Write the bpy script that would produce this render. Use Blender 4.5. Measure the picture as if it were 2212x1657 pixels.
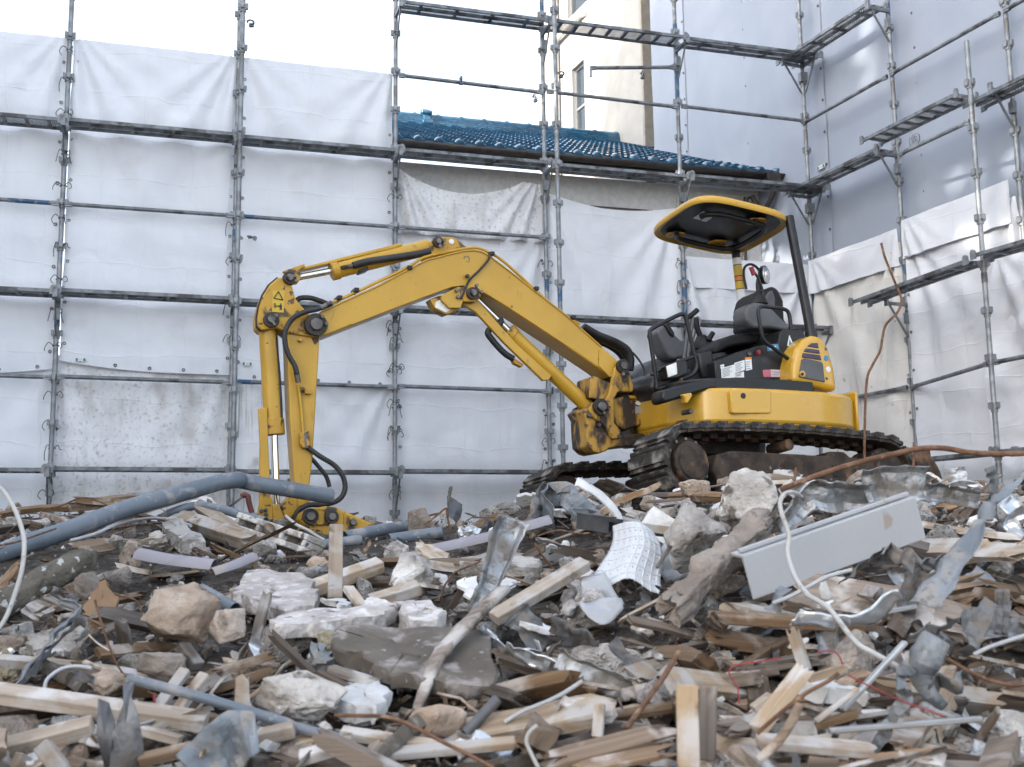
import bpy, bmesh, math, random
import numpy as np
from mathutils import Vector, Matrix, Euler, noise as mnoise
random.seed(7); RNG = random.Random(11)
scene = bpy.context.scene
for o in list(bpy.data.objects): bpy.data.objects.remove(o)
COL = scene.collection

# ------------------------------------------------------------------ camera
FPX, CX, CY, PW = 2420.0, 1106.0, 828.5, 2212.0
PITCH, ROLL, YAW, NONP = .1446, -.0135, .294, .105
EYE = np.array([0, 0, 1.6])
_cp, _sp, _cr, _sr = math.cos(PITCH), math.sin(PITCH), math.cos(ROLL), math.sin(ROLL)
FW = np.array([0, _cp, _sp]); _u0 = np.array([0, -_sp, _cp]); _r0 = np.array([1., 0, 0])
RT = _cr*_r0 + _sr*_u0; UP = -_sr*_r0 + _cr*_u0
cam = bpy.data.cameras.new('camera'); camo = bpy.data.objects.new('camera', cam); COL.objects.link(camo)
M = Matrix(((RT[0], UP[0], -FW[0], 0), (RT[1], UP[1], -FW[1], 0), (RT[2], UP[2], -FW[2], 1.6), (0, 0, 0, 1)))
camo.matrix_world = M
cam.sensor_width = 36; cam.lens = FPX/PW*36; cam.clip_start = .05; cam.clip_end = 2000
cam.dof.use_dof = True; cam.dof.focus_distance = 7.9; cam.dof.aperture_fstop = 4.2
scene.camera = camo

# ------------------------------------------------------------------ sky, sun, exposure
SUN_DIR = Vector((.80, .50, -.36)).normalized()      # the way the light travels
w = bpy.data.worlds.new('World'); scene.world = w; w.use_nodes = True
wn, wl = w.node_tree.nodes, w.node_tree.links
wn.clear()
sky = wn.new('ShaderNodeTexSky'); sky.sky_type = 'NISHITA'; sky.sun_disc = False
sky.sun_elevation = math.asin(-SUN_DIR.z); sky.sun_rotation = math.atan2(-SUN_DIR.x, -SUN_DIR.y)
sky.air_density = 1.0; sky.dust_density = 4.0; sky.ozone_density = 1.0
hs = wn.new('ShaderNodeHueSaturation'); hs.inputs['Saturation'].default_value = .62
bg = wn.new('ShaderNodeBackground'); bg.inputs['Strength'].default_value = .14
wo = wn.new('ShaderNodeOutputWorld')
veil = wn.new('ShaderNodeMix'); veil.data_type = 'RGBA'; veil.inputs['Factor'].default_value = .25; veil.inputs['B'].default_value = (3.1, 3.4, 3.85, 1)   # even high haze over the whole sky
wl.new(sky.outputs[0], hs.inputs['Color']); wl.new(hs.outputs[0], veil.inputs['A']); wl.new(veil.outputs['Result'], bg.inputs[0]); wl.new(bg.outputs[0], wo.inputs[0])
sl = bpy.data.lights.new('sun', 'SUN'); sl.energy = 2.0; sl.angle = math.radians(.53); sl.color = (1, .93, .82)
so = bpy.data.objects.new('sun', sl); COL.objects.link(so)
so.rotation_euler = SUN_DIR.to_track_quat('-Z', 'Y').to_euler(); so.location = (-30, -20, 25)
vs = scene.view_settings; vs.view_transform = 'Standard'; vs.look = 'None'; vs.gamma = 1; vs.exposure = 2.2
vs.use_curve_mapping = False
scene.cycles.max_bounces = 4; scene.cycles.diffuse_bounces = 1; scene.cycles.glossy_bounces = 2; scene.cycles.transmission_bounces = 2; scene.cycles.use_denoising = True
scene.cycles.use_adaptive_sampling = True; scene.cycles.adaptive_threshold = .02

# ------------------------------------------------------------------ rays, planes
def ray(x, y): return FW + RT*((x-CX)/FPX) - UP*((y-CY)/FPX)
def proj(p):
    d = np.array(p, float)-EYE; z = d @ FW
    return CX+FPX*(d @ RT)/z, CY-FPX*(d @ UP)/z, z
def atY(x, y, Y):
    r = ray(x, y); return EYE + r*(Y/r[1])
def onplane(x, y, p0, n):
    r = ray(x, y); return EYE + r*(np.dot(np.array(p0)-EYE, n)/np.dot(r, n))
def V(p): return Vector((float(p[0]), float(p[1]), float(p[2])))
DA = np.array([math.cos(YAW), math.sin(YAW), 0]); NA = np.array([-DA[1], DA[0], 0])          # back scaffold: along, away
DB = np.array([-math.sin(YAW+NONP), math.cos(YAW+NONP), 0]); NB = np.array([DB[1], -DB[0], 0])  # side scaffold: away, outward
PA = atY(127, 616, 11.3)
def SA(s, z, off=0.): return np.array([PA[0], PA[1], 0]) + DA*s + NA*off + np.array([0, 0, z])
PG = SA(8.88, 0)
def SB(s, z, off=0.): return np.array([PG[0], PG[1], 0]) + DB*s + NB*off + np.array([0, 0, z])

# ------------------------------------------------------------------ object helpers
def tag(o, label=None, cat=None, group=None, kind=None):
    if label: o['label'] = label
    if cat: o['category'] = cat
    if group: o['group'] = group
    if kind: o['kind'] = kind
    return o
def empty(name, loc, rz=0):
    o = bpy.data.objects.new(name, None); COL.objects.link(o); o.location = V(loc); o.rotation_euler = (0, 0, rz)
    o.empty_display_size = .1
    return o
def rot_to(d, roll=0., up=Vector((0, 0, 1))):
    """3x3 with local X along d"""
    x = Vector(d).normalized(); z = up - x*up.dot(x)
    if z.length < 1e-4: z = Vector((1, 0, 0)) - x*x.x
    z.normalize(); y = z.cross(x)
    R = Matrix((x, y, z)).transposed()
    return R @ Matrix.Rotation(roll, 3, 'X')
def place(o, loc, R=None, scale=None):
    m = (R if R else Matrix.Identity(3)).to_4x4()
    if scale is not None:
        m = m @ Matrix.Diagonal((scale[0], scale[1], scale[2], 1))
    m.translation = V(loc); o.matrix_world = m
    return o
def link(name, me, m=None, parent=None):
    o = bpy.data.objects.new(name, me); COL.objects.link(o)
    if m is not None and not me.materials: me.materials.append(m)
    if parent: o.parent = parent
    return o
def bevel(o, w=.01, seg=2, ang=35):
    b = o.modifiers.new('bevel', 'BEVEL'); b.width = w; b.segments = seg; b.limit_method = 'ANGLE'; b.angle_limit = math.radians(ang)
    return o

class MB:
    """collects boxes, prisms and tubes into ONE mesh object"""
    def __init__(s): s.v = []; s.f = []
    def add(s, vs, fs):
        n = len(s.v); s.v += [tuple(float(c) for c in p) for p in vs]; s.f += [tuple(i+n for i in f) for f in fs]; return s
    def box(s, c, size, R=None):
        R = R if R else Matrix.Identity(3); c = Vector(c); h = [a/2 for a in size]
        vs = [c + R @ Vector((sx*h[0], sy*h[1], sz*h[2])) for sx in (-1, 1) for sy in (-1, 1) for sz in (-1, 1)]
        return s.add(vs, [(0, 1, 3, 2), (4, 6, 7, 5), (0, 4, 5, 1), (2, 3, 7, 6), (0, 2, 6, 4), (1, 5, 7, 3)])
    def bar(s, a, b, wy, wz, roll=0):
        a, b = V(a), V(b); return s.box((a+b)/2, ((b-a).length, wy, wz), rot_to(b-a, roll))
    def prism(s, poly, fn, t0, t1):
        n = len(poly); vs = [fn(p[0], p[1], t0) for p in poly]+[fn(p[0], p[1], t1) for p in poly]
        fs = [tuple(range(n)), tuple(range(2*n-1, n-1, -1))]+[(i, i+n, (i+1) % n+n, (i+1) % n) for i in range(n)]
        return s.add(vs, [f[::-1] for f in fs])
    def tube(s, pts, r, seg=8, closed=False, cap=True, hollow=0):
        P = [V(p) for p in pts]; n = len(P)
        rs = r if isinstance(r, (list, tuple)) else [r]*n
        t = [((P[(i+1) % n] if closed else P[min(i+1, n-1)])-(P[i-1] if (closed or i) else P[0])).normalized() for i in range(n)]
        up = Vector((0, 0, 1)) if abs(t[0].z) < .9 else Vector((1, 0, 0))
        a = (up-t[0]*up.dot(t[0])).normalized(); vs = []
        for i in range(n):
            a = (a-t[i]*a.dot(t[i]))
            a = a.normalized() if a.length > 1e-6 else t[i].orthogonal().normalized()
            b = t[i].cross(a)
            vs += [P[i]+(a*math.cos(k*math.tau/seg)+b*math.sin(k*math.tau/seg))*rs[i] for k in range(seg)]
        fs = []
        m = n if closed else n-1
        for i in range(m):
            j = (i+1) % n
            fs += [(i*seg+k, i*seg+(k+1) % seg, j*seg+(k+1) % seg, j*seg+k) for k in range(seg)]
        if not closed and cap: fs += [tuple(range(seg-1, -1, -1)), tuple((n-1)*seg+k for k in range(seg))]
        return s.add(vs, fs)
    def cyl(s, a, b, r, seg=16): return s.tube([a, b], r, seg)
    def grid(s, fn, nu, nv):
        vs = [fn(i/nu, j/nv) for j in range(nv+1) for i in range(nu+1)]
        return s.add(vs, [(j*(nu+1)+i, j*(nu+1)+i+1, (j+1)*(nu+1)+i+1, (j+1)*(nu+1)+i) for j in range(nv) for i in range(nu)])
    def mesh(s, name, smooth=35):
        me = bpy.data.meshes.new(name); me.from_pydata(s.v, [], s.f)
        if smooth is not None:
            me.polygons.foreach_set('use_smooth', [True]*len(me.polygons)); me.set_sharp_from_angle(angle=math.radians(smooth))
        me.update(); return me
    def build(s, name, m, parent=None, smooth=35):
        return link(name, s.mesh(name, smooth), m, parent)
def spline(pts, n=8):
    P = [np.array(p, float) for p in pts]; out = []
    for i in range(len(P)-1):
        a, b, c, d = P[max(i-1, 0)], P[i], P[i+1], P[min(i+2, len(P)-1)]
        for k in range(n):
            t = k/n; out.append(.5*((2*b)+(c-a)*t+(2*a-5*b+4*c-d)*t*t+(3*b-a-3*c+d)*t**3))
    out.append(P[-1]); return out
def fbm(p, o=4): return mnoise.fractal(Vector(p), 1.0, 2.0, o, noise_basis='PERLIN_ORIGINAL')

# ------------------------------------------------------------------ procedural materials
MATS = {}
def pmat(name, c1, c2, scale=6, rough=.6, metal=0., bump=.2, bscale=40, dirt=None, dlo=.55, dhi=.65, dscale=3, dstretch=(1, 1, 1), stretch=(1, 1, 1),
         rnd=0., hue=0., coat=0., dirt2=None, d2lo=.6, d2hi=.66, d2scale=14, detail=3, spec=.5, transl=0., world=False, drough=None, bdist=.02, contrast=(.35, .65), wave=None, crease=False):
    m = bpy.data.materials.new(name); m.use_nodes = True; N, L = m.node_tree.nodes, m.node_tree.links
    N.clear(); out = N.new('ShaderNodeOutputMaterial'); b = N.new('ShaderNodeBsdfPrincipled')
    tc = N.new('ShaderNodeTexCoord'); co = tc.outputs['Object']
    oi = N.new('ShaderNodeObjectInfo')
    if rnd or hue:
        add = N.new('ShaderNodeVectorMath'); add.operation = 'ADD'; mul = N.new('ShaderNodeMath'); mul.operation = 'MULTIPLY'; mul.inputs[1].default_value = 37.0
        L.new(oi.outputs['Random'], mul.inputs[0]); L.new(co, add.inputs[0]); L.new(mul.outputs[0], add.inputs[1]); co = add.outputs[0]
    def mapped(sc, st):
        mp = N.new('ShaderNodeMapping'); mp.inputs['Scale'].default_value = tuple(sc*k for k in st); L.new(co, mp.inputs['Vector']); return mp.outputs[0]
    def nz(sc, st, det=detail, dist=0.):
        n = N.new('ShaderNodeTexNoise'); n.inputs['Scale'].default_value = 1; n.inputs['Detail'].default_value = det; n.inputs['Distortion'].default_value = dist
        L.new(mapped(sc, st), n.inputs['Vector']); return n.outputs['Fac']
    def rng(f, lo, hi):
        r = N.new('ShaderNodeMapRange'); r.inputs['From Min'].default_value = lo; r.inputs['From Max'].default_value = hi; r.interpolation_type = 'SMOOTHSTEP'
        L.new(f, r.inputs['Value']); return r.outputs['Result']
    def mix(f, a, c):
        x = N.new('ShaderNodeMix'); x.data_type = 'RGBA'; L.new(f, x.inputs['Factor'])
        for s_, q in ((x.inputs['A'], a), (x.inputs['B'], c)):
            if isinstance(q, tuple): s_.default_value = (*q, 1)
            else: L.new(q, s_)
        return x.outputs['Result']
    if wave:
        col = mix(rng(nz(wave, (.05, 1, 1), 4, .6), .3, .7), c1, c2)
        col = mix(rng(nz(scale*3, stretch, 3), .52, .8), col, tuple(k*.55 for k in c1))
    else:
        col = mix(rng(nz(scale, stretch, dist=.4), *contrast), c1, c2)
    rsock = None
    if dirt:
        f1 = rng(nz(dscale, dstretch, 5, .3), dlo, dhi); col = mix(f1, col, dirt)
        if drough is not None:
            rr = N.new('ShaderNodeMapRange'); rr.inputs['To Min'].default_value = rough; rr.inputs['To Max'].default_value = drough; L.new(f1, rr.inputs['Value']); rsock = rr.outputs[0]
    if dirt2: col = mix(rng(nz(d2scale, (1, 1, 1), 5), d2lo, d2hi), col, dirt2)
    if rnd or hue:
        h = N.new('ShaderNodeHueSaturation'); L.new(col, h.inputs['Color'])
        a = N.new('ShaderNodeMapRange'); a.inputs['To Min'].default_value = 1-rnd; a.inputs['To Max'].default_value = 1+rnd; L.new(oi.outputs['Random'], a.inputs['Value']); L.new(a.outputs[0], h.inputs['Value'])
        if hue:
            s1 = N.new('ShaderNodeMath'); s1.operation = 'MULTIPLY'; s1.inputs[1].default_value = 7.31; s2 = N.new('ShaderNodeMath'); s2.operation = 'FRACT'
            L.new(oi.outputs['Random'], s1.inputs[0]); L.new(s1.outputs[0], s2.inputs[0])
            a2 = N.new('ShaderNodeMapRange'); a2.inputs['To Min'].default_value = 1-hue*6; a2.inputs['To Max'].default_value = 1+hue*4; L.new(s2.outputs[0], a2.inputs['Value']); L.new(a2.outputs[0], h.inputs['Saturation'])
        col = h.outputs['Color']
    L.new(col, b.inputs['Base Color'])
    b.inputs['Metallic'].default_value = metal; b.inputs['Specular IOR Level'].default_value = spec
    if rsock: L.new(rsock, b.inputs['Roughness'])
    else:
        r2 = N.new('ShaderNodeMapRange'); r2.inputs['To Min'].default_value = max(.03, rough-.12); r2.inputs['To Max'].default_value = min(1, rough+.12)
        L.new(nz(scale*2.3, stretch, 4), r2.inputs['Value']); L.new(r2.outputs[0], b.inputs['Roughness'])
    if coat: b.inputs['Coat Weight'].default_value = coat; b.inputs['Coat Roughness'].default_value = .12
    if bump:
        bp = N.new('ShaderNodeBump'); bp.inputs['Strength'].default_value = bump; bp.inputs['Distance'].default_value = bdist
        L.new(nz(bscale, stretch, 4), bp.inputs['Height']); nrm = bp.outputs[0]
        if crease:                                   # lines left by folding the packed sheet, and soft rucks
            sx = N.new('ShaderNodeSeparateXYZ'); cx_ = N.new('ShaderNodeCombineXYZ'); L.new(co, sx.inputs[0]); L.new(sx.outputs['X'], cx_.inputs['X']); L.new(sx.outputs['Z'], cx_.inputs['Y'])
            wob = N.new('ShaderNodeTexNoise'); wob.inputs['Scale'].default_value = 1.3; L.new(cx_.outputs[0], wob.inputs['Vector']); vm = N.new('ShaderNodeVectorMath'); vm.operation = 'MULTIPLY_ADD'; vm.inputs[1].default_value = (.22, .22, 0)
            L.new(wob.outputs['Color'], vm.inputs[0]); L.new(cx_.outputs[0], vm.inputs[2])
            bk = N.new('ShaderNodeTexBrick'); bk.offset = 0; bk.inputs['Scale'].default_value = 1; bk.inputs['Brick Width'].default_value = .44; bk.inputs['Row Height'].default_value = .47; bk.inputs['Mortar Size'].default_value = .012; bk.inputs['Mortar Smooth'].default_value = 1
            L.new(vm.outputs[0], bk.inputs['Vector']); b2 = N.new('ShaderNodeBump'); b2.inputs['Strength'].default_value = .28; b2.inputs['Distance'].default_value = .012; L.new(bk.outputs['Fac'], b2.inputs['Height']); L.new(nrm, b2.inputs['Normal'])
            rk = N.new('ShaderNodeTexNoise'); rk.inputs['Scale'].default_value = 2.6; rk.inputs['Detail'].default_value = 3; rk.inputs['Distortion'].default_value = 1.6; L.new(cx_.outputs[0], rk.inputs['Vector'])
            b3 = N.new('ShaderNodeBump'); b3.inputs['Strength'].default_value = .25; b3.inputs['Distance'].default_value = .05; L.new(rk.outputs['Fac'], b3.inputs['Height']); L.new(b2.outputs[0], b3.inputs['Normal']); nrm = b3.outputs[0]
        L.new(nrm, b.inputs['Normal'])
    sh = b.outputs[0]
    if transl:
        t = N.new('ShaderNodeBsdfTranslucent'); L.new(col, t.inputs['Color']); mx = N.new('ShaderNodeMixShader'); mx.inputs[0].default_value = transl
        L.new(sh, mx.inputs[1]); L.new(t.outputs[0], mx.inputs[2]); sh = mx.outputs[0]
    L.new(sh, out.inputs['Surface']); MATS[name] = m
    return m
pmat('galv', (0.2, 0.215, 0.235), (0.31, 0.33, 0.35), scale=9, rough=.5, metal=.55, bump=.1, dirt=(.14, .13, .12), dlo=.56, dhi=.7, dscale=5)
pmat('galv_dark', (0.15, 0.165, 0.18), (0.23, 0.245, 0.26), scale=9, rough=.5, metal=.45, bump=.1, dirt=(.07, .07, .07), dlo=.52, dhi=.68, dscale=5)
pmat('blue_paint', (.03, .085, .17), (.05, .13, .24), scale=7, rough=.55, bump=.1, dirt=(.22, .23, .24), dlo=.55, dhi=.62, dscale=9)
pmat('tarp', (0.76, 0.785, 0.84), (0.81, 0.835, 0.885), scale=1.6, rough=.55, bump=.22, bscale=5, bdist=.03, transl=.15, dirt=(.66, .66, .68), dlo=.62, dhi=.85, dscale=2.2, crease=True)
pmat('tarp_dirty', (0.76, 0.77, 0.8), (0.82, 0.83, 0.86), scale=1.4, rough=.6, bump=.25, bscale=6, bdist=.03, transl=.1, dirt=(0.4, 0.37, 0.35), dlo=0.46, dhi=0.85, dscale=3.4, dstretch=(1.2, 1, .5), dirt2=(0.42, 0.395, 0.37), d2lo=0.5, d2hi=0.82, d2scale=26, crease=True)
pmat('tarp_streak', (0.76, 0.77, 0.8), (0.82, 0.83, 0.86), scale=1.4, rough=.6, bump=.2, bscale=6, bdist=.03, transl=.1, dirt=(0.36, 0.33, 0.3), dlo=0.55, dhi=0.72, dscale=9.0, dstretch=(2.2, 1, .10), dirt2=(.5, .48, .46), d2lo=.58, d2hi=.8, d2scale=5, crease=True)
pmat('tarp_brown', (0.74, 0.725, 0.7), (0.79, 0.775, 0.75), scale=1.4, rough=.6, bump=.22, bscale=6, bdist=.03, transl=.12, dirt=(.42, .34, .26), dlo=.55, dhi=.82, dscale=5.0, dstretch=(1.6, 1, .22), dirt2=(.36, .28, .2), d2lo=.66, d2hi=.76, d2scale=8, crease=True)
pmat('barrier', (0.34, 0.385, 0.47), (0.39, 0.435, 0.52), scale=.8, rough=0.85, bump=0.06, bscale=4, bdist=.03, transl=0.03, spec=0.15)
pmat('cord', (.02, .02, .022), (.04, .04, .045), rough=.7, bump=0)
pmat('eyelet', (.12, .12, .12), (.2, .2, .2), rough=.4, metal=.7, bump=0)
pmat('white_wall', (0.36, 0.36, 0.355), (0.4, 0.4, 0.395), scale=3, rough=.8, bump=.15, bscale=60)
pmat('beige_wall', (.36, .33, .29), (.42, .39, .34), scale=10, rough=.85, bump=.5, bscale=90)
pmat('house_wall', (.56, .56, .56), (.64, .64, .63), scale=14, rough=.85, bump=.5, bscale=50)
pmat('wall_trim', (.55, .54, .52), (.6, .59, .57), rough=.7, bump=.05)
pmat('dark_brown', (.035, .028, .026), (.06, .05, .045), rough=.4, bump=.05)
pmat('tile', (0.02, 0.085, 0.16), (0.035, 0.14, 0.24), scale=9, rough=0.15, bump=.06, bscale=30, rnd=.22, dirt=(.10, .13, .15), dlo=.6, dhi=.75, dscale=14, coat=0.6)
pmat('downpipe', (.70, .66, .58), (.74, .70, .62), rough=.5, bump=0)
pmat('alu', (0.400, 0.408, 0.416), (0.480, 0.488, 0.496), rough=.35, metal=.8, bump=.05)
pmat('earth', (0.033, 0.026, 0.020), (0.072, 0.058, 0.048), scale=7, rough=.95, bump=1., bscale=22, bdist=.05, dirt=(0.126, 0.111, 0.099), dlo=.5, dhi=.68, dscale=13, dirt2=(0.017, 0.013, 0.011), d2lo=.56, d2hi=.66, d2scale=18)  # base colour darkened to stand in for contact shadow under the debris
pmat('ground', (.17, .15, .13), (.26, .24, .21), scale=2, rough=.95, bump=.6, bscale=12)
pmat('concrete', (0.29, 0.262, 0.235), (0.46, 0.43, 0.4), scale=7, rough=.95, bump=.9, bscale=34, bdist=.025, rnd=0.36, hue=.05, dirt=(0.6, 0.575, 0.55), dlo=0.52, dhi=0.62, dscale=6, dirt2=(0.11, 0.092, 0.077), d2lo=0.58, d2hi=0.68, d2scale=12)
pmat('concrete_tan', (0.27, 0.21, 0.165), (0.42, 0.345, 0.285), scale=6, rough=.95, bump=.9, bscale=24, bdist=.025, rnd=0.34, hue=.06, dirt=(0.5, 0.455, 0.41), dlo=.56, dhi=.74, dscale=7, dirt2=(0.126, 0.096, 0.074), d2lo=.6, d2hi=.72, d2scale=10)
pmat('concrete_pink', (0.37, 0.335, 0.315), (0.52, 0.475, 0.455), scale=9, rough=.95, bump=.8, bscale=40, bdist=.02, rnd=0.28, dirt=(0.62, 0.6, 0.585), dlo=.5, dhi=.64, dscale=18, dirt2=(0.195, 0.164, 0.148), d2lo=.62, d2hi=.70, d2scale=12)
pmat('crumb_grey_shaded', (.10, .09, .08), (.21, .195, .18), scale=9, rough=.95, bump=.6, bscale=40, dirt=(.33, .31, .29), dlo=.6, dhi=.7, dscale=5)  # grey crumbs coloured dark so the gaps between pieces look shaded
pmat('crumb_tan_shaded', (.085, .066, .05), (.17, .14, .112), scale=9, rough=.95, bump=.6, bscale=40, dirt=(.27, .235, .2), dlo=.6, dhi=.7, dscale=5)  # tan crumbs, gap shade put into the colour likewise
pmat('mossy', (0.075, 0.068, 0.053), (0.135, 0.120, 0.098), scale=8, rough=.95, bump=1., bscale=30, bdist=.03, dirt=(0.465, 0.465, 0.450), dlo=.60, dhi=.63, dscale=22)
pmat('plaster', (0.62, 0.61, 0.6), (0.74, 0.735, 0.73), scale=9, rough=.9, bump=.4, bscale=30, rnd=0.2, dirt=(0.383, 0.357, 0.332), dlo=.57, dhi=.75, dscale=7)
pmat('wood', (.145, .10, .068), (.25, .18, .127), scale=9, rough=.85, bump=.5, bscale=40, stretch=(.08, 1, 1), rnd=0.5, hue=0.1, wave=26, dirt=(0.43, 0.385, 0.35), dlo=0.5, dhi=0.66, dscale=6, dirt2=(0.086, 0.058, 0.040), d2lo=.63, d2hi=.73, d2scale=7)
pmat('wood_fresh', (0.31, 0.225, 0.15), (0.45, 0.35, 0.25), scale=8, rough=.8, bump=.35, bscale=40, stretch=(.08, 1, 1), rnd=0.3, hue=.05, wave=22, dirt=(0.49, 0.46, 0.435), dlo=0.45, dhi=0.63, dscale=8, dirt2=(0.152, 0.106, 0.076), d2lo=.60, d2hi=.72, d2scale=10)
pmat('wood_dark', (0.064, 0.044, 0.030), (0.120, 0.086, 0.060), scale=9, rough=.9, bump=.6, bscale=40, stretch=(.08, 1, 1), rnd=.3, hue=.05, wave=26, dirt=(0.210, 0.188, 0.173), dlo=.53, dhi=.7, dscale=7)
pmat('board_dark', (0.098, 0.083, 0.068), (0.150, 0.131, 0.112), scale=4, rough=.9, bump=.4, bscale=30, dirt=(0.315, 0.285, 0.270), dlo=.54, dhi=.68, dscale=9, dirt2=(0.300, 0.285, 0.277), d2lo=.66, d2hi=.7, d2scale=30)
pmat('card', (0.192, 0.120, 0.068), (0.240, 0.152, 0.088), scale=6, rough=.85, bump=.2, bscale=20, rnd=.15)
pmat('pvc', (0.120, 0.148, 0.180), (0.152, 0.180, 0.216), scale=4, rough=.42, bump=.06, bscale=14, dirt=(0.288, 0.280, 0.280), dlo=.52, dhi=.70, dscale=9, dirt2=(0.320, 0.304, 0.296), d2lo=.66, d2hi=.70, d2scale=30)
pmat('pvc_purple', (0.248, 0.236, 0.268), (0.304, 0.288, 0.320), scale=5, rough=.55, bump=.15, bscale=14, dirt=(0.320, 0.288, 0.272), dlo=.55, dhi=.7, dscale=6)
pmat('sheet_galv', (0.27, 0.285, 0.305), (0.46, 0.48, 0.505), scale=5, rough=0.5, metal=.75, bump=.5, bscale=22, bdist=.03, rnd=.2, dirt=(0.306, 0.285, 0.264), dlo=.46, dhi=.62, dscale=11, drough=.9, dirt2=(0.170, 0.162, 0.157), d2lo=0.5, d2hi=0.8, d2scale=34)
pmat('sheet_dull', (0.128, 0.136, 0.148), (0.224, 0.232, 0.244), scale=5, rough=.55, metal=.35, bump=.4, bscale=22, bdist=.03, rnd=.25, dirt=(0.264, 0.240, 0.220), dlo=.45, dhi=.62, dscale=11, drough=.9, dirt2=(0.104, 0.096, 0.092), d2lo=0.5, d2hi=0.8, d2scale=34)
pmat('sheet_blue', (0.139, 0.160, 0.184), (0.238, 0.258, 0.283), scale=5, rough=.5, metal=.2, bump=.4, bscale=22, bdist=.03, rnd=.15, dirt=(0.295, 0.279, 0.262), dlo=.50, dhi=.66, dscale=12, drough=.9, dirt2=(0.123, 0.127, 0.131), d2lo=0.5, d2hi=0.8, d2scale=38)
pmat('sheet_dark', (.06, .06, .065), (.12, .12, .125), scale=5, rough=.5, metal=.3, bump=.3, bscale=9, bdist=.03, rnd=.3, dirt=(.28, .26, .25), dlo=.55, dhi=.7, dscale=6, drough=.9)
pmat('foil', (0.5, 0.53, 0.56), (0.7, 0.72, 0.75), scale=5, rough=0.34, metal=.9, bump=.5, bscale=8, bdist=.03, dirt=(.42, .40, .38), dlo=.57, dhi=.72, dscale=9, drough=.8)
pmat('white_plastic', (0.599, 0.616, 0.642), (0.642, 0.658, 0.684), rough=.4, bump=.05, scale=3)
pmat('white_panel', (0.396, 0.410, 0.435), (0.422, 0.435, 0.460), rough=.4, bump=.05, scale=2, dirt=(0.328, 0.287, 0.254), dlo=.66, dhi=.72, dscale=7)
pmat('hose_white', (0.422, 0.414, 0.394), (0.476, 0.469, 0.449), rough=.5, bump=.05, dirt=(0.255, 0.230, 0.212), dlo=.6, dhi=.7, dscale=18)
pmat('hose_grey', (.36, .37, .39), (.46, .47, .49), rough=.55, bump=.05, dirt=(.4, .36, .33), dlo=.55, dhi=.7, dscale=18)
pmat('rust', (.11, .055, .032), (.19, .10, .06), scale=25, rough=.9, bump=.6, bscale=70, bdist=.01, dirt=(.30, .20, .13), dlo=.56, dhi=.66, dscale=20)
pmat('red_paint', (0.22, 0.025, 0.03), (0.3, 0.04, 0.045), rough=.5, bump=0)
pmat('red_brown', (.12, .03, .03), (.18, .05, .045), rough=.6, bump=.1)
pmat('yellow', (0.5, 0.285, 0.024), (0.57, 0.33, 0.032), scale=2.2, rough=.42, bump=.03, bscale=60, dirt=(0.180, 0.113, 0.041), dlo=0.66, dhi=0.8, dscale=9, coat=.15, dstretch=(1, 1, 0.45), dirt2=(0.07, 0.045, 0.025), d2lo=0.7, d2hi=0.73, d2scale=26)
pmat('yellow_gloss', (0.552, 0.308, 0.024), (0.607, 0.345, 0.031), scale=1.5, rough=.28, bump=.0, coat=.6, dirt=(0.331, 0.212, 0.064), dlo=0.62, dhi=0.85, dscale=6, dstretch=(1, 1, 0.4))
pmat('yellow_worn', (0.495, 0.270, 0.027), (0.540, 0.306, 0.032), scale=2.2, rough=.5, bump=.15, bscale=30, dirt=(0.077, 0.050, 0.027), dlo=0.52, dhi=0.62, dscale=9, dirt2=(0.108, 0.063, 0.032), d2lo=.61, d2hi=.66, d2scale=24)
pmat('yellow_greasy', (0.42, 0.235, 0.035), (0.5, 0.28, 0.045), scale=3, rough=.5, bump=.3, bscale=22, dirt=(.035, .022, .016), dlo=0.43, dhi=0.56, dscale=6, dstretch=(1.4, 1.4, .55), dirt2=(.14, .085, .05), d2lo=.56, d2hi=.66, d2scale=16)
pmat('black_paint', (0.01, 0.0105, 0.012), (0.018, 0.0185, 0.021), rough=.38, bump=.04, dirt=(0.06, 0.055, 0.05), dlo=.62, dhi=.8, dscale=6, spec=0.4)
pmat('grey_plastic', (0.085, 0.088, 0.095), (0.11, 0.113, 0.12), rough=.5, bump=.05)
pmat('grease', (0.014, 0.01, 0.008), (0.045, 0.032, 0.025), rough=.5, bump=.4, bscale=40)
pmat('bolt', (0.1, 0.095, 0.09), (0.19, 0.18, 0.17), rough=.45, metal=.6, bump=.1, dirt=(0.03, 0.025, 0.02), dlo=0.5, dhi=0.65, dscale=14)
pmat('chrome', (.78, .79, .8), (.82, .83, .84), rough=.08, metal=1., bump=0)
pmat('rubber', (0.01, 0.01, 0.011), (0.02, 0.02, 0.021), rough=.6, bump=.1, spec=0.35)
pmat('hose_black', (0.015, 0.0155, 0.017), (0.03, 0.031, 0.034), rough=.5, bump=.05)
pmat('track_rubber', (0.022, 0.019, 0.017), (0.05, 0.044, 0.04), scale=9, rough=.8, bump=.5, bscale=30, dirt=(0.27, 0.25, 0.23), dlo=0.5, dhi=0.68, dscale=8)
pmat('track_steel', (0.032, 0.023, 0.018), (0.07, 0.05, 0.037), scale=8, rough=.8, metal=.2, bump=.5, bscale=30, dirt=(.19, .105, .06), dlo=.56, dhi=.7, dscale=5, dirt2=(.26, .235, .21), d2lo=.66, d2hi=.74, d2scale=10)
pmat('lamp_glass', (.75, .76, .74), (.85, .86, .84), scale=20, rough=.15, bump=.3, bscale=60)
pmat('decal_white', (.72, .73, .74), (.78, .79, .8), rough=.4, bump=0)
pmat('decal_grey', (.28, .29, .3), (.34, .35, .36), rough=.4, bump=0)
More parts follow.
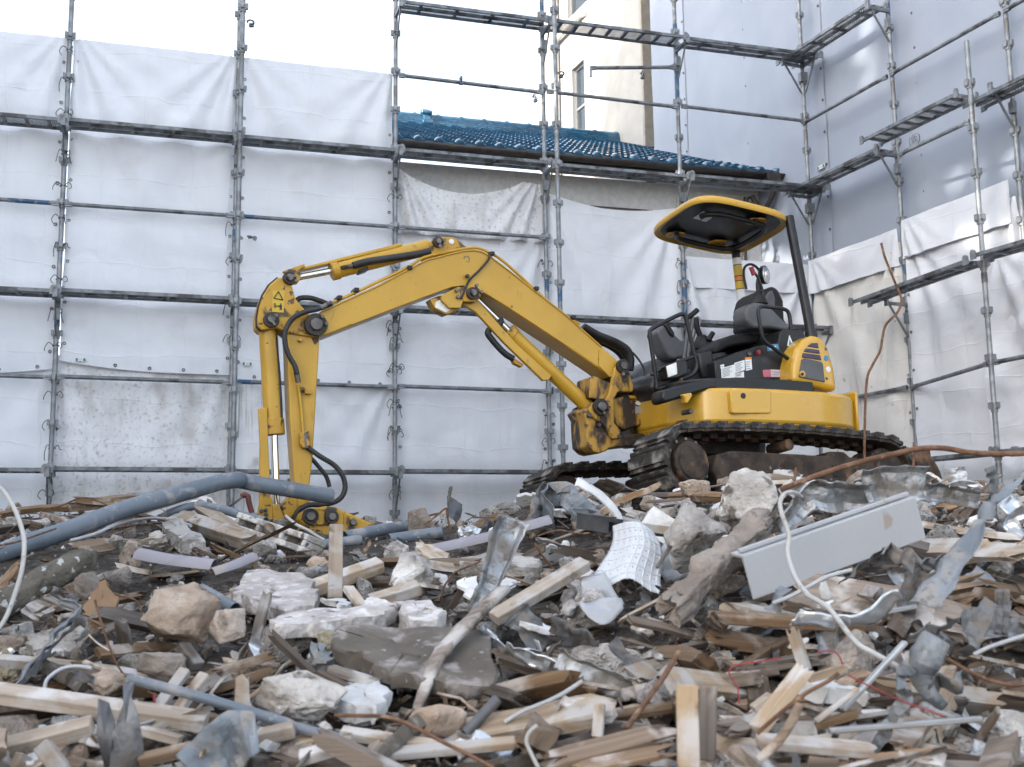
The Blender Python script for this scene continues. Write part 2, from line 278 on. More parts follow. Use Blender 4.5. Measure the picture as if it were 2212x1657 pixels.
pmat('decal_yellow', (0.6, 0.4, 0.03), (0.64, 0.44, 0.04), rough=.4, bump=0)
pmat('decal_orange', (.72, .22, .04), (.75, .25, .05), rough=.4, bump=0)
pmat('decal_pink', (.50, .12, .18), (.55, .15, .2), rough=.4, bump=0)
pmat('decal_pale', (.62, .50, .56), (.66, .54, .6), rough=.4, bump=0)
pmat('decal_blue', (.06, .22, .42), (.08, .26, .46), rough=.4, bump=0)
pmat('decal_purple', (.035, .028, .07), (.05, .04, .09), rough=.35, bump=0)
pmat('decal_green', (.02, .17, .12), (.03, .2, .15), rough=.4, bump=0)
pmat('mirror', (.6, .6, .6), (.65, .65, .65), rough=.05, metal=1., bump=0)
pmat('insulation', (0.315, 0.277, 0.195), (0.390, 0.345, 0.255), scale=20, rough=1., bump=1., bscale=60)
pmat('green_moss', (.07, .10, .05), (.14, .16, .11), scale=10, rough=1., bump=.6)
pmat('foliage', (.035, .06, .02), (.06, .09, .03), rough=.8, bump=0, transl=0.0)
def glass_mat():
    m = bpy.data.materials.new('window_glass'); m.use_nodes = True; b = m.node_tree.nodes['Principled BSDF']
    b.inputs['Base Color'].default_value = (.03, .04, .05, 1); b.inputs['Roughness'].default_value = .04; b.inputs['Specular IOR Level'].default_value = .5
    MATS['window_glass'] = m
glass_mat()
K = MATS
# ================================================================== ground and rubble pile
g = MB().add([(-300, -300, 0), (300, -300, 0), (300, 300, 0), (-300, 300, 0)], [(0, 1, 2, 3)]).build('ground', K['ground'])
tag(g, 'bare earth of the demolition site', kind='structure')
_YT = np.array([1.5, 2.5, 3.2, 4.0, 4.6, 5.3, 6.0, 7.0, 7.7, 8.5, 9.2, 10.2, 11.4, 13.])
_PT = [(-.75, [.62, .82, .95, 1.12, 1.26, 1.40, 1.54, 1.70, 1.80, 1.88, 1.84, 1.55, 1.2, .9]),
       (-.42, [.62, .82, .97, 1.15, 1.29, 1.43, 1.56, 1.71, 1.80, 1.86, 1.84, 1.55, 1.2, .9]),
       (-.10, [.62, .82, .97, 1.15, 1.27, 1.39, 1.50, 1.62, 1.69, 1.75, 1.74, 1.50, 1.1, .9]),
       (.08, [.62, .82, .97, 1.16, 1.28, 1.42, 1.57, 1.77, 1.92, 1.96, 1.88, 1.80, 1.3, .9]),
       (.20, [.62, .84, .99, 1.22, 1.39, 1.55, 1.69, 1.84, 1.94, 1.94, 1.90, 1.86, 1.4, .9]),
       (.33, [.62, .86, 1.01, 1.30, 1.46, 1.61, 1.71, 1.84, 1.95, 1.95, 1.90, 1.86, 1.5, .9]),
       (.75, [.62, .86, 1.03, 1.30, 1.48, 1.62, 1.68, 1.74, 1.82, 1.86, 1.86, 1.8, 1.5, .9])]
_PA = np.array([a for a, _ in _PT]); _PZ = np.array([z for _, z in _PT])
def H0(x, y):
    a = np.clip(x/max(y, .5), -.75, .75); i = int(np.clip(np.searchsorted(_PA, a)-1, 0, len(_PA)-2)); t = (a-_PA[i])/(_PA[i+1]-_PA[i]); t = t*t*(3-2*t)
    zr = (1-t)*_PZ[i]+t*_PZ[i+1]
    return float(np.interp(y, _YT, zr))
def H(x, y):
    return H0(x, y) + .075*fbm((x*1.1, y*1.1, 0), 3) + .03*fbm((x*4, y*4, 5), 3)
def hit(px, py, lift=0.):
    """where the ray through a picture point meets the pile"""
    r = ray(px, py); r = r/r[1]; y = 2.0; last = None
    while y < 12.5:
        p = EYE+r*y; d = p[2]-(H0(p[0], p[1])+lift)
        if d < 0: break
        last = y; y += .05
    if y >= 12.5:
        y = 9.0
    p = EYE+r*y; return p
def on_pile(x, y, lift=0.): return np.array([x, y, H(x, y)+lift])
def pile():
    n1, n2 = 190, 150; b = MB()
    def fn(u, v):
        y = 1.6+11.0*v**1.15; x = (-.78+1.56*u)*(y*.9+1.2)
        return (x, y, H(x, y)-.02)
    b.grid(fn, n1, n2)
    o = b.build('rubble_mound', K['earth'], smooth=180); tag(o, 'mound of earth and crushed rubble under the debris', kind='structure')
pile()

# ================================================================== white building with windows
def white_building():
    p1 = atY(1389, 250, 19.0); base = np.array([p1[0], p1[1], 0]); d = DB; n = NB
    t = empty('apartment_building', base); t.rotation_euler = (0, 0, math.atan2(d[1], d[0]))   # local x = away, local y = left
    L, Ht = 4.55, 16.0
    def fn(a, b, c): return (a, c, b)
    # openings in the left-facing wall, local (x, z)
    inv = Matrix.Rotation(-t.rotation_euler.z, 3, 'Z')
    def loc(px, py): return inv @ V(onplane(px, py, base, n)-base)
    a, b_ = loc(1235, 150), loc(1265, 290); a2 = loc(1265, 124)
    x0, x1 = b_.x, a.x; z1 = a2.z-.0; z0 = b_.z-.5
    c0, c1 = loc(1252, 12), loc(1228, 20)
    wins = [(x0, x1, z0, z1), (c0.x-.35, c1.x+.05, c0.z-.05, c0.z+1.5)]
    cuts_x = sorted({0, L}|{q for w_ in wins for q in w_[:2]}); b = MB()
    # wall cells between cuts
    xs = sorted({0., L}|{float(q) for w_ in wins for q in w_[:2]}); zs = sorted({0., Ht}|{float(q) for w_ in wins for q in w_[2:]})
    for i in range(len(xs)-1):
        for j in range(len(zs)-1):
            mx, mz = (xs[i]+xs[i+1])/2, (zs[j]+zs[j+1])/2
            if any(w_[0] < mx < w_[1] and w_[2] < mz < w_[3] for w_ in wins): continue
            b.add([(xs[i], 0, zs[j]), (xs[i+1], 0, zs[j]), (xs[i+1], 0, zs[j+1]), (xs[i], 0, zs[j+1])], [(0, 3, 2, 1)])
    for (q0, q1, r0, r1) in wins:   # reveals
        dp = -.14
        b.add([(q0, 0, r0), (q0, dp, r0), (q0, dp, r1), (q0, 0, r1), (q1, 0, r0), (q1, dp, r0), (q1, dp, r1), (q1, 0, r1)], [(0, 1, 2, 3), (4, 7, 6, 5), (0, 4, 5, 1), (3, 2, 6, 7)])
    b.add([(L, 0, 0), (L, -6, 0), (L, -6, Ht), (L, 0, Ht), (0, 0, Ht), (0, -6, Ht)], [(0, 1, 2, 3), (3, 2, 5, 4)])
    b.build('wall', K['white_wall'], t, smooth=None)
    MB().box((-.02, -3.0, Ht/2), (.04, 5.99, Ht)).build('end_wall', K['beige_wall'], t, smooth=None)
    for (q0, q1, r0, r1) in wins:
        fr = MB(); w_ = .05
        for zz in (r0+w_/2, (r0*.42+r1*.58), r1-w_/2): fr.box(((q0+q1)/2, -.10, zz), (q1-q0, .05, w_))
        for xx in (q0+w_/2, q1-w_/2): fr.box((xx, -.10, (r0+r1)/2), (w_, .046, r1-r0))
        f = fr.build('window', K['alu'], t, smooth=None)
        for (za, zb) in ((r0+w_, r0*.42+r1*.58-w_/2), (r0*.42+r1*.58+w_/2, r1-w_)):
            MB().box(((q0+q1)/2, -.105, (za+zb)/2), (q1-q0-2*w_+.004, .01, zb-za+.004)).build('pane', K['window_glass'], f, smooth=None)
    q = loc(1209, 150); MB().tube([(q.x, .08, 0), (q.x, .08, Ht)], .055, 12).build('downpipe', K['downpipe'], t)
    e0, e1, e2 = loc(1211, 90), loc(1252, 44), loc(1262, 36)
    MB().tube([(q.x, .08, e0.z-.05), (q.x-.05, .10, e0.z+.02), (e1.x, .10, e1.z), (e1.x-.12, .08, e1.z+.02), (e2.x-.1, .0, e1.z)], .055, 12).build('branch_pipe', K['downpipe'], t)
    tag(t, 'tall cream white apartment building with narrow windows behind the blue roof', 'building')
white_building()

# ================================================================== house with the blue tiled roof
def house():
    pl = atY(858, 303, 13.25); zE = pl[2]; r = ray(1742, 382); pr = EYE+r*((zE-EYE[2])/r[2])
    e = pr-pl; L = float(np.linalg.norm(e[:2])); e = e/np.linalg.norm(e); n = np.array([-e[1], e[0], 0]); slope = math.radians(23.7)
    L0 = 1.0                                                     # runs on behind the sheet
    t = empty('tiled_house', pl-e*L0-np.array([0, 0, zE])); t.rotation_euler = (0, 0, math.atan2(e[1], e[0])); TL = L+L0
    up = np.array([0, math.cos(slope), math.sin(slope)])
    z = zE
    # tile, local x across, y up the slope
    tw, tl = .262, .235
    def prof(x): return .030*math.cos((x/tw)*math.tau-2.2) + .012*math.cos((x/tw)*2*math.tau-1.5)
    b = MB(); nx = 8
    top = [(i/nx*tw*1.08, 0, prof(i/nx*tw)) for i in range(nx+1)]
    vs = top+[(x, tl*1.25, z_-.035) for x, _, z_ in top]+[(x, .004, z_-.028) for x, _, z_ in top]
    fs = [(i, i+1, nx+2+i, nx+1+i) for i in range(nx)]+[(2*(nx+1)+i, 2*(nx+1)+i+1, i+1, i) for i in range(nx)]
    b.add(vs, fs); tm = b.mesh('roof_tile', 50); tm.materials.append(K['tile'])
    nc = int(TL/tw); slopeR = Matrix.Rotation(slope, 3, 'X'); NCOUR = 25; rest = MB(); count = 0
    rr = random.Random(3)
    for c in range(NCOUR):
        for i in range(nc):
            x = i*tw; p = Vector((x, 0, z)) + Vector((0, up[1], up[2]))*(c*tl) + slopeR @ Vector((0, 0, .03))
            vis = i*tw > L0-.2
            if vis and count < 290:
                o = link('roof_tile', tm, None, t); m = slopeR.to_4x4() @ Matrix.Rotation(rr.uniform(-.02, .02), 4, 'X'); m.translation = p; o.matrix_local = m; count += 1
            else:
                rest.add([p+slopeR @ Vector(v) for v in b.v], b.f)
    q = rest.build('roof_tile_field', K['tile'], t, 50); q['kind'] = 'stuff'
    # under roof slab
    D = NCOUR*tl
    MB().add([(0, .02, z-.03), (TL, .02, z-.03), (TL, up[1]*D, z-.03+up[2]*D), (0, up[1]*D, z-.03+up[2]*D), (0, .02, z-.13), (TL, .02, z-.13), (TL, up[1]*D, z-.13+up[2]*D), (0, up[1]*D, z-.13+up[2]*D)],
             [(0, 1, 2, 3), (4, 7, 6, 5), (0, 4, 5, 1), (1, 5, 6, 2), (2, 6, 7, 3), (3, 7, 4, 0)]).build('roof_deck', K['dark_brown'], t, None)
    # round eave ends
    em = MB(); em.tube([(0, -.045, 0), (0, -.03, 0), (0, .03, .0), (0, .12, -.03)], [.045, .06, .062, .05], 16); eme = em.mesh('eave_tile', 40); eme.materials.append(K['tile'])
    for i in range(nc):
        o = link('eave_tile', eme, None, t); o.location = (i*tw+.215, -.02, z+.02); o.rotation_euler = (slope, 0, 0)
        sc = MB()
    fr = MB()
    for i in range(nc):  # scalloped eave fronts between the round ends
        pts = [(i*tw+k/6*tw, z+.01+prof(k/6*tw)) for k in range(7)]
        fr.add([(x, -.015, zz+.0) for x, zz in pts]+[(x, -.015, zz-.05) for x, zz in pts], [(k, k+7, k+8, k+1) for k in range(6)])
    fr.build('eave_edge', K['tile'], t)
    # ridge
    yr, zr = up[1]*D, z+up[2]*D; xr0, xr1 = 0, TL-.12
    for k in range(4):
        wd = .18-.02*k; seg = .38; x = xr0-(k % 2)*.19
        while x < xr1:
            a, c = max(x, xr0), min(x+seg-.012, xr1)
            if c-a > .03:
                o = MB().box(((a+c)/2, yr, zr+.0+k*.04), (c-a, wd, .031)).build('ridge_course', K['tile'], t, None)
            x += seg
    MB().box(((xr0+xr1)/2, yr, zr+.05), (xr1-xr0-.05, .10, .15)).build('ridge_core', K['dark_brown'], t, None)
    cap = MB().tube([(xr0, yr, zr+.16), (xr1, yr, zr+.16)], .05, 12).build('ridge_cap', K['tile'], t)
    x = xr0+.2
    while x < xr1:
        MB().tube([(x-.028, yr, zr+.162), (x+.028, yr, zr+.162)], .064, 12).build('ridge_collar', K['tile'], cap); x += .42
    def orn(x, s):
        m = MB(); pts = []
        for k in range(28):
            a = k/28*math.tau; r_ = .125+.03*math.cos(3*a+math.pi/2)+.02*math.cos(5*a); pts.append((r_*math.cos(a)*.95, r_*math.sin(a)*1.15))
        m.prism(pts, lambda a, b, c: (x+c, yr-.02+a, zr+.12+b), -.06, .06)
        m.tube([(x-.1, yr-.02, zr+.24), (x+.1, yr-.02, zr+.24)], .04, 12); m.tube([(x-.09, yr-.15, zr+.0), (x+.09, yr-.15, zr+.0)], .055, 12); m.tube([(x-.09, yr-.11, zr+.2), (x+.09, yr-.11, zr+.2)], .04, 10)
        bevel(m.build('ridge_ornament', K['tile'], t), .012)
    orn(TL-.02, 1); r2 = ray(982, 265); xo = None
    pm = EYE+r2*((yr+13.3)/r2[1]); orn(L0+1.50, 1)
    # verge at the right gable
    for c in range(NCOUR):
        p = Vector((TL-.05, up[1]*c*tl, z+up[2]*c*tl+.045)); MB().tube([p, p+Vector((0, up[1], up[2]))*tl*.98], [.07, .058], 10).build('verge_tile', K['tile'], t)
    # gutter
    gb = MB(); gb.add([(x, -.13+.06*math.cos(a), z-.055+.06*math.sin(a)) for x in (0, TL+.06) for a in [math.pi+k/8*math.pi for k in range(9)]], [(k, k+9, k+10, k+1) for k in range(8)])
    go = gb.build('gutter', K['dark_brown'], t); sm = go.modifiers.new('s', 'SOLIDIFY'); sm.thickness = .006
    MB().box((TL/2, -.03, z-.10), (TL, .03, .13)).build('fascia', K['dark_brown'], t, None)
    # walls
    yw = .42; MB().box((TL/2-.25, yw+2.6, z/2-.06), (TL-.3, 5.2, z-.12)).build('wall', K['house_wall'], t, None)
    MB().box((TL/2-.25, yw-.012, z-.52), (TL-.3, .02, .018)).build('joint_strip', K['dark_brown'], t, None)
    MB().box((L0+1.6, yw-.014, z-.75), (.07, .02, .9)).build('wall_trim', K['wall_trim'], t, None)
    MB().box((L0+3.95, yw-.014, z-.75), (.05, .02, .9)).build('wall_trim', K['wall_trim'], t, None)
    MB().tube(spline([(TL-.55, -.13, z-.11), (TL-.55, -.13, z-.2), (TL-.62, .1, z-.5), (TL-.8, yw-.06, z-.62), (TL-.8, yw-.06, 1)], 4), .038, 10).build('downpipe', K['dark_brown'], t)
    MB().box((TL-.62, -.13, z-.12), (.2, .16, .13)).build('gutter_box', K['dark_brown'], t, None)
    tag(t, 'house with glossy blue tiled roof rising behind the middle scaffold bays', 'house')
house()

# ================================================================== scaffold
def coupler_mesh():
    b = MB(); b.box((0, 0, 0), (.105, .03, .052)).box((0, 0, 0), (.03, .105, .048)).tube([(0, 0, -.055), (0, 0, .03)], .034, 10)
    b.box((.043, 0, .012), (.024, .04, .05)).box((-.043, 0, .012), (.024, .04, .05)).box((0, -.043, .012), (.04, .024, .05)).box((0, .043, .012), (.04, .024, .05))
    me = b.mesh('coupler', 30); me.materials.append(K['galv']); return me
CPL = coupler_mesh()
def pole(p, z0, z1, label, zc=2.44, blue=(), ang=YAW, lean=(0, 0), r=.0255):
    t = empty('scaffold_pole', (p[0], p[1], z0), ang)
    Ltot = z1-z0; cuts = [0, Ltot]
    MB().tube([(0, 0, 0), (0, 0, Ltot)], r, 12).build('tube', K['galv'], t)
    for (a, b_) in blue: MB().tube([(0, 0, a-z0), (0, 0, b_-z0)], r+.0025, 12).build('blue_band', K['blue_paint'], t)
    z = zc
    while z-.46 > z0: z -= .4625
    k = 0
    while z < z1-.03:
        o = link('coupler', CPL, None, t); o.location = (0, 0, z-z0); o.rotation_euler = (0, 0, RNG.uniform(-.2, .2)); z += .4625
    for zj in (z0+1.75, z0+3.6, z0+5.4):
        if zj < z1: MB().tube([(0, 0, zj-z0-.03), (0, 0, zj-z0+.07)], r+.004, 12).build('joint_sleeve', K['galv_dark'], t)
    return tag(t, label, 'scaffold pole', 'upright poles of the scaffold')
pole(SA(0, 0), .5, 8.9, 'scaffold pole furthest left in the picture, with black ties', blue=[(3.9, 4.25)])
pole(SA(1.755, 0), .5, 8.9, 'rear one of the paired scaffold poles left of the arm', blue=[(4.85, 5.05)])
pB = atY(515, 455, 11.35); pole(pB, .5, 8.9, 'front one of the paired scaffold poles left of the arm', zc=2.3)
pole(SA(3.52, 0), .5, 8.9, 'scaffold pole in the middle, behind the arm cylinder')
pole(SA(5.32, 0), .5, 8.9, 'rear one of the paired scaffold poles behind the boom', blue=[(4.55, 4.8), (7.55, 8.2)])
pD = atY(1205, 412, 12.25); pole(pD, .5, 8.9, 'front one of the paired scaffold poles behind the boom', zc=2.2, blue=[(4.3, 4.45)])
pole(SA(7.09, 0), .5, 8.9, 'scaffold pole rising behind the canopy of the excavator', blue=[(4.3, 5.0), (7.0, 8.1)])
pole(SA(8.89, 0), .5, 9.4, 'corner scaffold pole where the back and side walls meet', blue=[(4.35, 4.75)])
pole(SB(-1.63, 0), .5, 9.4, 'scaffold pole right of the canopy, first on the side wall', ang=YAW+NONP, blue=[(4.4, 4.9), (7.6, 8.1)])
P10 = SB(-3.30, 0); pole(P10, .5, 9.4, 'rear scaffold pole at the right picture edge', ang=YAW+NONP)
P9 = P10-NB*.56; pole(P9, .5, 6.55, 'shorter free-topped scaffold pole near the right picture edge', ang=YAW+NONP, zc=2.4)
pole(SA(-1.8, 0), .5, 8.9, 'scaffold pole just outside the left picture edge')
pole(SB(-4.95, 0), .5, 9.4, 'scaffold pole just outside the right picture edge', ang=YAW+NONP)

def rail(a, b, label, blue=None, hook=False, r=.0225):
    t = empty('scaffold_rail', (a[0], a[1], a[2])); a, b = V(a), V(b); d = b-a; Z = Vector((0, 0, 0))
    MB().tube([Z, d], r, 10).build('tube', K['galv_dark'], t)
    for q, s in ((Z, 1), (d, -1)):
        u = d.normalized()*s
        MB().bar(q+u*.0, q+u*.07, .036, .05).build('wedge_end', K['galv'], t, None)
    if blue: MB().tube([d*blue[0], d*blue[1]], r+.002, 10).build('blue_band', K['blue_paint'], t)
    if hook:
        MB().box((0, 0, -.05), (.03, .03, .13)).build('hook', K['galv'], t, None)
    return tag(t, label, 'scaffold rail', 'horizontal rails of the scaffold')
BN = ['far left', 'second', 'third', 'fourth', 'fifth', 'sixth']
SS = [-1.8, 0, 1.755, 3.52, 5.32, 7.09, 8.89]
def bay(i): return ('in the leftmost bay', 'in the second bay from the left', 'in the bay behind the excavator arm', 'in the bay behind the boom bend', 'in the bay behind the boom foot', 'in the bay behind the canopy')[i]
for i in range(6):
    a, b = SS[i]+.03, SS[i+1]-.03; off = -.055
    if i < 4 or i == 4: rail(SA(a, 3.375, off), SA(b, 3.365, off), 'lower horizontal scaffold rail ' + bay(i), blue=(.0, .12) if i == 2 else None)
    if i < 4: rail(SA(a, 5.19, off), SA(b, 5.19, off), 'upper horizontal scaffold rail ' + bay(i), blue={0: (.72, .96), 2: (0, .12)}.get(i))
    if i > 2: rail(SA(a, 7.0, off), SA(b, 6.98, off), 'horizontal scaffold rail above the blue roof ' + bay(i))
rail(atY(1276, 147, 13.0), SA(7.05, 7.5, -.06), 'short scaffold rail ending in a hook in front of the white building', hook=True)
for (s0, s1, nm) in ((-.03, -1.6, 'between the corner pole and the first side pole'), (-1.66, -3.27, 'between the first and second side poles'), (-3.33, -4.9, 'running out at the upper right picture edge')):
    rail(SB(s0, 6.95, -.05), SB(s1, 6.95, -.05), 'side wall upper scaffold rail ' + nm)
q0 = SB(.0, 3.30, -.05); q1 = SB(-1.6, 3.30, -.05); q2 = P9+np.array([0, 0, 3.28])+DB*.03; q3 = q2-DB*1.7
rail(q0, q1, 'side wall lower rail right behind the excavator tail'); rail(SB(-1.66, 3.29, -.05), q2, 'side wall lower rail left of the free-topped pole'); rail(P9+np.array([0, 0, 3.28])-DB*.03, q3, 'side wall lower rail running out at the right picture edge')
hk = SB(-2.15, 5.77, -.45)
rail(hk, P9+np.array([0, 0, 5.72])+DB*.03, 'short side rail with a hooked free end beside the free-topped pole', hook=True)

def plank_meshes(kind):
    Lp = 1.72; out = {}
    if kind == 'twin': decks = [(-.125, -.006), (.006, .125)]
    else: decks = [(-.135, .135)]
    rails = []
    for (a, b_) in decks: rails += [a, b_]
    out['side_rail'] = []
    for y in rails:
        out['side_rail'].append(MB().box((Lp/2, y, -.018), (Lp, .012, .036)).box((Lp/2, y+(.012 if y < 0 else -.012), -.033), (Lp, .02, .005)).mesh('side_rail', None))
    out['cross_bar'] = []
    n = 4 if kind == 'twin' else 8
    for k in range(n):
        x = (k+.5)/n*Lp
        cb = MB()
        for (a, b_) in decks: cb.box((x, (a+b_)/2, -.022), (.035, b_-a-.014, .026))
        out['cross_bar'].append(cb.mesh('cross_bar', None))
    m = MB(); st = .036
    for (a, b_) in decks:
        wd = b_-a-.012; x = -wd
        while x < Lp:
            for s in (1, -1):
                xa, xb = x, x+wd; ya, yb = (a+.006, b_-.006) if s > 0 else (b_-.006, a+.006)
                if xa < 0: t = -xa/wd; ya += (yb-ya)*t; xa = 0
                if xb > Lp: t = (xb-Lp)/wd; yb -= (yb-ya)*t*wd/max(xb-xa, 1e-4); xb = Lp
                if xb-xa > .01: m.bar((xa, ya, 0), (xb, yb, 0), .0075, .004)
            x += st
    out['mesh_deck'] = [m.mesh('mesh_deck', None)]
    out['end_hook'] = []
    for x in (-.02, Lp+.02):
        for y in (rails[0], rails[-1]):
            out['end_hook'].append(MB().box((x, y, -.02), (.07, .016, .07)).tube([(x, y-.012, .012), (x, y+.012, .012)], .03, 12).mesh('end_hook', 35))
    for k, ms in out.items():
        for me in ms: me.materials.append(K['galv' if k in ('mesh_deck', 'end_hook') else 'galv_dark'])
    return out
PLK = {k: plank_meshes(k) for k in ('twin', 'ladder')}
def plank(a, b, kind, label, flat=Vector((0, 0, 1))):
    a, b = V(a), V(b); d = b-a; t = empty('walkway_plank', a); t.matrix_world = Matrix.Translation(a) @ (rot_to(d)).to_4x4() @ Matrix.Diagonal((d.length/1.76, 1, 1, 1))
    for k, ms in PLK[kind].items():
        for me in ms:
            o = link(k, me, None, t); o.location = (.02, 0, 0)
            if k == 'mesh_deck': o['kind'] = 'stuff'
    return tag(t, label, 'scaffold plank', 'metal walkway planks of the scaffold')
def brk(p, z, u, label, L=.31):
    t = empty('scaffold_bracket', (p[0], p[1], z), math.atan2(u[1], u[0]))
    MB().box((L/2, 0, -.05), (L, .03, .035)).build('arm', K['galv_dark'], t, None)
    MB().bar((.03, 0, -.42), (L*.86, 0, -.07), .016, .02).build('strut', K['galv_dark'], t, None)
    MB().box((.03, 0, -.2), (.05, .06, .12)).build('socket', K['galv'], t, None)
    MB().box((L, 0, -.03), (.03, .045, .10)).build('end_stop', K['galv'], t, None)
    return tag(t, label, 'scaffold bracket', 'brackets carrying the walkway planks')
LV = {2.45: 'knee-high', 4.30: 'mid-height', 6.15: 'high', 7.96: 'topmost'}
for z, bays in ((2.45, (0, 1, 2, 3)), (4.30, (0, 1, 2, 3, 4, 5)), (6.15, (0, 1, 2, 3, 4, 5)), (7.96, (3, 4, 5))):
    for i in bays:
        kind = 'ladder' if (i == 0 or (z > 7 and i == 4)) else 'twin'
        off = -.16; zz = 1.6+(z-1.6)*.974+(.015 if i % 2 else 0)
        if i == 4 and z > 7: off = -.20
        plank(SA(SS[i]+.02, zz, off), SA(SS[i+1]-.02+(.12 if i == 5 else 0), zz, off), kind, f'{LV[z]} metal walkway plank {bay(i)}')
PN = ['the pole outside the left edge', 'the leftmost pole', 'the paired poles left of the arm', 'the middle pole', 'the paired poles behind the boom', 'the pole behind the canopy', 'the corner pole']
for z, idx in ((2.45, (1, 2, 3, 4)), (4.30, (1, 2, 3, 4, 5, 6)), (6.15, (1, 2, 3, 4, 5, 6)), (7.96, (3, 4, 5, 6))):
    for i in idx: brk(SA(SS[i], 0, -.02), 1.6+(z-1.6)*.974-.01, -NA, f'{LV[z]} plank bracket on {PN[i]}')
for z in (6.15, 7.96):
    nm = LV[z]; z = 1.6+(z-1.6)*.974
    plank(SB(.1, z+.02, -.17), SB(-1.62, z+.02, -.17), 'twin', f'{nm} side walkway plank next to the corner pole')
    brk(SB(-.02, 0), z-.01, -NB, f'{nm} plank bracket of the side wall on the corner pole')
    brk(SB(-1.65, 0), z-.01, -NB, f'{nm} plank bracket on the first side pole')
plank(SB(-1.62, 6.12, -.36), SB(-3.05, 6.12, -.36), 'ladder', 'side walkway plank with ladder rungs beside the free-topped pole')
plank(SB(-3.0, 6.05, -.2), SB(-4.9, 6.05, -.2), 'twin', 'side walkway plank running out at the right picture edge')
brk(SB(-3.32, 0), 6.12, -NB, 'high plank bracket on the rear right-edge pole')
a = SB(-1.35, 4.30, -.42); plank(a, P9+np.array([0, 0, 4.30])+DB*.04-NB*.05, 'twin', 'mid-height side walkway plank with one free end')
plank(P9+np.array([0, 0, 4.33])-DB*.04-NB*.05, SB(-4.9, 4.33, -.5), 'twin', 'mid-height side plank running out at the right picture edge')
brk(SB(-1.65, 0), 4.28, -NB, 'mid-height plank bracket on the first side pole')
plank(SB(-1.66, 2.47, -.30), SB(-3.3, 2.44, -.5), 'twin', 'knee-high side walkway plank behind the rusty rebar')
plank(SB(-3.35, 2.44, -.5), SB(-4.9, 2.44, -.5), 'twin', 'knee-high side plank at the right picture edge')

def clamp(p, d, label):
    t = empty('pipe_clamp', p); R = rot_to(Vector(d)); b = MB()
    b.tube([R @ Vector((0, .036*math.cos(a), .036*math.sin(a)-.01)) for a in [k/14*math.tau for k in range(13)]], .010, 6)
    b.box(R @ Vector((0, 0, -.055)), (.04, .05, .03), R)
    b.build('jaw', K['galv_dark'], t); MB().tube([R @ Vector((0, .05, .02)), R @ Vector((0, .085, .035))], .007, 6).build('bolt', K['rust'], t)
    tag(t, label, 'pipe clamp', 'loose pipe clamps on the scaffold')
pm_ = lambda px, py, s=None: onplane(px, py, SA(0, 0, -.09), NA)
clamp(pm_(996, 170), (1, .3, 0), 'open pipe clamp standing on the rail above the blue roof')
clamp(pm_(1155, 208), (1, .3, .2), 'rusty pipe clamp hanging from the rail left of the paired poles')
clamp(pm_(1212, 158), (0, .3, 1), 'pipe clamp on the front pole before the white building')
clamp(pm_(1388, 158), (1, .3, 0), 'pipe clamp hanging on the short hooked rail')
clamp(pm_(541, 47), (0, .3, 1), 'pipe clamp near the top of the paired left poles')
clamp(pm_(540, 512), (.3, 0, 1), 'opened pipe clamp sticking out beside the paired left poles')

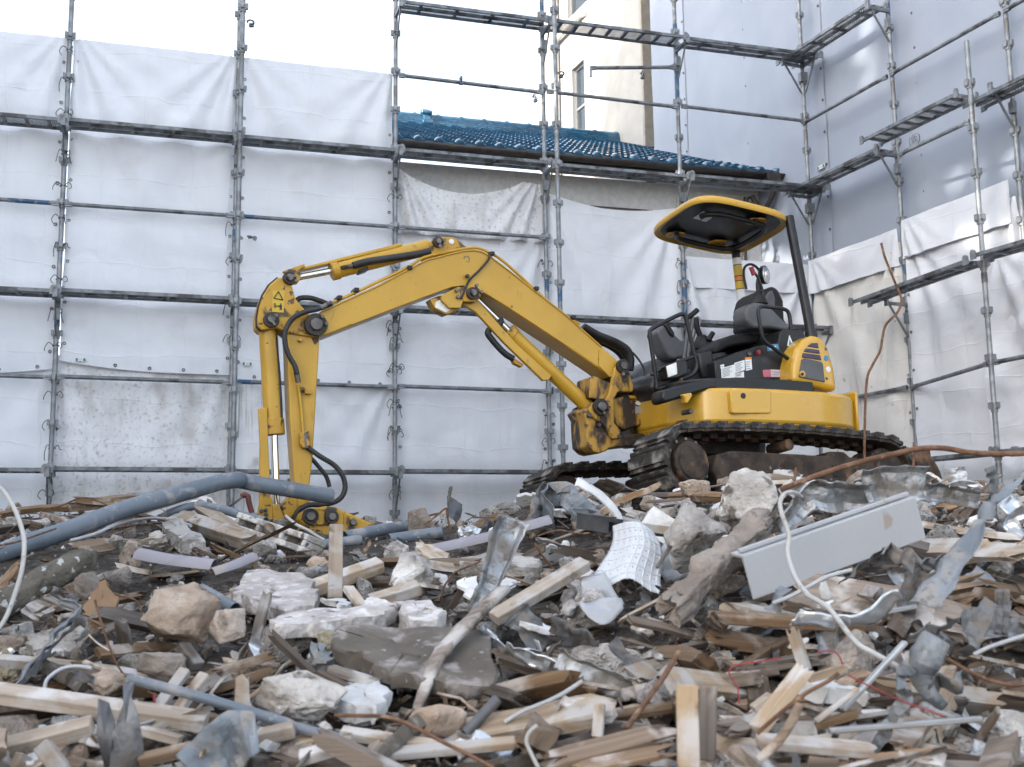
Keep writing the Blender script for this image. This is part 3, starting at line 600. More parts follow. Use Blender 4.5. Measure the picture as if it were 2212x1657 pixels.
# ================================================================== sheets
EYM = MB(); EYM.tube([(.013*math.cos(k/10*math.tau), 0, .013*math.sin(k/10*math.tau)) for k in range(10)], .0055, 5, closed=True)
EYM = EYM.mesh('eyelet', 60); EYM.materials.append(K['eyelet'])
def cord_mesh(seed):
    r = random.Random(seed); b = MB()
    b.tube([(.034*math.cos(a), .034*math.sin(a), r.uniform(-.004, .004)) for a in [k/10*math.tau for k in range(10)]], .0045, 5, closed=True)
    for s in (-1, 1):
        x = s*r.uniform(.04, .10); z = r.uniform(-.16, .04)
        b.tube(spline([(s*.012, -.036, 0), (s*.03+x*.3, -.05, .03), (x, -.05, z*.4), (x*.9+r.uniform(-.03, .03), -.045, z)], 5), .004, 5)
    me = b.mesh('tie_cord', 60); me.materials.append(K['cord']); return me
CORDS = [cord_mesh(k) for k in range(5)]
def tarp(name, org, ux, uy, w, z0, z1, mat, label, seed=0, fan=.02, wr=.012, sag=0., top=None, bottom=None, eyl=True, bulge=0., nu=56, nv=90, cat='tarpaulin', belly=(), skew=0., hem=False, cords=None, group='white sheets hung on the scaffold'):
    """grid sheet; local x along the wall, local y away, z up"""
    t = empty(name, org); ang = math.atan2(ux[1], ux[0]); t.rotation_euler = (0, 0, ang)
    rr = random.Random(seed); ph = [rr.uniform(0, 6.28) for _ in range(8)]
    def pos(u, v):
        x = u*w; zt = z1-(top(u) if top else 0)-sag*4*u*(1-u); zb = z0-(bottom(u) if bottom else 0); z = zb+(zt-zb)*v
        dz = max(zt-z, 0)+.12; y = 0
        for c, k in ((0, 1), (w, -1)):           # folds fanning down from the top corners
            th = math.atan2((x-c)*k, dz); rad = math.hypot(x-c, dz)
            y += fan*min(1, rad/.5)*math.exp(-rad/2.2)*math.exp(-(th/.75)**2)*math.sin(th*(15+3*math.sin(ph[0]+k))+ph[1]*k)*1.6
        y += wr*fbm((x*1.3+seed*7.1, z*.7, seed), 4)*2 + wr*.7*fbm((x*2.2+z*1.9+seed*3, z*2.4-x, seed+4), 3)
        y += wr*.35*math.sin(x*9+2.2*fbm((x, z*.5, seed+9), 2)*3+ph[2])*min(1, (zt-z)/.8)
        for zb_ in belly: y += .035*math.exp(-((z-zb_)/.10)**2)-.02*math.exp(-((z-zb_+.25)/.2)**2)
        y += bulge*math.sin(math.pi*u)
        # fold creases of the packed sheet
        for q in (.25, .5, .75): y += .006*math.exp(-((u-q)*w/.012)**2)
        for k in range(1, 7): y += .005*math.exp(-((z-z0-k*.62)/.014)**2)
        xx = x+skew*(zt-z)+.012*fbm((z*2, seed, 3), 2)*(1 if u in (0, 1) else .5)
        return (xx, y, z)
    b = MB().grid(pos, nu, nv); o = b.build('sheet', mat, t, smooth=180)
    if hem:
        MB().tube([Vector(pos(i/30, 0))+Vector((0, -.004, .0)) for i in range(31)], .006, 5).build('hem', mat, t)
    if eyl:
        for u in ((0, 1) if eyl is True else eyl):
            n = max(2, int((z1-z0)/.42))
            for k in range(n):
                v = (k+.4)/n; p = pos(u, v); e = link('eyelet', EYM, None, t); e.location = (p[0]+(.035 if u == 0 else -.035), p[1]-.008, p[2])
        if hem:
            n = int(w/.33)
            for k in range(n):
                p = pos((k+.6)/n, .0); e = link('eyelet', EYM, None, t); e.location = (p[0], p[1]-.008, p[2]+.035)
    if cords:
        for (x, z, k) in cords:
            e = link('tie_cord', CORDS[k % 5], None, t); e.location = (x, -.05, z); e.rotation_euler = (0, 0, RNG.uniform(-.4, .4))
    return tag(t, label, cat, group)
TO = .06
def cset(x, zs, k0=0): return [(x, z, k0+i) for i, z in enumerate(zs)]
def ta(s0, s1, z0, z1, mat, label, off=TO, **k): return tarp('tarpaulin', SA(s0, 0, off), DA, NA, s1-s0, z0, z1, K[mat], label, **k)
ta(-3.6, -1.75, .3, 7.08, 'tarp', 'white tarpaulin outside the left picture edge', seed=21)
ta(-1.82, -.03, 3.35, 7.06, 'tarp', 'upper white tarpaulin at the left picture edge', seed=1, belly=(6.1, 5.15, 4.25), hem=True, bottom=lambda u: -.12*u*u, fan=.035)
ta(-1.82, .02, .3, 3.6, 'tarp', 'plain lower white tarpaulin at the left picture edge', off=TO+.05, seed=2, belly=(2.4,))
T_B = ta(.03, 1.74, 3.46, 7.06, 'tarp', 'upper white tarpaulin in the second bay from the left', seed=3, belly=(6.1, 5.15, 4.25), hem=True, fan=.04, bottom=lambda u: -.10*(1-u)**3,
   cords=cset(-.03, (6.9, 6.55, 6.2, 5.75, 5.4, 5.05, 4.75, 4.4, 4.05, 3.7), 1)+cset(1.715, (5.1, 4.7, 4.2, 3.85), 2))
ta(-.01, 1.78, .3, 3.62, 'tarp_dirty', 'dirt-stained lower tarpaulin in the second bay from the left', off=TO+.05, seed=4, belly=(2.4,), cords=cset(.01, (3.2, 2.9, 2.65, 2.2, 2.0), 0))
T_C = ta(1.79, 3.50, 3.42, 7.06, 'tarp', 'upper white tarpaulin behind the excavator arm', seed=5, belly=(6.1, 5.15, 4.25), hem=True, fan=.03, bottom=lambda u: .05*u,
   cords=cset(1.735, (5.55, 4.05, 3.6, 3.2, 2.9), 3))
ta(1.74, 2.42, .3, 3.55, 'tarp_streak', 'dirt-streaked narrow tarpaulin just left of the arm', off=TO+.04, seed=6, nu=30)
ta(2.40, 3.56, .3, 3.55, 'tarp', 'clean lower tarpaulin right of the excavator arm', off=TO+.06, seed=16, belly=(2.4,), nu=40)
def dtop(u): return .05+.26*math.sin(math.pi*min(1, u*1.15))**.8*(1-.15*u)+.10*u
ta(3.55, 5.28, 5.16, 6.02, 'tarp_dirty', 'sagging dirty cloth hung under the blue roof', seed=7, top=dtop, fan=.05, wr=.03, nv=50, eyl=False, nu=70)
ta(3.56, 5.33, .3, 5.22, 'tarp', 'creased white tarpaulin behind the boom bend', off=TO+.05, seed=8, belly=(4.2, 2.4), wr=.016, cords=cset(-.03, (4.1, 3.9, 3.55, 3.15, 2.85, 2.2), 1)+cset(1.76, (3.1, 2.8, 2.55, 4.9), 2))
ta(5.36, 7.06, .3, 5.78, 'tarp', 'white tarpaulin with sagging top left of the canopy', seed=9, top=lambda u: .0+.12*math.sin(math.pi*u)+.06*u, belly=(4.2,), fan=.03, cords=cset(1.72, (5.0, 4.75, 4.5, 4.0), 1))
ta(7.12, 8.86, .3, 5.06, 'tarp', 'white tarpaulin with folded hem right behind the seat', seed=10, fan=.05, wr=.018, hem=False, belly=(4.2,))
ta(7.13, 8.85, 4.72, 5.10, 'tarp', 'folded-down top flap of the sheet behind the mirror', off=TO-.03, seed=11, nv=16, eyl=False, hem=True, wr=.008)
def tb(s0, s1, z0, z1, mat, label, off=-.01, name='tarpaulin', **k):   # s0 farther than s1: local x runs towards the camera
    return tarp(name, SB(s0, 0, off), -DB, NB, s0-s1, z0, z1, K[mat], label, **k)
tb(-.03, -1.58, .3, 4.98, 'tarp_brown', 'brown-stained white tarpaulin right of the excavator tail', seed=12, wr=.018, fan=.03, top=lambda u: .0)
tb(-.02, -1.59, 4.70, 5.13, 'tarp', 'folded-down top flap of the brown-stained tarpaulin', off=-.05, seed=13, nv=16, eyl=False, hem=True, wr=.014)
tb(-1.68, -3.25, .3, 5.02, 'tarp', 'white side tarpaulin left of the free-topped pole', seed=14, wr=.016, fan=.03)
tb(-1.66, -3.2, 4.76, 5.20, 'tarp', 'folded-down top flap left of the free-topped pole', off=-.05, seed=15, nv=16, eyl=False, hem=True, wr=.014)
tb(-3.0, -3.9, .3, 4.4, 'tarp', 'loose hanging tarpaulin edge beside the free-topped pole', off=-.10, seed=17, wr=.05, fan=.05, skew=-.12, nu=30, eyl=False)
tb(-3.35, -5.2, .3, 5.25, 'tarp', 'white side tarpaulin at the right picture edge', off=.02, seed=18, wr=.02)
def bs(px, py=330): return float((onplane(px, py, SB(0, 0, .16), NB)-SB(0, 0, .16)) @ DB)
edges = [bs(1414), bs(1484), bs(1617), bs(1778, 200), bs(1982, 200), -3.45, -4.9, -6.4]
nmz = ['beside the cream building corner', 'left of centre above the blue roof', 'above the roof end beside the corner pole', 'right of the corner pole', 'behind the ladder-rung plank', 'at the upper right picture edge', 'outside the right picture edge']
BAR = []
for i in range(len(edges)-1):
    BAR.append(tb(edges[i]+.004, edges[i+1]-.03, .2, 13.5, 'barrier', 'tall grey-blue noise barrier sheet ' + nmz[i], off=.16+.012*(i % 2), name='noise_barrier_sheet', seed=30+i, wr=.0025, fan=.0, nu=24, nv=150, cat='barrier sheet', eyl=(1,), group='grey-blue sheets wrapping the building'))
# building wrapped behind the barrier sheets
bw = MB(); a0, a1 = SB(edges[0], 0, .5), SB(-7, 0, .5); e1 = a0+NB*8; e2 = a1+NB*8
bw.add([a0, a1, e2, e1]+[q+np.array([0, 0, 13.3]) for q in (a0, a1, e2, e1)], [(0, 1, 5, 4), (1, 2, 6, 5), (2, 3, 7, 6), (3, 0, 4, 7), (4, 5, 6, 7)])
tag(bw.build('wrapped_building', K['beige_wall'], None, None), 'building hidden behind the grey-blue barrier sheets', 'building')

def sheet_tag(par, px, py, n, w=.11, h=.035, off=-.03):
    """small white tag with green ends sewn on a sheet"""
    o = np.array(par.location); p = onplane(px, py, o+n*off, n)-o; a = par.rotation_euler.z; x, y, z = p[0]*math.cos(a)+p[1]*math.sin(a), -p[0]*math.sin(a)+p[1]*math.cos(a), p[2]
    t = MB().box((x, y, z), (w, .004, h)).build('maker_tag', K['decal_white'], par, None)
    for s_ in (-1, 1): MB().box((x+s_*w*.36, y-.003, z), (w*.2, .003, h*.8)).build('tag_mark', K['decal_green'], t, None)
    for s_ in (-1, 1): MB().box((x+s_*w*.07, y-.003, z), (w*.05, .003, h*.35)).build('tag_mark', K['decal_pink'], t, None)
sheet_tag(T_B, 174, 777, NA, .10); sheet_tag(T_C, 534, 786, NA, .10)
sheet_tag(BAR[3], 1773, 361, NB, .15, .05, -.04); sheet_tag(BAR[4], 1973, 262, NB, .16, .055, -.04)
def stamp(par, px, py, n, size=.11):
    o = np.array(par.location); p = onplane(px, py, o-n*.035, n)-o; a = par.rotation_euler.z; x, y, z = p[0]*math.cos(a)+p[1]*math.sin(a), -p[0]*math.sin(a)+p[1]*math.cos(a), p[2]
    cu = bpy.data.curves.new('stamp', 'FONT'); cu.body = '\u4eee'; cu.size = size; cu.align_x = 'CENTER'; cu.align_y = 'CENTER'; tmp = bpy.data.objects.new('stamp_tmp', cu); COL.objects.link(tmp)
    me = bpy.data.meshes.new_from_object(tmp.evaluated_get(bpy.context.evaluated_depsgraph_get())); COL.objects.unlink(tmp); bpy.data.objects.remove(tmp)
    me.materials.clear(); o2 = link('approval_stamp', me, K['sheet_dark'], par); o2.location = (x, y, z); o2.rotation_euler = (math.pi/2, 0, 0)
    for s_ in (-1, 1): MB().tube([(x+s_*size*.75*math.cos(t), y, z-size*.1+size*.75*math.sin(t)) for t in [(-1.1+k*.22) for k in range(9)]], .004, 5).build('stamp_wreath', K['sheet_dark'], par)
try: stamp(BAR[4], 1975, 300, NB)
except Exception as ex: print('stamp', ex)
# ================================================================== excavator
def excavator():
    PSI = math.radians(22); O = np.array([1.60, 9.35, 1.90])
    Fv = np.array([-math.cos(PSI), -math.sin(PSI), 0]); Lv = np.array([math.sin(PSI), -math.cos(PSI), 0])
    X = empty('excavator', O, math.pi+PSI)
    tag(X, 'small yellow tracked excavator with canopy standing on the rubble pile', 'excavator')
    def T(pts, v):
        out = []
        for (x, y) in pts:
            d = onplane(x, y, O+v*Lv, Lv)-O; out.append((float(d @ Fv), float(d[2])))
        return out
    def P3(x, y, v):
        a, b = T([(x, y)], v)[0]; return Vector((a, v, b))
    ca = lambda *p: [(479.4+.279*x, 445+.279*y) for x, y in p]
    cb = lambda *p: [(1027.2+.248*x, 616.3+.248*y) for x, y in p]
    cc = lambda *p: [(1301+.3059*x, 383.5+.3059*y) for x, y in p]
    cd = lambda *p: [(1130+.4025*x, 787.5+.4025*y) for x, y in p]
    ce = lambda *p: [(547.8+.2786*x, 1027+.2786*y) for x, y in p]
    fn = lambda a, b, c: (a, c, b)
    def fix(o):
        bm = bmesh.new(); bm.from_mesh(o.data); bmesh.ops.recalc_face_normals(bm, faces=bm.faces); bm.to_mesh(o.data); bm.free(); return o
    def plate(name, pix, v0, v1, m, par=X, bw=.008, at=None, seg=2):
        b = MB().prism(T(pix, at if at is not None else max(v0, v1)), fn, v0, v1); o = fix(b.build(name, K[m], par, 40))
        if bw: bevel(o, bw, seg)
        return o
    def tube(name, pix, v, r, m, par=X, n=5, seg=10, vs_=None):
        pts = [P3(x, y, (vs_[i] if vs_ else v)) for i, (x, y) in enumerate(pix)]
        return MB().tube(spline(pts, n) if n > 1 else pts, r, seg).build(name, K[m], par, 50)
    def cylv(name, pix, v0, v1, r, m, par=X, seg=20, bw=.004):
        a, b = T(pix, v1)[0]; o = MB().cyl((a, v0, b), (a, v1, b), r, seg).build(name, K[m], par, 40)
        if bw: bevel(o, bw, 2)
        return o
    def pin(pix, v, r, par, grease=True, tab=None):
        """greasy boss, pin end and locking bolts"""
        a, b = T(pix, v)[0]
        if grease: bevel(MB().cyl((a, v-.005, b), (a, v+.028, b), r*1.35, 20).build('boss', K['grease'], par, 40), .004)
        bevel(MB().cyl((a, v, b), (a, v+.05, b), r*.74, 18).build('pin', K['bolt'], par, 40), .006)
        if tab:
            c, d = T(tab, v)[0]; q = MB().bar((a, v+.03, b), (c, v+.03, d), .018, .05).build('pin_keeper', K['grease'], par, None); bevel(q, .004)
            for k in (-1, 1):
                e = Vector((d-b, 0, -(c-a))).normalized()*.03*k
                MB().cyl((c+e.x, v+.03, d+e.z), (c+e.x, v+.058, d+e.z), .014, 6).build('bolt', K['bolt'], par, 20)
    # ---------------------------------------------------------------- boom
    bw_ = .125
    top = [(674, 688), (691, 674), (722, 659), (814, 617), (878, 583), (920, 561), (968, 548.5), (1000, 541), (1023, 539), (1040, 542), (1056, 551), (1096, 581), (1131, 608), (1225, 682), (1300, 749), (1332, 777)]
    bot = [(1346, 786), (1348, 800), (1336, 812), (1318, 815), (1296, 797), (1225, 749), (1151, 700), (1096, 664), (1050, 636), (1036, 628), (1018, 621), (998, 618), (975, 621), (931, 637), (870, 660), (758, 703), (700, 726), (680, 722), (668, 706)]
    boom = plate('boom', top+bot, -bw_, bw_, 'yellow', bw=.012, seg=3)
    # weld flanges standing out along top and bottom edges
    tl = T(top[1:-1], bw_); bl = T(bot[5:-3], bw_)
    MB().tube([(a, bw_+.004, b-.006) for a, b in tl], .007, 6).build('weld_bead', K['yellow'], boom)
    MB().tube([(a, bw_+.004, b+.008) for a, b in bl], .007, 6).build('weld_bead', K['yellow'], boom)
    # hard lines clipped along the top edge
    for k, dv in enumerate((.10, .06)):
        tube('hydraulic_line', ca((860, 745), (1000, 685), (1200, 590), (1430, 480), (1560, 400), (1750, 355), (1950, 322), (2060, 355), (2200, 445))+cb((640, 150), (820, 290), (905, 335)), dv, .012, 'yellow', boom, 3, 8)
    for q in (ca((900, 720))[0], ca((1030, 660))[0], ca((1440, 490))[0], ca((2075, 380))[0], cb((510, 40))[0], cb((830, 290))[0]):
        p = P3(q[0], q[1], .09); bevel(MB().box(p, (.035, .13, .03)).build('line_clip', K['black_paint'], boom, None), .004)
    plate('boom_foot_patch', cb((1080, 560), (1150, 575), (1215, 650), (1200, 780), (1170, 800), (1075, 700)), bw_, bw_+.012, 'yellow', boom, .003)
    plate('cylinder_ear', ca((1700, 690), (1830, 625), (1900, 640), (1850, 790), (1760, 790), (1700, 730)), bw_-.02, bw_+.015, 'yellow', boom, .005)
    arch = plate('cylinder_boss', ca((1830, 640), (1900, 610), (2000, 640), (2010, 700), (1960, 745), (1870, 740)), -.09, bw_+.02, 'yellow_worn', boom, .008)
    pin(ca((1935, 680)), bw_+.02, .036, boom, tab=ca((1975, 650)))
    for q in ((1822, 650), (1835, 700), (1905, 540)): cylv('plug', ca(q), bw_+.015, bw_+.045, .016, 'bolt', boom, 12)
    # bracket on the bend for the arm cylinder
    brp = ca((1590, 420), (1612, 330), (1610, 275), (1680, 238), (1790, 240), (1830, 265), (1900, 322), (1760, 372), (1660, 385))
    for (a, b) in ((.075, .10), (-.10, -.075)): plate('cylinder_bracket', brp, a, b, 'yellow_worn', boom, .006, at=.1)
    cylv('bracket_hole', ca((1778, 275)), .098, .104, .022, 'decal_white', boom); pin(ca((1668, 282)), .10, .032, boom, tab=ca((1690, 300)))
    # work lamp under the boom
    plate('boom_lamp', ca((1610, 720), (1690, 690), (1845, 760), (1840, 800), (1740, 840), (1650, 795)), -.02, .10, 'yellow_worn', boom, .006)
    plate('lamp_lens', ca((1655, 745), (1690, 725), (1795, 790), (1735, 825), (1650, 785)), -.01, .105, 'lamp_glass', boom, .003)
    tube('black_cable', ca((2075, 370), (2060, 420), (1990, 500), (1920, 570), (1880, 650), (1850, 720)), bw_+.02, .009, 'hose_black', boom, 4, 8)
    # logo-like small green seal
    a, b = T(ca((1895, 410)), bw_)[0]
    MB().tube([(a+.022*math.cos(t), bw_+.002, b+.022*math.sin(t)) for t in [k/12*math.tau for k in range(10)]], .003, 5).build('green_mark', K['decal_green'], boom)
    # ---------------------------------------------------------------- arm
    aw = .105
    head = ca((440, 552), (500, 565), (545, 625), (570, 715), (640, 800), (690, 850), (740, 880), (770, 950), (757, 1010), (740, 1020))
    headb = ca((500, 985), (470, 960), (420, 945), (310, 962), (278, 930), (275, 870), (290, 780), (320, 690), (370, 610))
    arm = plate('arm', ca((500, 985), (480, 940), (560, 880), (700, 850), (757, 1010), (748, 1200), (735, 1400), (722, 1640))+[(676, 985), (670, 1040), (661, 1092), (642, 1098), (636, 1040), (630, 960)]+ca((525, 1640), (512, 1300)), -aw+.02, aw-.02, 'yellow', bw=.012, seg=3)
    hp = plate('arm_head', head+headb, -aw, aw, 'yellow_worn', arm, .010)
    MB().tube([(a, aw-.03, b) for a, b in T(ca((310, 962), (278, 930), (275, 870), (290, 780), (320, 690), (370, 610), (440, 552)), aw)], .012, 6).build('wear_edge', K['grease'], arm)
    pin(ca((725, 922)), bw_+.0, .062, arm, tab=ca((782, 893)))
    pin(ca((380, 885)), aw, .042, arm, tab=ca((402, 890)))
    pin(ca((520, 562)), aw, .036, arm)
    plate('grease_run', ca((660, 940), (700, 1000), (750, 1005), (748, 1050), (720, 1075), (700, 1040)), aw-.025, aw-.017, 'grease', arm, 0)
    cylv('plug', ca((610, 1035)), aw-.02, aw+.01, .016, 'yellow_worn', arm, 14)
    # warning plates on the arm head
    w1 = plate('warning_sign', ca((395, 655), (485, 655), (478, 825), (388, 818)), aw, aw+.003, 'decal_yellow', arm, 0)
    tri = ca((438, 662), (473, 727), (402, 714)); tb_ = MB()
    for i in range(3):
        p, q = P3(*tri[i], aw+.006), P3(*tri[(i+1) % 3], aw+.006); tb_.bar(p, q, .004, .006)
    tb_.build('triangle_mark', K['black_paint'], w1 if False else arm, None)
    mk = MB(); c = P3(*ca((456, 760))[0], aw+.006); mk.cyl(c+Vector((0, -.002, 0)), c+Vector((0, .001, 0)), .006, 10)
    mk.bar(P3(*ca((456, 768))[0], aw+.006), P3(*ca((456, 785))[0], aw+.006), .004, .016)
    for d_ in (-5, 5): mk.bar(P3(*ca((456+d_*.5, 785))[0], aw+.006), P3(*ca((456+d_, 803))[0], aw+.006), .004, .006)
    mk.bar(P3(*ca((420, 775))[0], aw+.006), P3(*ca((446, 775))[0], aw+.006), .004, .004)
    for e, s in ((420, 1), (446, -1)):
        for k in (-6, 6): mk.bar(P3(*ca((e, 775))[0], aw+.006), P3(*ca((e+7*s, 775+k))[0], aw+.006), .004, .004)
    for (x0, y0, x1, y1) in ((404, 755, 404, 785), (404, 755, 414, 755), (414, 755, 414, 785), (404, 785, 414, 785)): mk.bar(P3(*ca((x0, y0))[0], aw+.006), P3(*ca((x1, y1))[0], aw+.006), .004, .003)
    mk.build('keep_clear_mark', K['black_paint'], arm, None)
    # raised line and clamps on the arm
    tube('hydraulic_line', ca((590, 1385), (605, 1480), (620, 1640))+[(655, 935)], aw, .011, 'yellow', arm, 2, 8)
    for q in ((630, 1418), (665, 1440)): bevel(MB().box(P3(*ca(q)[0], aw), (.05, .04, .032)).build('line_clip', K['yellow_worn'], arm, None), .004)
    cylv('bolt', ca((630, 1415)), aw, aw+.045, .014, 'bolt', arm, 8)
    # ---------------------------------------------------------------- hydraulic cylinders
    def cyl_unit(name, a, b, c, v, rb, rr_, label=None):
        """rod from pin a to b, barrel from b to c (picture points)"""
        A, B, C_ = P3(*a, v), P3(*b, v), P3(*c, v)
        o = MB().cyl(B, C_, rb, 22).build(name, K['yellow'], X, 40); bevel(o, .006)
        MB().cyl(A, B+(C_-B)*.1, rr_, 18).build('piston_rod', K['chrome'], o, 40)
        d = (C_-B).normalized()
        bevel(MB().cyl(B-d*.004, B+d*.055, rb*1.13, 22).build('gland', K['yellow_worn'], o, 40), .006)
        bevel(MB().cyl(A+Vector((0, -.05, 0)), A+Vector((0, .05, 0)), rr_*1.9, 18).build('rod_eye', K['yellow_worn'], o, 40), .006)
        return o
    ac = cyl_unit('arm_cylinder', ca((520, 565))[0], ca((850, 508))[0], ca((1600, 318))[0], .02, .062, .026)
    plate('rod_guard', ca((605, 478), (1370, 288), (1395, 286), (1395, 308), (1340, 325), (605, 500)), -.045, .06, 'yellow', ac, .006)
    plate('guard_foot', ca((470, 505), (640, 445), (645, 475), (605, 490), (612, 560), (585, 600), (545, 605), (555, 560), (500, 530)), aw-.02, aw+.02, 'yellow_worn', ac, .006)
    for q in ((563, 540), (575, 578)): cylv('bolt', ca(q), aw+.02, aw+.04, .013, 'bolt', ac, 8)
    tube('cylinder_hose', ca((1015, 462), (1130, 430), (1300, 405), (1500, 375), (1610, 352)), .09, .028, 'hose_black', ac, 4, 10)
    tube('hose_fitting', ca((925, 480), (1012, 462)), .09, .016, 'bolt', ac, 1, 10)
    plate('cylinder_band', ca((1060, 500), (1130, 465), (1140, 492), (1075, 515)), -.02, .085, 'black_paint', ac, .004)
    bc = cyl_unit('boom_cylinder', ca((1935, 680))[0], cb((285, 400))[0], cb((975, 1055))[0], .01, .060, .028)
    plate('rod_guard', ca((1852, 752), (1895, 742))+cb((20, 130), (370, 520), (665, 785), (640, 825), (590, 830), (250, 500), (0, 230)), .045, .085, 'yellow', bc, .006)
    tube('cylinder_hose', cb((210, 290), (215, 330), (110, 400), (140, 470), (250, 590), (330, 640)), .03, .026, 'hose_black', bc, 5, 10)
    plate('hose_elbow', cb((310, 615), (420, 690), (405, 712), (340, 680)), -.02, .04, 'yellow_worn', bc, .004)
    # far-side hydraulic hose bundle and hoses over the boom foot
    tube('boom_foot_hose', cb((930, 370), (1000, 420), (1100, 460), (1200, 500), (1290, 560), (1340, 640), (1330, 730)), .03, .042, 'hose_black', boom, 5, 12)
    tube('boom_foot_hose', cb((930, 380), (1050, 460), (1180, 520), (1270, 590), (1310, 670), (1290, 740)), -.04, .040, 'rubber', boom, 5, 12)
    tube('boom_foot_hose', cb((940, 360), (1080, 440), (1210, 490), (1320, 560), (1352, 650), (1345, 740)), .085, .03, 'rubber', boom, 5, 12)
    tube('thin_cable', cb((1300, 530), (1400, 620), (1470, 740), (1450, 850), (1390, 890)), .05, .009, 'hose_black', boom, 5, 8)
    for dv in (.0, .05): tube('arm_hose', ca((845, 770), (760, 735), (680, 712), (600, 716), (560, 760)), -.02-dv, .020, 'hose_black', arm, 5, 10)
    # ribbed hose
    def ribbed(name, pix, v, r, par, vs_=None):
        pts = spline([P3(x, y, (vs_[i] if vs_ else v)) for i, (x, y) in enumerate(pix)], 14); rs = [r*(1.0 if k % 2 else .80) for k in range(len(pts))]
        return MB().tube(pts, rs, 10).build(name, K['hose_black'], par, 180)
    ribbed('ribbed_hose', ca((835, 760), (740, 798), (640, 822), (545, 875), (490, 970), (490, 1070), (520, 1160), (560, 1230), (583, 1300)), aw+.06, .021, arm)
    tube('hose_fitting', ca((765, 790), (850, 752)), aw+.06, .021, 'bolt', arm, 1, 10); tube('hose_fitting', ca((575, 1285), (592, 1365)), aw+.04, .020, 'bolt', arm, 1, 10)
    ribbed('ribbed_hose', [(664, 966), (690, 985), (722, 1005), (741, 1030), (745, 1058), (731, 1080), (700, 1090), (668, 1091), (645, 1103), (636, 1122)], .05, .021, arm, vs_=[.1, .11, .12, .12, .12, .12, .12, .13, .13, .12])
    ribbed('ribbed_hose', [(668, 985), (690, 1010), (705, 1030), (712, 1052)], -.02, .018, arm)
    tube('hose_fitting', [(657, 935), (660, 968)], aw+.01, .022, 'bolt', arm, 1, 10)
    plate('valve_block', [(648, 935), (668, 931), (670, 962), (655, 968), (648, 958)], aw-.03, aw+.03, 'yellow_worn', arm, .005)
    # bucket cylinder on the front of the arm
    bk = MB().cyl(P3(579, 712, .0), P3(592, 938, .0), .068, 22).build('bucket_cylinder', K['yellow'], X, 40); bevel(bk, .006)
    MB().cyl(P3(592, 930, .0), P3(597, 1090, .0), .028, 18).build('piston_rod', K['chrome'], bk, 40)
    bevel(MB().cyl(P3(590, 905, 0), P3(592, 940, 0), .078, 22).build('gland', K['yellow_worn'], bk, 40), .006)
    plate('rod_guard', [(558, 882), (577, 880), (580, 960), (586, 1108), (560, 1108), (562, 960)], .03, .07, 'yellow', bk, .006)
    plate('cylinder_side_pipe', ca((395, 950), (425, 950), (445, 1300), (450, 1640), (432, 1640), (425, 1300)), -.09, -.06, 'hose_black', bk, .005)
    tube('cylinder_hose', ca((405, 960), (420, 1100), (440, 1300), (455, 1560))+[(607, 905)], .04, .014, 'hose_black', bk, 3, 8)
    # link and bucket
    lk = plate('bucket_link', ce((35, 300), (60, 130), (110, 120), (150, 200), (150, 350), (60, 330)), .06, .11, 'yellow_worn', X, .006)
    plate('bucket_link', ce((150, 235), (190, 220), (240, 330), (250, 380), (150, 360)), .07, .115, 'yellow_worn', X, .006)
    plate('bucket_link', ce((215, 240), (310, 130), (440, 110), (440, 210), (330, 300), (250, 350)), -.08, .08, 'yellow_worn', X, .006)
    for q in ((62, 275), (95, 268), (98, 305)): cylv('bolt', ce(q), .10, .125, .014, 'bolt', lk, 10)
    bkt = ce((345, 345), (365, 295), (410, 262), (560, 238), (640, 246), (760, 300), (985, 402), (930, 480), (700, 480), (420, 460))
    bu = plate('bucket', bkt, -.26, .26, 'yellow_worn', X, .014)
    plate('bucket_ear', ce((345, 340), (370, 290), (420, 262), (640, 245), (700, 300), (700, 380), (400, 390)), .26, .285, 'yellow_worn', bu, .008)
    for q, r in (((437, 318), .042), ((602, 322), .036)): pin(ce(q), .285, r, bu)
    cylv('bolt', ce((777, 362)), .26, .30, .024, 'bolt', bu, 14)
    # ---------------------------------------------------------------- swing bracket
    sb = plate('swing_bracket', cb((930, 1090), (1010, 1040), (1110, 1190), (1250, 1290), (1440, 1360), (1445, 1390), (1160, 1420), (1150, 1440), (1080, 1465), (1030, 1450), (980, 1400), (970, 1290), (965, 1160)), -.15, .15, 'yellow_greasy', X, .015)
    ear = cb((1262, 668), (1300, 682), (1345, 770), (1380, 880), (1372, 930), (1240, 928), (1208, 1000), (1212, 1200), (1270, 1265), (1245, 1335), (1190, 1340), (1110, 1210), (1010, 1140), (985, 1080), (1010, 1030), (1075, 1000), (1130, 1010), (1165, 940), (1215, 720))
    for (a, b) in ((.135, .18), (-.18, -.135)): plate('bracket_ear', ear, a, b, 'yellow_greasy', sb, .010, at=.18)
    plate('bracket_web', cb((1000, 800), (1040, 790), (1180, 850), (1200, 960), (1100, 1000), (990, 980)), -.13, .13, 'yellow_greasy', sb, .01)
    pin(cb((1275, 708)), .18, .042, sb, tab=cb((1290, 775))); pin(cb((1085, 1062)), .18, .05, sb, tab=cb((1115, 1095)))
    for q in ((1255, 1315), (1080, 1215), (1000, 1130)): cylv('bolt', cb(q), .14, .19, .018, 'bolt', sb, 10)
    yk = plate('swing_post', cb((1190, 990), (1340, 955), (1490, 962), (1690, 1045), (1700, 1285), (1650, 1300), (1620, 1235), (1540, 1200), (1400, 1225), (1300, 1265), (1205, 1210)), -.13, .13, 'yellow_greasy', X, .012)
    plate('swing_post_cap', cb((1340, 958), (1490, 962), (1690, 1045), (1690, 1062), (1485, 985), (1350, 985)), .13, .15, 'yellow', yk, .004)
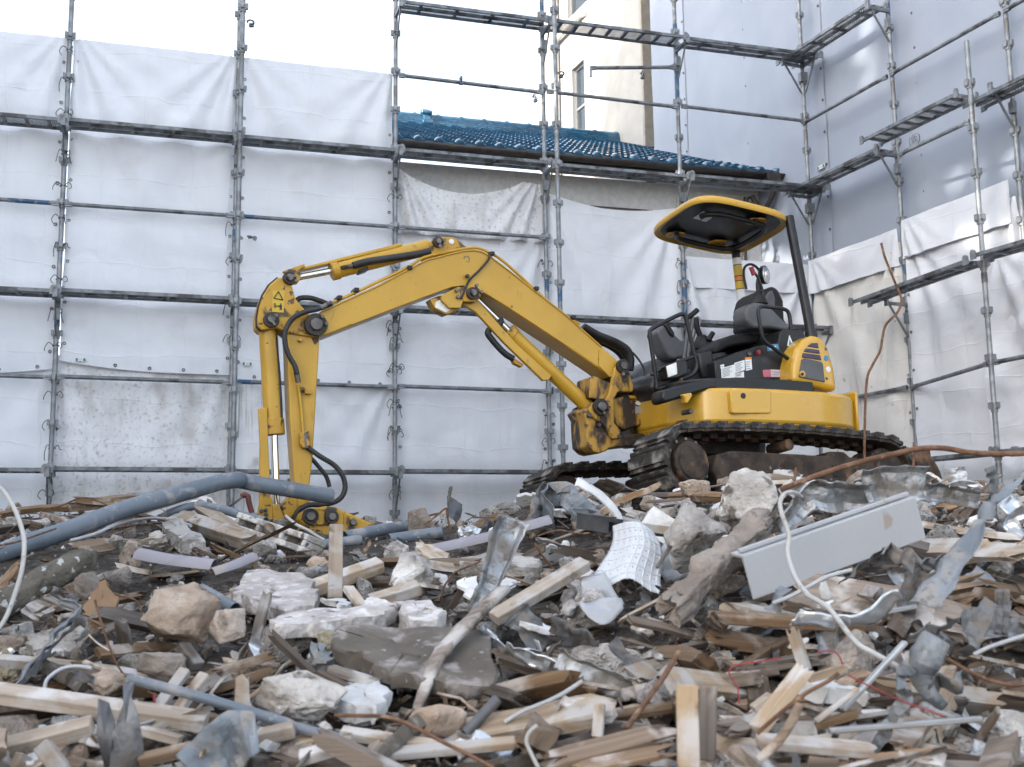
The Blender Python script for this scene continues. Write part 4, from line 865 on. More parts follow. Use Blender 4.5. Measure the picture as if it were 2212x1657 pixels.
    plate('lower_yoke', cb((1240, 1300), (1560, 1290), (1640, 1300), (1660, 1380), (1440, 1400), (1250, 1360)), -.14, .14, 'grease', yk, .01)
    MB().cyl(P3(*cb((1290, 930))[0], 0), P3(*cb((1290, 1360))[0], 0), .10, 20).build('swing_pin', K['grease'], yk, 40)
    plate('rating_plate', cb((1393, 1055), (1475, 1050), (1480, 1112), (1395, 1118)), .13, .134, 'decal_grey', yk, 0)
    plate('oval_badge', [(x, y) for x, y in cb(*[(1430+36*math.cos(k/16*math.tau), 1025+19*math.sin(k/16*math.tau)) for k in range(16)])], .13, .134, 'decal_white', yk, 0)
    # ---------------------------------------------------------------- house
    plan = [(.66, .45), (.62, .62), (.50, .82), (.32, .91), (.05, .94), (-.40, .93), (-.72, .87), (-.97, .72), (-1.15, .48), (-1.25, .2)]
    plan = plan+[(a, -b) for a, b in plan[::-1]]
    def slab(name, pl, z0, z1, m, bw=.02, sc=1., par=X, seg=3, zt=None):
        vs = [(a*sc, b*sc, z0) for a, b in pl]+[(a*(zt or sc), b*(zt or sc), z1) for a, b in pl]; n = len(pl)
        o = MB().add(vs, [tuple(range(n))[::-1], tuple(range(n, 2*n))]+[(i, (i+1) % n, (i+1) % n+n, i+n) for i in range(n)]).build(name, K[m], par, 50)
        fix(o); return bevel(o, bw, seg)
    def dense(pl, k=3):
        out = []
        n = len(pl)
        for i in range(n):
            p0, p1, p2, p3 = [np.array(pl[(i+j-1) % n]) for j in range(4)]
            for t in [q/k for q in range(k)]: out.append(tuple(.5*((2*p1)+(p2-p0)*t+(2*p0-5*p1+4*p2-p3)*t*t+(3*p1-p0-3*p2+p3)*t**3)))
        return out
    dp = dense(plan)
    body = slab('body_shell', dp, .60, .87, 'yellow_gloss', .03)
    slab('body_skirt', dp, .565, .605, 'yellow_gloss', .01, .955, body, zt=.99)
    cw = [(a, b) for a, b in dp if a < -.93]
    slab('counterweight', cw+[(-.93, cw[-1][1]*0-.74), (-.93, .74)][:0], .575, .925, 'yellow_gloss', .03, 1.03, X)
    slab('deck', [(max(a, -.50), b) for a, b in dp], .855, .95, 'black_paint', .015, .955)
    slab('slew_ring', [(.5*math.cos(k/24*math.tau), .5*math.sin(k/24*math.tau)) for k in range(24)], .40, .56, 'grease', .01)
    vS = .945
    pn = plate('access_panel', cd((1112, 145), (1120, 137), (1320, 137), (1330, 147), (1333, 255), (1325, 263), (1130, 263), (1120, 255)), vS-.04, vS+.006, 'yellow_gloss', body, .010, seg=3)
    cylv('panel_lock', cd((1183, 167)), vS, vS+.012, .022, 'black_paint', pn)
    cylv('body_bolt', cd((902, 250)), vS-.14, vS-.02, .02, 'bolt', body)
    for k in range(6): plate('vent_slot', cd((853+k*.3, 298+k*6), (880, 294+k*6), (881, 297+k*6), (854, 301+k*6)), vS-.15, vS-.055, 'black_paint', body, 0, at=vS-.06)
    plate('step_handle', cd((855, 160), (905, 150), (912, 165), (885, 210), (872, 205), (870, 180)), .80, .88, 'yellow_gloss', body, .012, seg=3)
    # engine hood and rear covers
    hd = plate('engine_hood', cc((1346, 1450), (1352, 1320), (1380, 1208), (1425, 1143), (1488, 1112), (1552, 1118), (1605, 1200), (1645, 1340), (1668, 1512), (1570, 1492), (1480, 1470)), -.74, .80, 'yellow_gloss', X, .045, seg=4)
    plate('hood_panel', cc((1392, 1410), (1412, 1285), (1430, 1275), (1548, 1300), (1560, 1315), (1575, 1445)), .76, .812, 'grey_plastic', hd, .006)
    for q in (((1422, 1238), (1540, 1255), (1549, 1288), (1415, 1268)), ((1442, 1205), (1533, 1218), (1538, 1243), (1428, 1228)), ((1478, 1170), (1522, 1168), (1530, 1203), (1452, 1190))): plate('hood_vent', cc(*q), .76, .811, 'decal_purple', hd, .003)
    cylv('hood_lock', cc((1418, 1387)), .80, .818, .026, 'yellow_gloss', hd); cylv('hood_lock_core', cc((1416, 1386)), .81, .828, .013, 'bolt', hd)
    for q in ((1577, 1212), (1585, 1420)): cylv('hood_bolt', cc(q), .74, .80, .016, 'bolt', hd)
    for q, m in (((1583, 1275), 'decal_blue'), ((1598, 1355), 'decal_white')): cylv('round_sticker', cc(q), .76, .803, .024, m, hd)
    # black pedestal under the seat with side cover
    sd = plate('seat_pedestal', cc((795, 1300), (1100, 1188), (1240, 1172), (1262, 1085), (1300, 1070), (1420, 1070), (1440, 1140), (1370, 1240), (1352, 1445), (800, 1425)), -.5, .62, 'black_paint', X, .012)
    plate('side_floor_edge', cc((430, 1500), (600, 1455), (740, 1425), (1352, 1425), (1352, 1482), (760, 1495), (600, 1545), (440, 1595), (420, 1560)), .66, .84, 'black_paint', X, .02)
    plate('front_console', cc((680, 1240), (780, 1215), (800, 1400), (720, 1420), (690, 1330)), .1, .5, 'black_paint', X, .02)
    plate('fender', cc((190, 1400), (250, 1335), (330, 1295), (420, 1268), (520, 1260), (560, 1300), (560, 1570), (420, 1590), (300, 1540)), -.75, -.28, 'grey_plastic', X, .06, seg=4)
    plate('inner_cover', cc((330, 1480), (380, 1400), (480, 1340), (600, 1320), (760, 1400), (760, 1480), (600, 1540), (430, 1580)), -.25, .45, 'black_paint', X, .03)
    # stickers on the pedestal
    def stick(q, m, n=0, par=sd, v=.62):
        plate('sticker', cc(*q), v, v+.004, m, par, 0, at=v)
        if n:
            (x0, y0), (x1, y1), (x2, y2), (x3, y3) = q
            for k in range(n):
                t = (k+1)/(n+1); s = .62 if k % 3 else .8
                a = (x0+(x3-x0)*t+(x1-x0)*.1, y0+(y3-y0)*t+(y1-y0)*.1); b = (x0+(x3-x0)*t+(x1-x0)*s, y0+(y3-y0)*t+(y1-y0)*s)
                MB().bar(P3(*cc(a)[0], v+.005), P3(*cc(b)[0], v+.005), .003, .005).build('print_line', K['decal_grey'], par, None)
    stick(((838, 1348), (932, 1320), (940, 1412), (842, 1420)), 'decal_white', 6); stick(((932, 1310), (1003, 1288), (1006, 1360), (936, 1382)), 'decal_white', 5)
    stick(((1008, 1288), (1052, 1285), (1057, 1355), (1014, 1366)), 'decal_white', 4); stick(((1006, 1272), (1052, 1268), (1052, 1284), (1008, 1288)), 'decal_orange')
    stick(((940, 1386), (998, 1370), (1000, 1412), (944, 1412)), 'decal_white', 3); stick(((832, 1325), (858, 1318), (860, 1345), (834, 1350)), 'decal_white', 1)
    stick(((1130, 1360), (1186, 1356), (1188, 1408), (1138, 1408)), 'decal_pink'); stick(((1188, 1356), (1275, 1360), (1278, 1410), (1190, 1408)), 'decal_pale', 2)
    stick(((1163, 1178), (1240, 1176), (1250, 1226), (1165, 1226)), 'decal_blue', 2); stick(((1180, 1190), (1225, 1190), (1228, 1215), (1182, 1215)), 'decal_white', 0, v=.624)
    plate('triangle_sticker', cc((1322, 1113), (1362, 1208), (1308, 1188)), .62, .626, 'decal_white', sd, 0); plate('triangle_sticker_print', cc((1324, 1140), (1345, 1190), (1318, 1182)), .62, .628, 'decal_blue', sd, 0)
    plate('red_switch', cc((1100, 1218), (1120, 1212), (1124, 1248), (1104, 1252)), .62, .66, 'red_paint', sd, .006)
    cylv('pedestal_bolt', cc((1042, 1243)), .62, .632, .018, 'bolt', sd)
    # seat
    st = plate('seat', cc((785, 1205), (830, 1145), (920, 1110), (1020, 1095), (1130, 1098), (1150, 1160), (1000, 1175), (900, 1195), (800, 1245)), -.22, .30, 'rubber', X, .04, seg=4)
    plate('backrest', cc((1125, 1040), (1128, 880), (1150, 800), (1205, 762), (1245, 785), (1285, 870), (1292, 1000), (1325, 1060), (1240, 1090)), -.24, .22, 'rubber', st, .06, seg=4)
    plate('backrest_pad', cc((1150, 870), (1165, 815), (1205, 790), (1225, 850), (1225, 930), (1165, 930)), .20, .235, 'grey_plastic', st, .02, seg=3)
    # armrest console with joystick
    cn = plate('console', cc((1010, 955), (1025, 905), (1075, 880), (1150, 888), (1205, 930), (1320, 1048), (1318, 1085), (1190, 1062), (1070, 1062), (1020, 1010)), .30, .50, 'grey_plastic', X, .025, seg=3)
    jb = [P3(*cc(q)[0], .40) for q in ((1100, 895), (1098, 868), (1100, 840), (1104, 815))]
    MB().tube(jb, [.085, .075, .05, .03], 14).build('joystick_boot', K['rubber'], cn, 60)
    tube('joystick', cc((1104, 820), (1100, 760), (1105, 720)), .40, .02, 'rubber', cn, 4)
    tube('lever', cc((1138, 900), (1132, 800), (1100, 710), (1065, 660)), .42, .011, 'black_paint', cn, 4); tube('lever_grip', cc((1072, 690), (1050, 632)), .42, .020, 'red_paint', cn, 1)
    # left console, levers and pedals
    c2 = plate('console', cc((382, 1090), (410, 1050), (445, 1040), (560, 1150), (800, 1165), (800, 1220), (600, 1262), (505, 1285), (465, 1262), (440, 1215)), -.32, -.12, 'grey_plastic', X, .025, seg=3)
    plate('monitor', cc((440, 1035), (470, 1028), (515, 1100), (505, 1130), (480, 1110)), -.30, -.10, 'black_paint', c2, .01)
    jb = [P3(*cc(q)[0], -.05) for q in ((715, 1200), (708, 1165), (700, 1140), (692, 1115))]
    MB().tube(jb, [.10, .085, .06, .035], 14).build('joystick_boot', K['rubber'], c2, 60)
    tube('joystick', cc((692, 1120), (670, 1060), (660, 990)), -.05, .024, 'rubber', c2, 4)
    for x0, x1 in ((575, 615), (600, 640)): tube('travel_lever', cc((x0, 1285), (x0+22, 1120), (x1, 985)), .15, .014, 'grey_plastic', X, 4)
    tube('lever_grip', cc((585, 1000), (625, 975), (672, 935)), .15, .022, 'rubber', X, 3); tube('lever_grip', cc((750, 1150), (782, 1095)), .05, .022, 'rubber', X, 1)
    # guard rails
    tube('guard_rail', cc((385, 1470), (345, 1180), (335, 1105), (355, 1065), (530, 975), (570, 968), (592, 1000), (650, 1250), (668, 1330), (645, 1385), (560, 1425), (400, 1492), (385, 1470)), .48, .017, 'black_paint', X, 4)
    tube('guard_rail', cc((345, 1395), (470, 1330), (655, 1265)), .48, .012, 'black_paint', X, 2)
    tube('hand_rail', cc((1312, 1280), (1210, 1205), (1142, 1150), (1118, 1060), (1102, 950), (1125, 912), (1200, 918), (1285, 930), (1318, 965), (1335, 1075)), .70, .016, 'black_paint', X, 4)
    # front lamp
    lm = plate('work_lamp', cc((445, 1330), (530, 1298), (600, 1290), (610, 1385), (540, 1415), (465, 1425)), .42, .56, 'black_paint', X, .012)
    a = P3(*cc((455, 1322))[0], .565); plate('lamp_lens', cc((455, 1332), (525, 1305), (534, 1388), (468, 1412)), .5, .568, 'lamp_glass', lm, .006)
    tube('lamp_stem', cc((550, 1415), (555, 1445)), .50, .02, 'rust', lm, 1)
    # canopy
    cu, cv, cwz, ha, hb, pi_, ro_ = -.27, -.05, 2.455, .49, .486, .113, .085
    def cpt(s, t, z): return (cu+s*ha, cv+t*hb, cwz+pi_*s*ha+ro_*t*hb+z)
    N = 64
    def ring(k, z, e=4.2):
        out = []
        for i in range(N):
            a = i/N*math.tau; c, s = math.cos(a), math.sin(a); out.append(cpt(k*abs(c)**(2/e)*math.copysign(1, c), k*abs(s)**(2/e)*math.copysign(1, s), z))
        return out
    def loft(name, rings, m, cap0=True, cap1=True, par=X):
        b = MB(); vs = [p for r_ in rings for p in r_]; fs = []
        for j in range(len(rings)-1): fs += [(j*N+i, j*N+(i+1) % N, (j+1)*N+(i+1) % N, (j+1)*N+i) for i in range(N)]
        if cap0: fs.append(tuple(range(N))[::-1])
        if cap1: fs.append(tuple((len(rings)-1)*N+i for i in range(N)))
        return fix(b.add(vs, fs).build(name, K[m], par, 60))
    cn_ = loft('canopy', [ring(.87, -.008), ring(.955, -.032), ring(.985, -.037), ring(1.0, -.022), ring(.996, 0.), ring(.95, .03), ring(.8, .048), ring(.4, .06)], 'yellow')
    loft('canopy_lining', [ring(.86, -.016), ring(.90, -.014), ring(.90, -.002)], 'black_paint', True, True, cn_)
    MB().tube([Vector(p)+Vector((0, 0, -.03)) for p in ring(.66, -.03)][4:-3], .024, 8).build('canopy_frame', K['black_paint'], cn_, 60)
    for s, t in ((-.35, .62), (.55, -.62), (-.3, -.55)):
        p = Vector(cpt(s, t, -.03)); MB().tube([p, p+Vector((0, 0, -.012))], .09, 20).build('lining_recess', K['yellow_worn'], cn_, 40)
    for (s, t, sx, sy) in ((.55, .30, .07, .16), (.40, .22, .05, .10)):
        c = Vector(cpt(s, t, -.024)); MB().box(c, (sx, sy, .004), Matrix.Rotation(-pi_, 3, 'Y') @ Matrix.Rotation(ro_, 3, 'X')).build('lining_label', K['decal_white'], cn_, None)
    # posts: from the canopy frame down to the rear deck
    def post(ptop, pbot, v0, v1, lab=False):
        A = P3(*ptop, v0); B = P3(*pbot, v1); d = (A-B)
        A2 = A+d.normalized()*.04
        o = MB().cyl(B, A2, .040, 18).build('canopy_post', K['black_paint'], X, 40)
        bevel(MB().cyl(B-d.normalized()*.05, B+d.normalized()*.02, .05, 18).build('post_foot', K['black_paint'], o, 40), .006)
        if lab:
            for t0, t1, m in ((.86, .94, 'decal_white'), (.72, .85, 'decal_yellow'), (.66, .71, 'decal_orange'), (.56, .65, 'decal_yellow'), (.40, .55, 'decal_white')):
                MB().tube([B+d*t0, B+d*t1], .0415, 18, cap=False).build('post_label', K[m], o, 40)
    post((1706, 478), (1752, 722), .38, .62); post((1590, 548), (1610, 722), -.42, -.42, True)
    # mirror
    mc = P3(*cc((1130, 690))[0], -.30); mo = MB()
    mo.tube([mc+Vector((.02, -.02, 0)), mc+Vector((0, 0, 0)), mc+Vector((-.02, .03, .0))], [.06, .085, .085], 24).build('mirror', K['black_paint'], X, 40)
    MB().tube([mc+Vector((-.02, .031, 0)), mc+Vector((-.027, .042, 0))], [.078, .06], 24).build('mirror_glass', K['mirror'], X, 40)
    tube('mirror_arm', cc((1018, 790), (1000, 700), (1005, 635), (1045, 612), (1085, 630), (1110, 660)), -.32, .012, 'black_paint', X, 4)
    # ---------------------------------------------------------------- undercarriage
    ux = empty('undercarriage', (0, 0, 0)); ux.parent = X; ux.location = (-.06, .10, -.10); ux.rotation_euler = (math.radians(7.0), 0, math.radians(10))
    R1, R2, xe, hh = .245, .245, 1.05, .265
    def path():
        pts = []
        for k in range(24): a = math.pi/2-(k/23)*math.pi; pts.append((xe+R1*math.cos(a), hh+R1*math.sin(a)))
        n = 22
        for k in range(1, n): pts.append((xe-2*xe*k/n, hh-R1))
        for k in range(24): a = -math.pi/2-(k/23)*math.pi; pts.append((-xe+R2*math.cos(a), hh+R2*math.sin(a)))
        for k in range(1, n): t = k/n; pts.append((-xe+2*xe*t, hh+R2+.035*math.sin(math.pi*t)**.7))
        return pts
    pth = [np.array(p) for p in path()]; seg = [np.linalg.norm(pth[(i+1) % len(pth)]-pth[i]) for i in range(len(pth))]; tot = sum(seg); NS = 34
    def along(s):
        s %= tot
        for i, l in enumerate(seg):
            if s <= l: p, q = pth[i], pth[(i+1) % len(pth)]; t = (q-p)/l; return p+t*s, t
            s -= l
    sh = MB(); sh.box((0, 0, .012), (tot/NS*.95, .40, .03)); sh.box((.012, 0, .034), (tot/NS*.5, .40, .026)); sh.box((-.062, 0, .024), (.02, .395, .016)); shm = sh.mesh('track_shoe', None); shm.materials.append(K['track_rubber'])
    ln = MB(); ln.box((0, 0, -.012), (.045, .36, .016)).box((0, .05, -.03), (.07, .03, .05)).box((0, -.05, -.03), (.07, .03, .05)).box((0, .17, -.015), (.05, .04, .025)).box((0, -.17, -.015), (.05, .04, .025)); lnm = ln.mesh('track_link', None); lnm.materials.append(K['track_steel'])
    for side in (1, -1):
        y0 = .76*side
        b = MB(); n = len(pth); W_ = .185
        vs = []
        for i in range(n):
            t = pth[(i+1) % n]-pth[i-1]; nn = np.array([t[1], -t[0]]); nn = nn/np.linalg.norm(nn); 
            for yy in (-W_, W_):
                for d in (0, .022): q = pth[i]+nn*d; vs.append((q[0], y0+yy, q[1]))
        fs = []
        for i in range(n):
            j = (i+1) % n
            for a, c in ((0, 1), (1, 3), (3, 2), (2, 0)): fs.append((4*i+a, 4*j+a, 4*j+c, 4*i+c))
        tr = fix(b.add(vs, fs).build('track', K['track_steel'], ux, 40))
        for k in range(NS):
            p, t = along(k*tot/NS); a = math.atan2(t[1], t[0]); m = Matrix.Translation((p[0], y0, p[1])) @ Matrix.Rotation(-a, 4, 'Y') @ Matrix.Rotation(math.pi, 4, 'X')
            # outward normal points away from the loop: shoe local z
            nn = np.array([-t[1], t[0]]); m = Matrix(((t[0], 0, nn[0], p[0]), (0, 1, 0, y0), (t[1], 0, nn[1], p[1]), (0, 0, 0, 1)))
            o = link('track_shoe', shm, None, tr); o.matrix_local = m
            o2 = link('track_link', lnm, None, tr); o2.matrix_local = m
        fr = fix(MB().prism([(-.98, .12), (-.9, .34), (-.62, .36), (-.56, .40), (-.40, .40), (-.36, .36), (.62, .37), (.78, .34), (.84, .22), (.78, .10), (-.9, .07)], lambda a, c, d: (a, y0+d, c), -.13, .15).build('track_frame', K['track_steel'], ux, 40)); bevel(fr, .015)
        yo = y0+.15*side if side > 0 else y0-.13
        MB().box((-.42, y0+.152*side, .24), (.055, .012, .09)).build('frame_slot', K['rubber'], fr, None)
        for xq, rq, nm in ((xe, .20, 'sprocket'), (-xe, .19, 'idler')):
            s_ = MB().cyl((xq, y0-.12, hh), (xq, y0+.12, hh), rq, 28).build(nm, K['track_steel'], ux, 40); bevel(s_, .01)
            bevel(MB().cyl((xq, y0+.10*side, hh), (xq, y0+.175*side, hh), rq*.78, 28).build('hub_cover', K['track_steel'], s_, 40), .012)
            bevel(MB().cyl((xq, y0+.17*side, hh), (xq, y0+.186*side, hh), rq*.62, 28).build('hub_plate', K['track_steel'], s_, 40), .006)
            for k in range(12):
                a = k/12*math.tau; MB().cyl((xq+rq*.9*math.cos(a), y0+.1*side, hh+rq*.9*math.sin(a)), (xq+rq*.9*math.cos(a), y0+.132*side, hh+rq*.9*math.sin(a)), .012, 6).build('hub_bolt', K['bolt'], s_, 20)
        for xq in (-.6, -.2, .2, .6): MB().cyl((xq, y0-.12, .085), (xq, y0+.12, .085), .065, 18).build('track_roller', K['track_steel'], ux, 40)
        cr_ = MB().cyl((.0, y0-.10, .445), (.0, y0+.12, .445), .045, 18).build('carrier_roller', K['track_steel'], ux, 40); bevel(cr_, .006)
    bevel(MB().box((0, 0, .33), (.9, 1.3, .20)).build('cross_frame', K['track_steel'], ux, None), .03)
    # dozer blade behind the tracks
    MB().grid(lambda u, v: (-1.52-.10*math.sin(v*math.pi), -.95+1.9*u, .02+.36*v), 2, 8).build('dozer_blade', K['track_steel'], ux, 60).modifiers.new('s', 'SOLIDIFY').thickness = .03
    for yy in (-.35, .35): bevel(MB().bar((-.5, yy, .26), (-1.5, yy, .18), .07, .10).build('blade_arm', K['track_steel'], ux, None), .008)
    for yy in (-.93, .93): bevel(MB().box((-1.47, yy, .24), (.2, .03, .42)).build('blade_end', K['track_steel'], ux, None), .01)
    # dirt lying on the near track frame
    return X
EXC = excavator()
# ================================================================== rubble: builders
LAND = []            # landmarks for describing the small pieces: (px, py, phrase)
r1 = lambda *p: [(.2786*x, 993+.2786*y) for x, y in p]
r2 = lambda *p: [(.2786*x, 1301+.2786*y) for x, y in p]
r3 = lambda *p: [(547.8+.2786*x, 1027+.2786*y) for x, y in p]
r4 = lambda *p: [(547.8+.2786*x, 1301+.2786*y) for x, y in p]
r5 = lambda *p: [(1095.7+.2631*x, 993+.2631*y) for x, y in p]
r6 = lambda *p: [(1095.7+.2631*x, 1301+.2631*y) for x, y in p]
r7 = lambda *p: [(1629.8+.2631*x, 924.5+.2631*y) for x, y in p]
r8 = lambda *p: [(1629.8+.2631*x, 1266.9+.2631*y) for x, y in p]
def S(px, Y): return px*Y/FPX
def closer(p, f): return EYE+(np.array(p)-EYE)*(f if f > .985 else f-.03)
CLR = []             # picture places of the pieces one can pick out: (px, py, depth, radius); loose fill in front of them is left away
def clr(p, rpx):
    x, y, z = proj(p); CLR.append((x, y, p[1], rpx))
def clr_line(pts, rpx):
    for a, b in zip(pts[:-1], pts[1:]):
        n = max(2, int(np.hypot(proj(a)[0]-proj(b)[0], proj(a)[1]-proj(b)[1])/28))
        for k in range(n+1): clr(np.array(a)+(np.array(b)-np.array(a))*k/n, rpx)
def chunk_mesh(seed, n=15, asp=(1, 1, 1), cuts=2, rough=.05, rnd=.18, soft=0):
    """broken lump: hull of scattered points, subdivided and roughened; radius about .5"""
    r = random.Random(seed); bm = bmesh.new()
    for _ in range(n):
        v = Vector((r.gauss(0, 1), r.gauss(0, 1), r.gauss(0, 1))).normalized()*(.5*(1-rnd*r.random()))
        bm.verts.new((v.x*asp[0], v.y*asp[1], v.z*asp[2]))
    res = bmesh.ops.convex_hull(bm, input=bm.verts[:])
    bmesh.ops.delete(bm, geom=[g_ for g_ in res['geom_interior'] if isinstance(g_, bmesh.types.BMVert)], context='VERTS')
    bmesh.ops.triangulate(bm, faces=bm.faces[:])
    if soft: bmesh.ops.bevel(bm, geom=bm.edges[:], offset=soft, segments=1, affect='EDGES', clamp_overlap=True); bmesh.ops.triangulate(bm, faces=bm.faces[:])
    if cuts: bmesh.ops.subdivide_edges(bm, edges=bm.edges[:], cuts=cuts, use_grid_fill=True)
    bm.normal_update()
    for v in bm.verts:
        q = v.co*3.2+Vector((seed*3.7, 0, 0)); d = fbm(q, 4)*rough+fbm(q*3.1, 3)*rough*.45
        v.co += v.normal*d
    me = bpy.data.meshes.new('lump'); bm.to_mesh(me); bm.free()
    me.polygons.foreach_set('use_smooth', [True]*len(me.polygons)); me.set_sharp_from_angle(angle=math.radians(26)); return me
def slab_mesh(seed, L, W, Th, n=12, jag=.16, cuts=1, rough=.012, poly=None):
    """broken plate, local x,y in plane; ragged rim"""
    r = random.Random(seed); pts = []
    if poly: base = poly
    else: base = [(L/2*math.copysign(abs(math.cos(k/n*math.tau))**.6, math.cos(k/n*math.tau))*(1-jag*r.random()), W/2*math.copysign(abs(math.sin(k/n*math.tau))**.6, math.sin(k/n*math.tau))*(1-jag*r.random())) for k in range(n)]
    for i, p in enumerate(base):           # ragged intermediate points
        q = base[(i+1) % len(base)]
        for t in (0, .25, .5, .75): j = rough*1.6 if t else 0; pts.append((p[0]+(q[0]-p[0])*t+r.uniform(-j, j), p[1]+(q[1]-p[1])*t+r.uniform(-j, j)))
    b = MB(); N = len(pts); cx = sum(p[0] for p in pts)/N; cy = sum(p[1] for p in pts)/N
    rings = []
    for z, k in ((-Th/2, .90), (-Th/2, .985), (-Th*.1, 1.0), (Th*.38, .995), (Th/2, .97), (Th/2, .6), (Th/2, .25)):
        rings.append([(cx+(x-cx)*k+r.uniform(-1, 1)*rough*.5, cy+(y-cy)*k+r.uniform(-1, 1)*rough*.5, z+rough*1.1*fbm((x*9, y*9, z*9+seed), 3)) for x, y in pts])
    vs = [p for q in rings for p in q]; fs = [tuple(range(N))[::-1]]
    for j in range(len(rings)-1): fs += [(j*N+i, j*N+(i+1) % N, (j+1)*N+(i+1) % N, (j+1)*N+i) for i in range(N)]
    fs.append(tuple((len(rings)-1)*N+i for i in range(N)))
    return b.add(vs, fs).mesh('slab', 38)
def timber_mesh(seed, L, W, Hh, broken=(0, 0), bow=0., m=3, nseg=7, twist=0., cup=0.):
    """sawn piece along local x; broken ends are splintered"""
    r = random.Random(seed); per = []
    for (ya, za, yb, zb) in ((-1, -1, 1, -1), (1, -1, 1, 1), (1, 1, -1, 1), (-1, 1, -1, -1)):
        for k in range(m): t = k/m; per.append(((ya+(yb-ya)*t)*W/2, (za+(zb-za)*t)*Hh/2))
    N = len(per); vs = []; spike = [[r.random()**1.6*max(W, Hh)*b_*r.choice((.35, .9, 1.5)) for _ in range(N)] for b_ in broken]
    xs = [0]+[(.06+.88*k/(nseg-1))*L for k in range(nseg)]+[L]
    for j, x in enumerate(xs):
        for i, (y, z) in enumerate(per):
            xx = x
            if j == 0: xx = x+spike[0][i]
            if j == len(xs)-1: xx = x-spike[1][i]
            if j == 1: xx = x+(max(spike[0])*.9 if broken[0] else 0)
            if j == len(xs)-2: xx = x-(max(spike[1])*.9 if broken[1] else 0)
            t = x/L; a = twist*t; k = 1+.03*(r.random()-.5)
            if (j == 0 and broken[0]) or (j == len(xs)-1 and broken[1]): k *= r.uniform(.75, 1)
            yy, zz = y*k, z*k; yy, zz = yy*math.cos(a)-zz*math.sin(a), yy*math.sin(a)+zz*math.cos(a)
            vs.append((xx, yy+bow*.3*math.sin(math.pi*t), zz+bow*math.sin(math.pi*t)))
    fs = []
    for j in range(len(xs)-1): fs += [(j*N+i, j*N+(i+1) % N, (j+1)*N+(i+1) % N, (j+1)*N+i) for i in range(N)]
    n0 = len(vs); vs += [(max(spike[0])*.7, 0, 0), (L-max(spike[1])*.7, 0, 0)]
    fs += [(n0, (i+1) % N, i) for i in range(N)]+[(n0+1, (len(xs)-1)*N+i, (len(xs)-1)*N+(i+1) % N) for i in range(N)]
    return MB().add(vs, fs).mesh('timber', 30)
def strip_pts(path, wdir, w, prof=None, seed=0, crum=.01, nw=8, nl=None, twist=None):
    """sheet strip along a path; wdir = width direction per path point or one vector; prof(t) lifts across the width"""
    P = spline(path, 4); n = len(P); b = MB(); wd = [np.array(wdir, float)]*n if np.ndim(wdir[0]) == 0 else spline(wdir, 4)
    ws = [w]*n if np.ndim(w) == 0 else list(np.interp(np.linspace(0, 1, n), np.linspace(0, 1, len(w)), w))
    vs = []; arc = 0.; r_ = random.Random(seed*17+3); W0 = max(ws)
    folds = [(r_.uniform(0, 1), r_.uniform(-.6, .6), r_.uniform(-1, 1)) for _ in range(9)]; tot = sum(np.linalg.norm(P[i+1]-P[i]) for i in range(n-1))
    for i in range(n):
        t = P[min(i+1, n-1)]-P[max(i-1, 0)]; t = t/np.linalg.norm(t); d = wd[i]-t*np.dot(wd[i], t); d = d/np.linalg.norm(d); nn = np.cross(t, d)
        if i: arc += float(np.linalg.norm(P[i]-P[i-1]))
        for k in range(nw+1):
            q = k/nw-.5; yy = q*ws[i]; e = crum*1.1*fbm((arc/(W0*1.1)+seed*5, yy/(W0*1.1), seed), 2)
            for (f0, sl, am) in folds:     # straight creases
                u = (arc-f0*tot-sl*yy)/(W0*.30); e += crum*1.5*am*max(0, 1-abs(u))
            ed = 1+ (.3*fbm((arc/(W0*.6), seed*3+(0 if q < 0 else 9), 2), 2) if k in (0, nw) else 0)
            vs.append(P[i]+d*q*ws[i]*ed+nn*((prof(k/nw)*ws[i] if prof else 0)+e))
    b.add(vs, [(i*(nw+1)+k, i*(nw+1)+k+1, (i+1)*(nw+1)+k+1, (i+1)*(nw+1)+k) for i in range(n-1) for k in range(nw)])
    return b
def ends(a, b, k=.5, f=.97):
    """two picture points -> a world segment resting on the pile at its nearer end"""
    (xa, ya), (xb, yb) = a, b; A, B = hit(xa, ya), hit(xb, yb)
    if ya >= yb: YA = A[1]; YB = YA+(B[1]-YA)*k
    else: YB = B[1]; YA = YB+(A[1]-YB)*k
    return closer(atY(xa, ya, YA), f), closer(atY(xb, yb, YB), f)
SEED = [100]
def nseed(): SEED[0] += 1; return SEED[0]
def lm(px, py, ph): LAND.append((px, py, ph))
def timber(a, b, wpx, hpx, mat, label, k=.5, f=.97, roll=0., broken=(0, 0), bow=0., name='timber', phrase=None, cat='timber', twist=0.):
    A, B = ends(a, b, k, f); Ym = (A[1]+B[1])/2; me = timber_mesh(nseed(), float(np.linalg.norm(B-A)), S(wpx, Ym), S(hpx, Ym), broken, bow, twist=twist)
    o = link(name, me, K[mat]); place(o, A, rot_to(V(B-A), roll)); bevel(o, .003, 1); clr_line([A, B], max(wpx, hpx)*.5)
    tag(o, label, cat, 'timber offcuts in the rubble')
    if phrase: lm((a[0]+b[0])/2, (a[1]+b[1])/2, phrase)
    return o
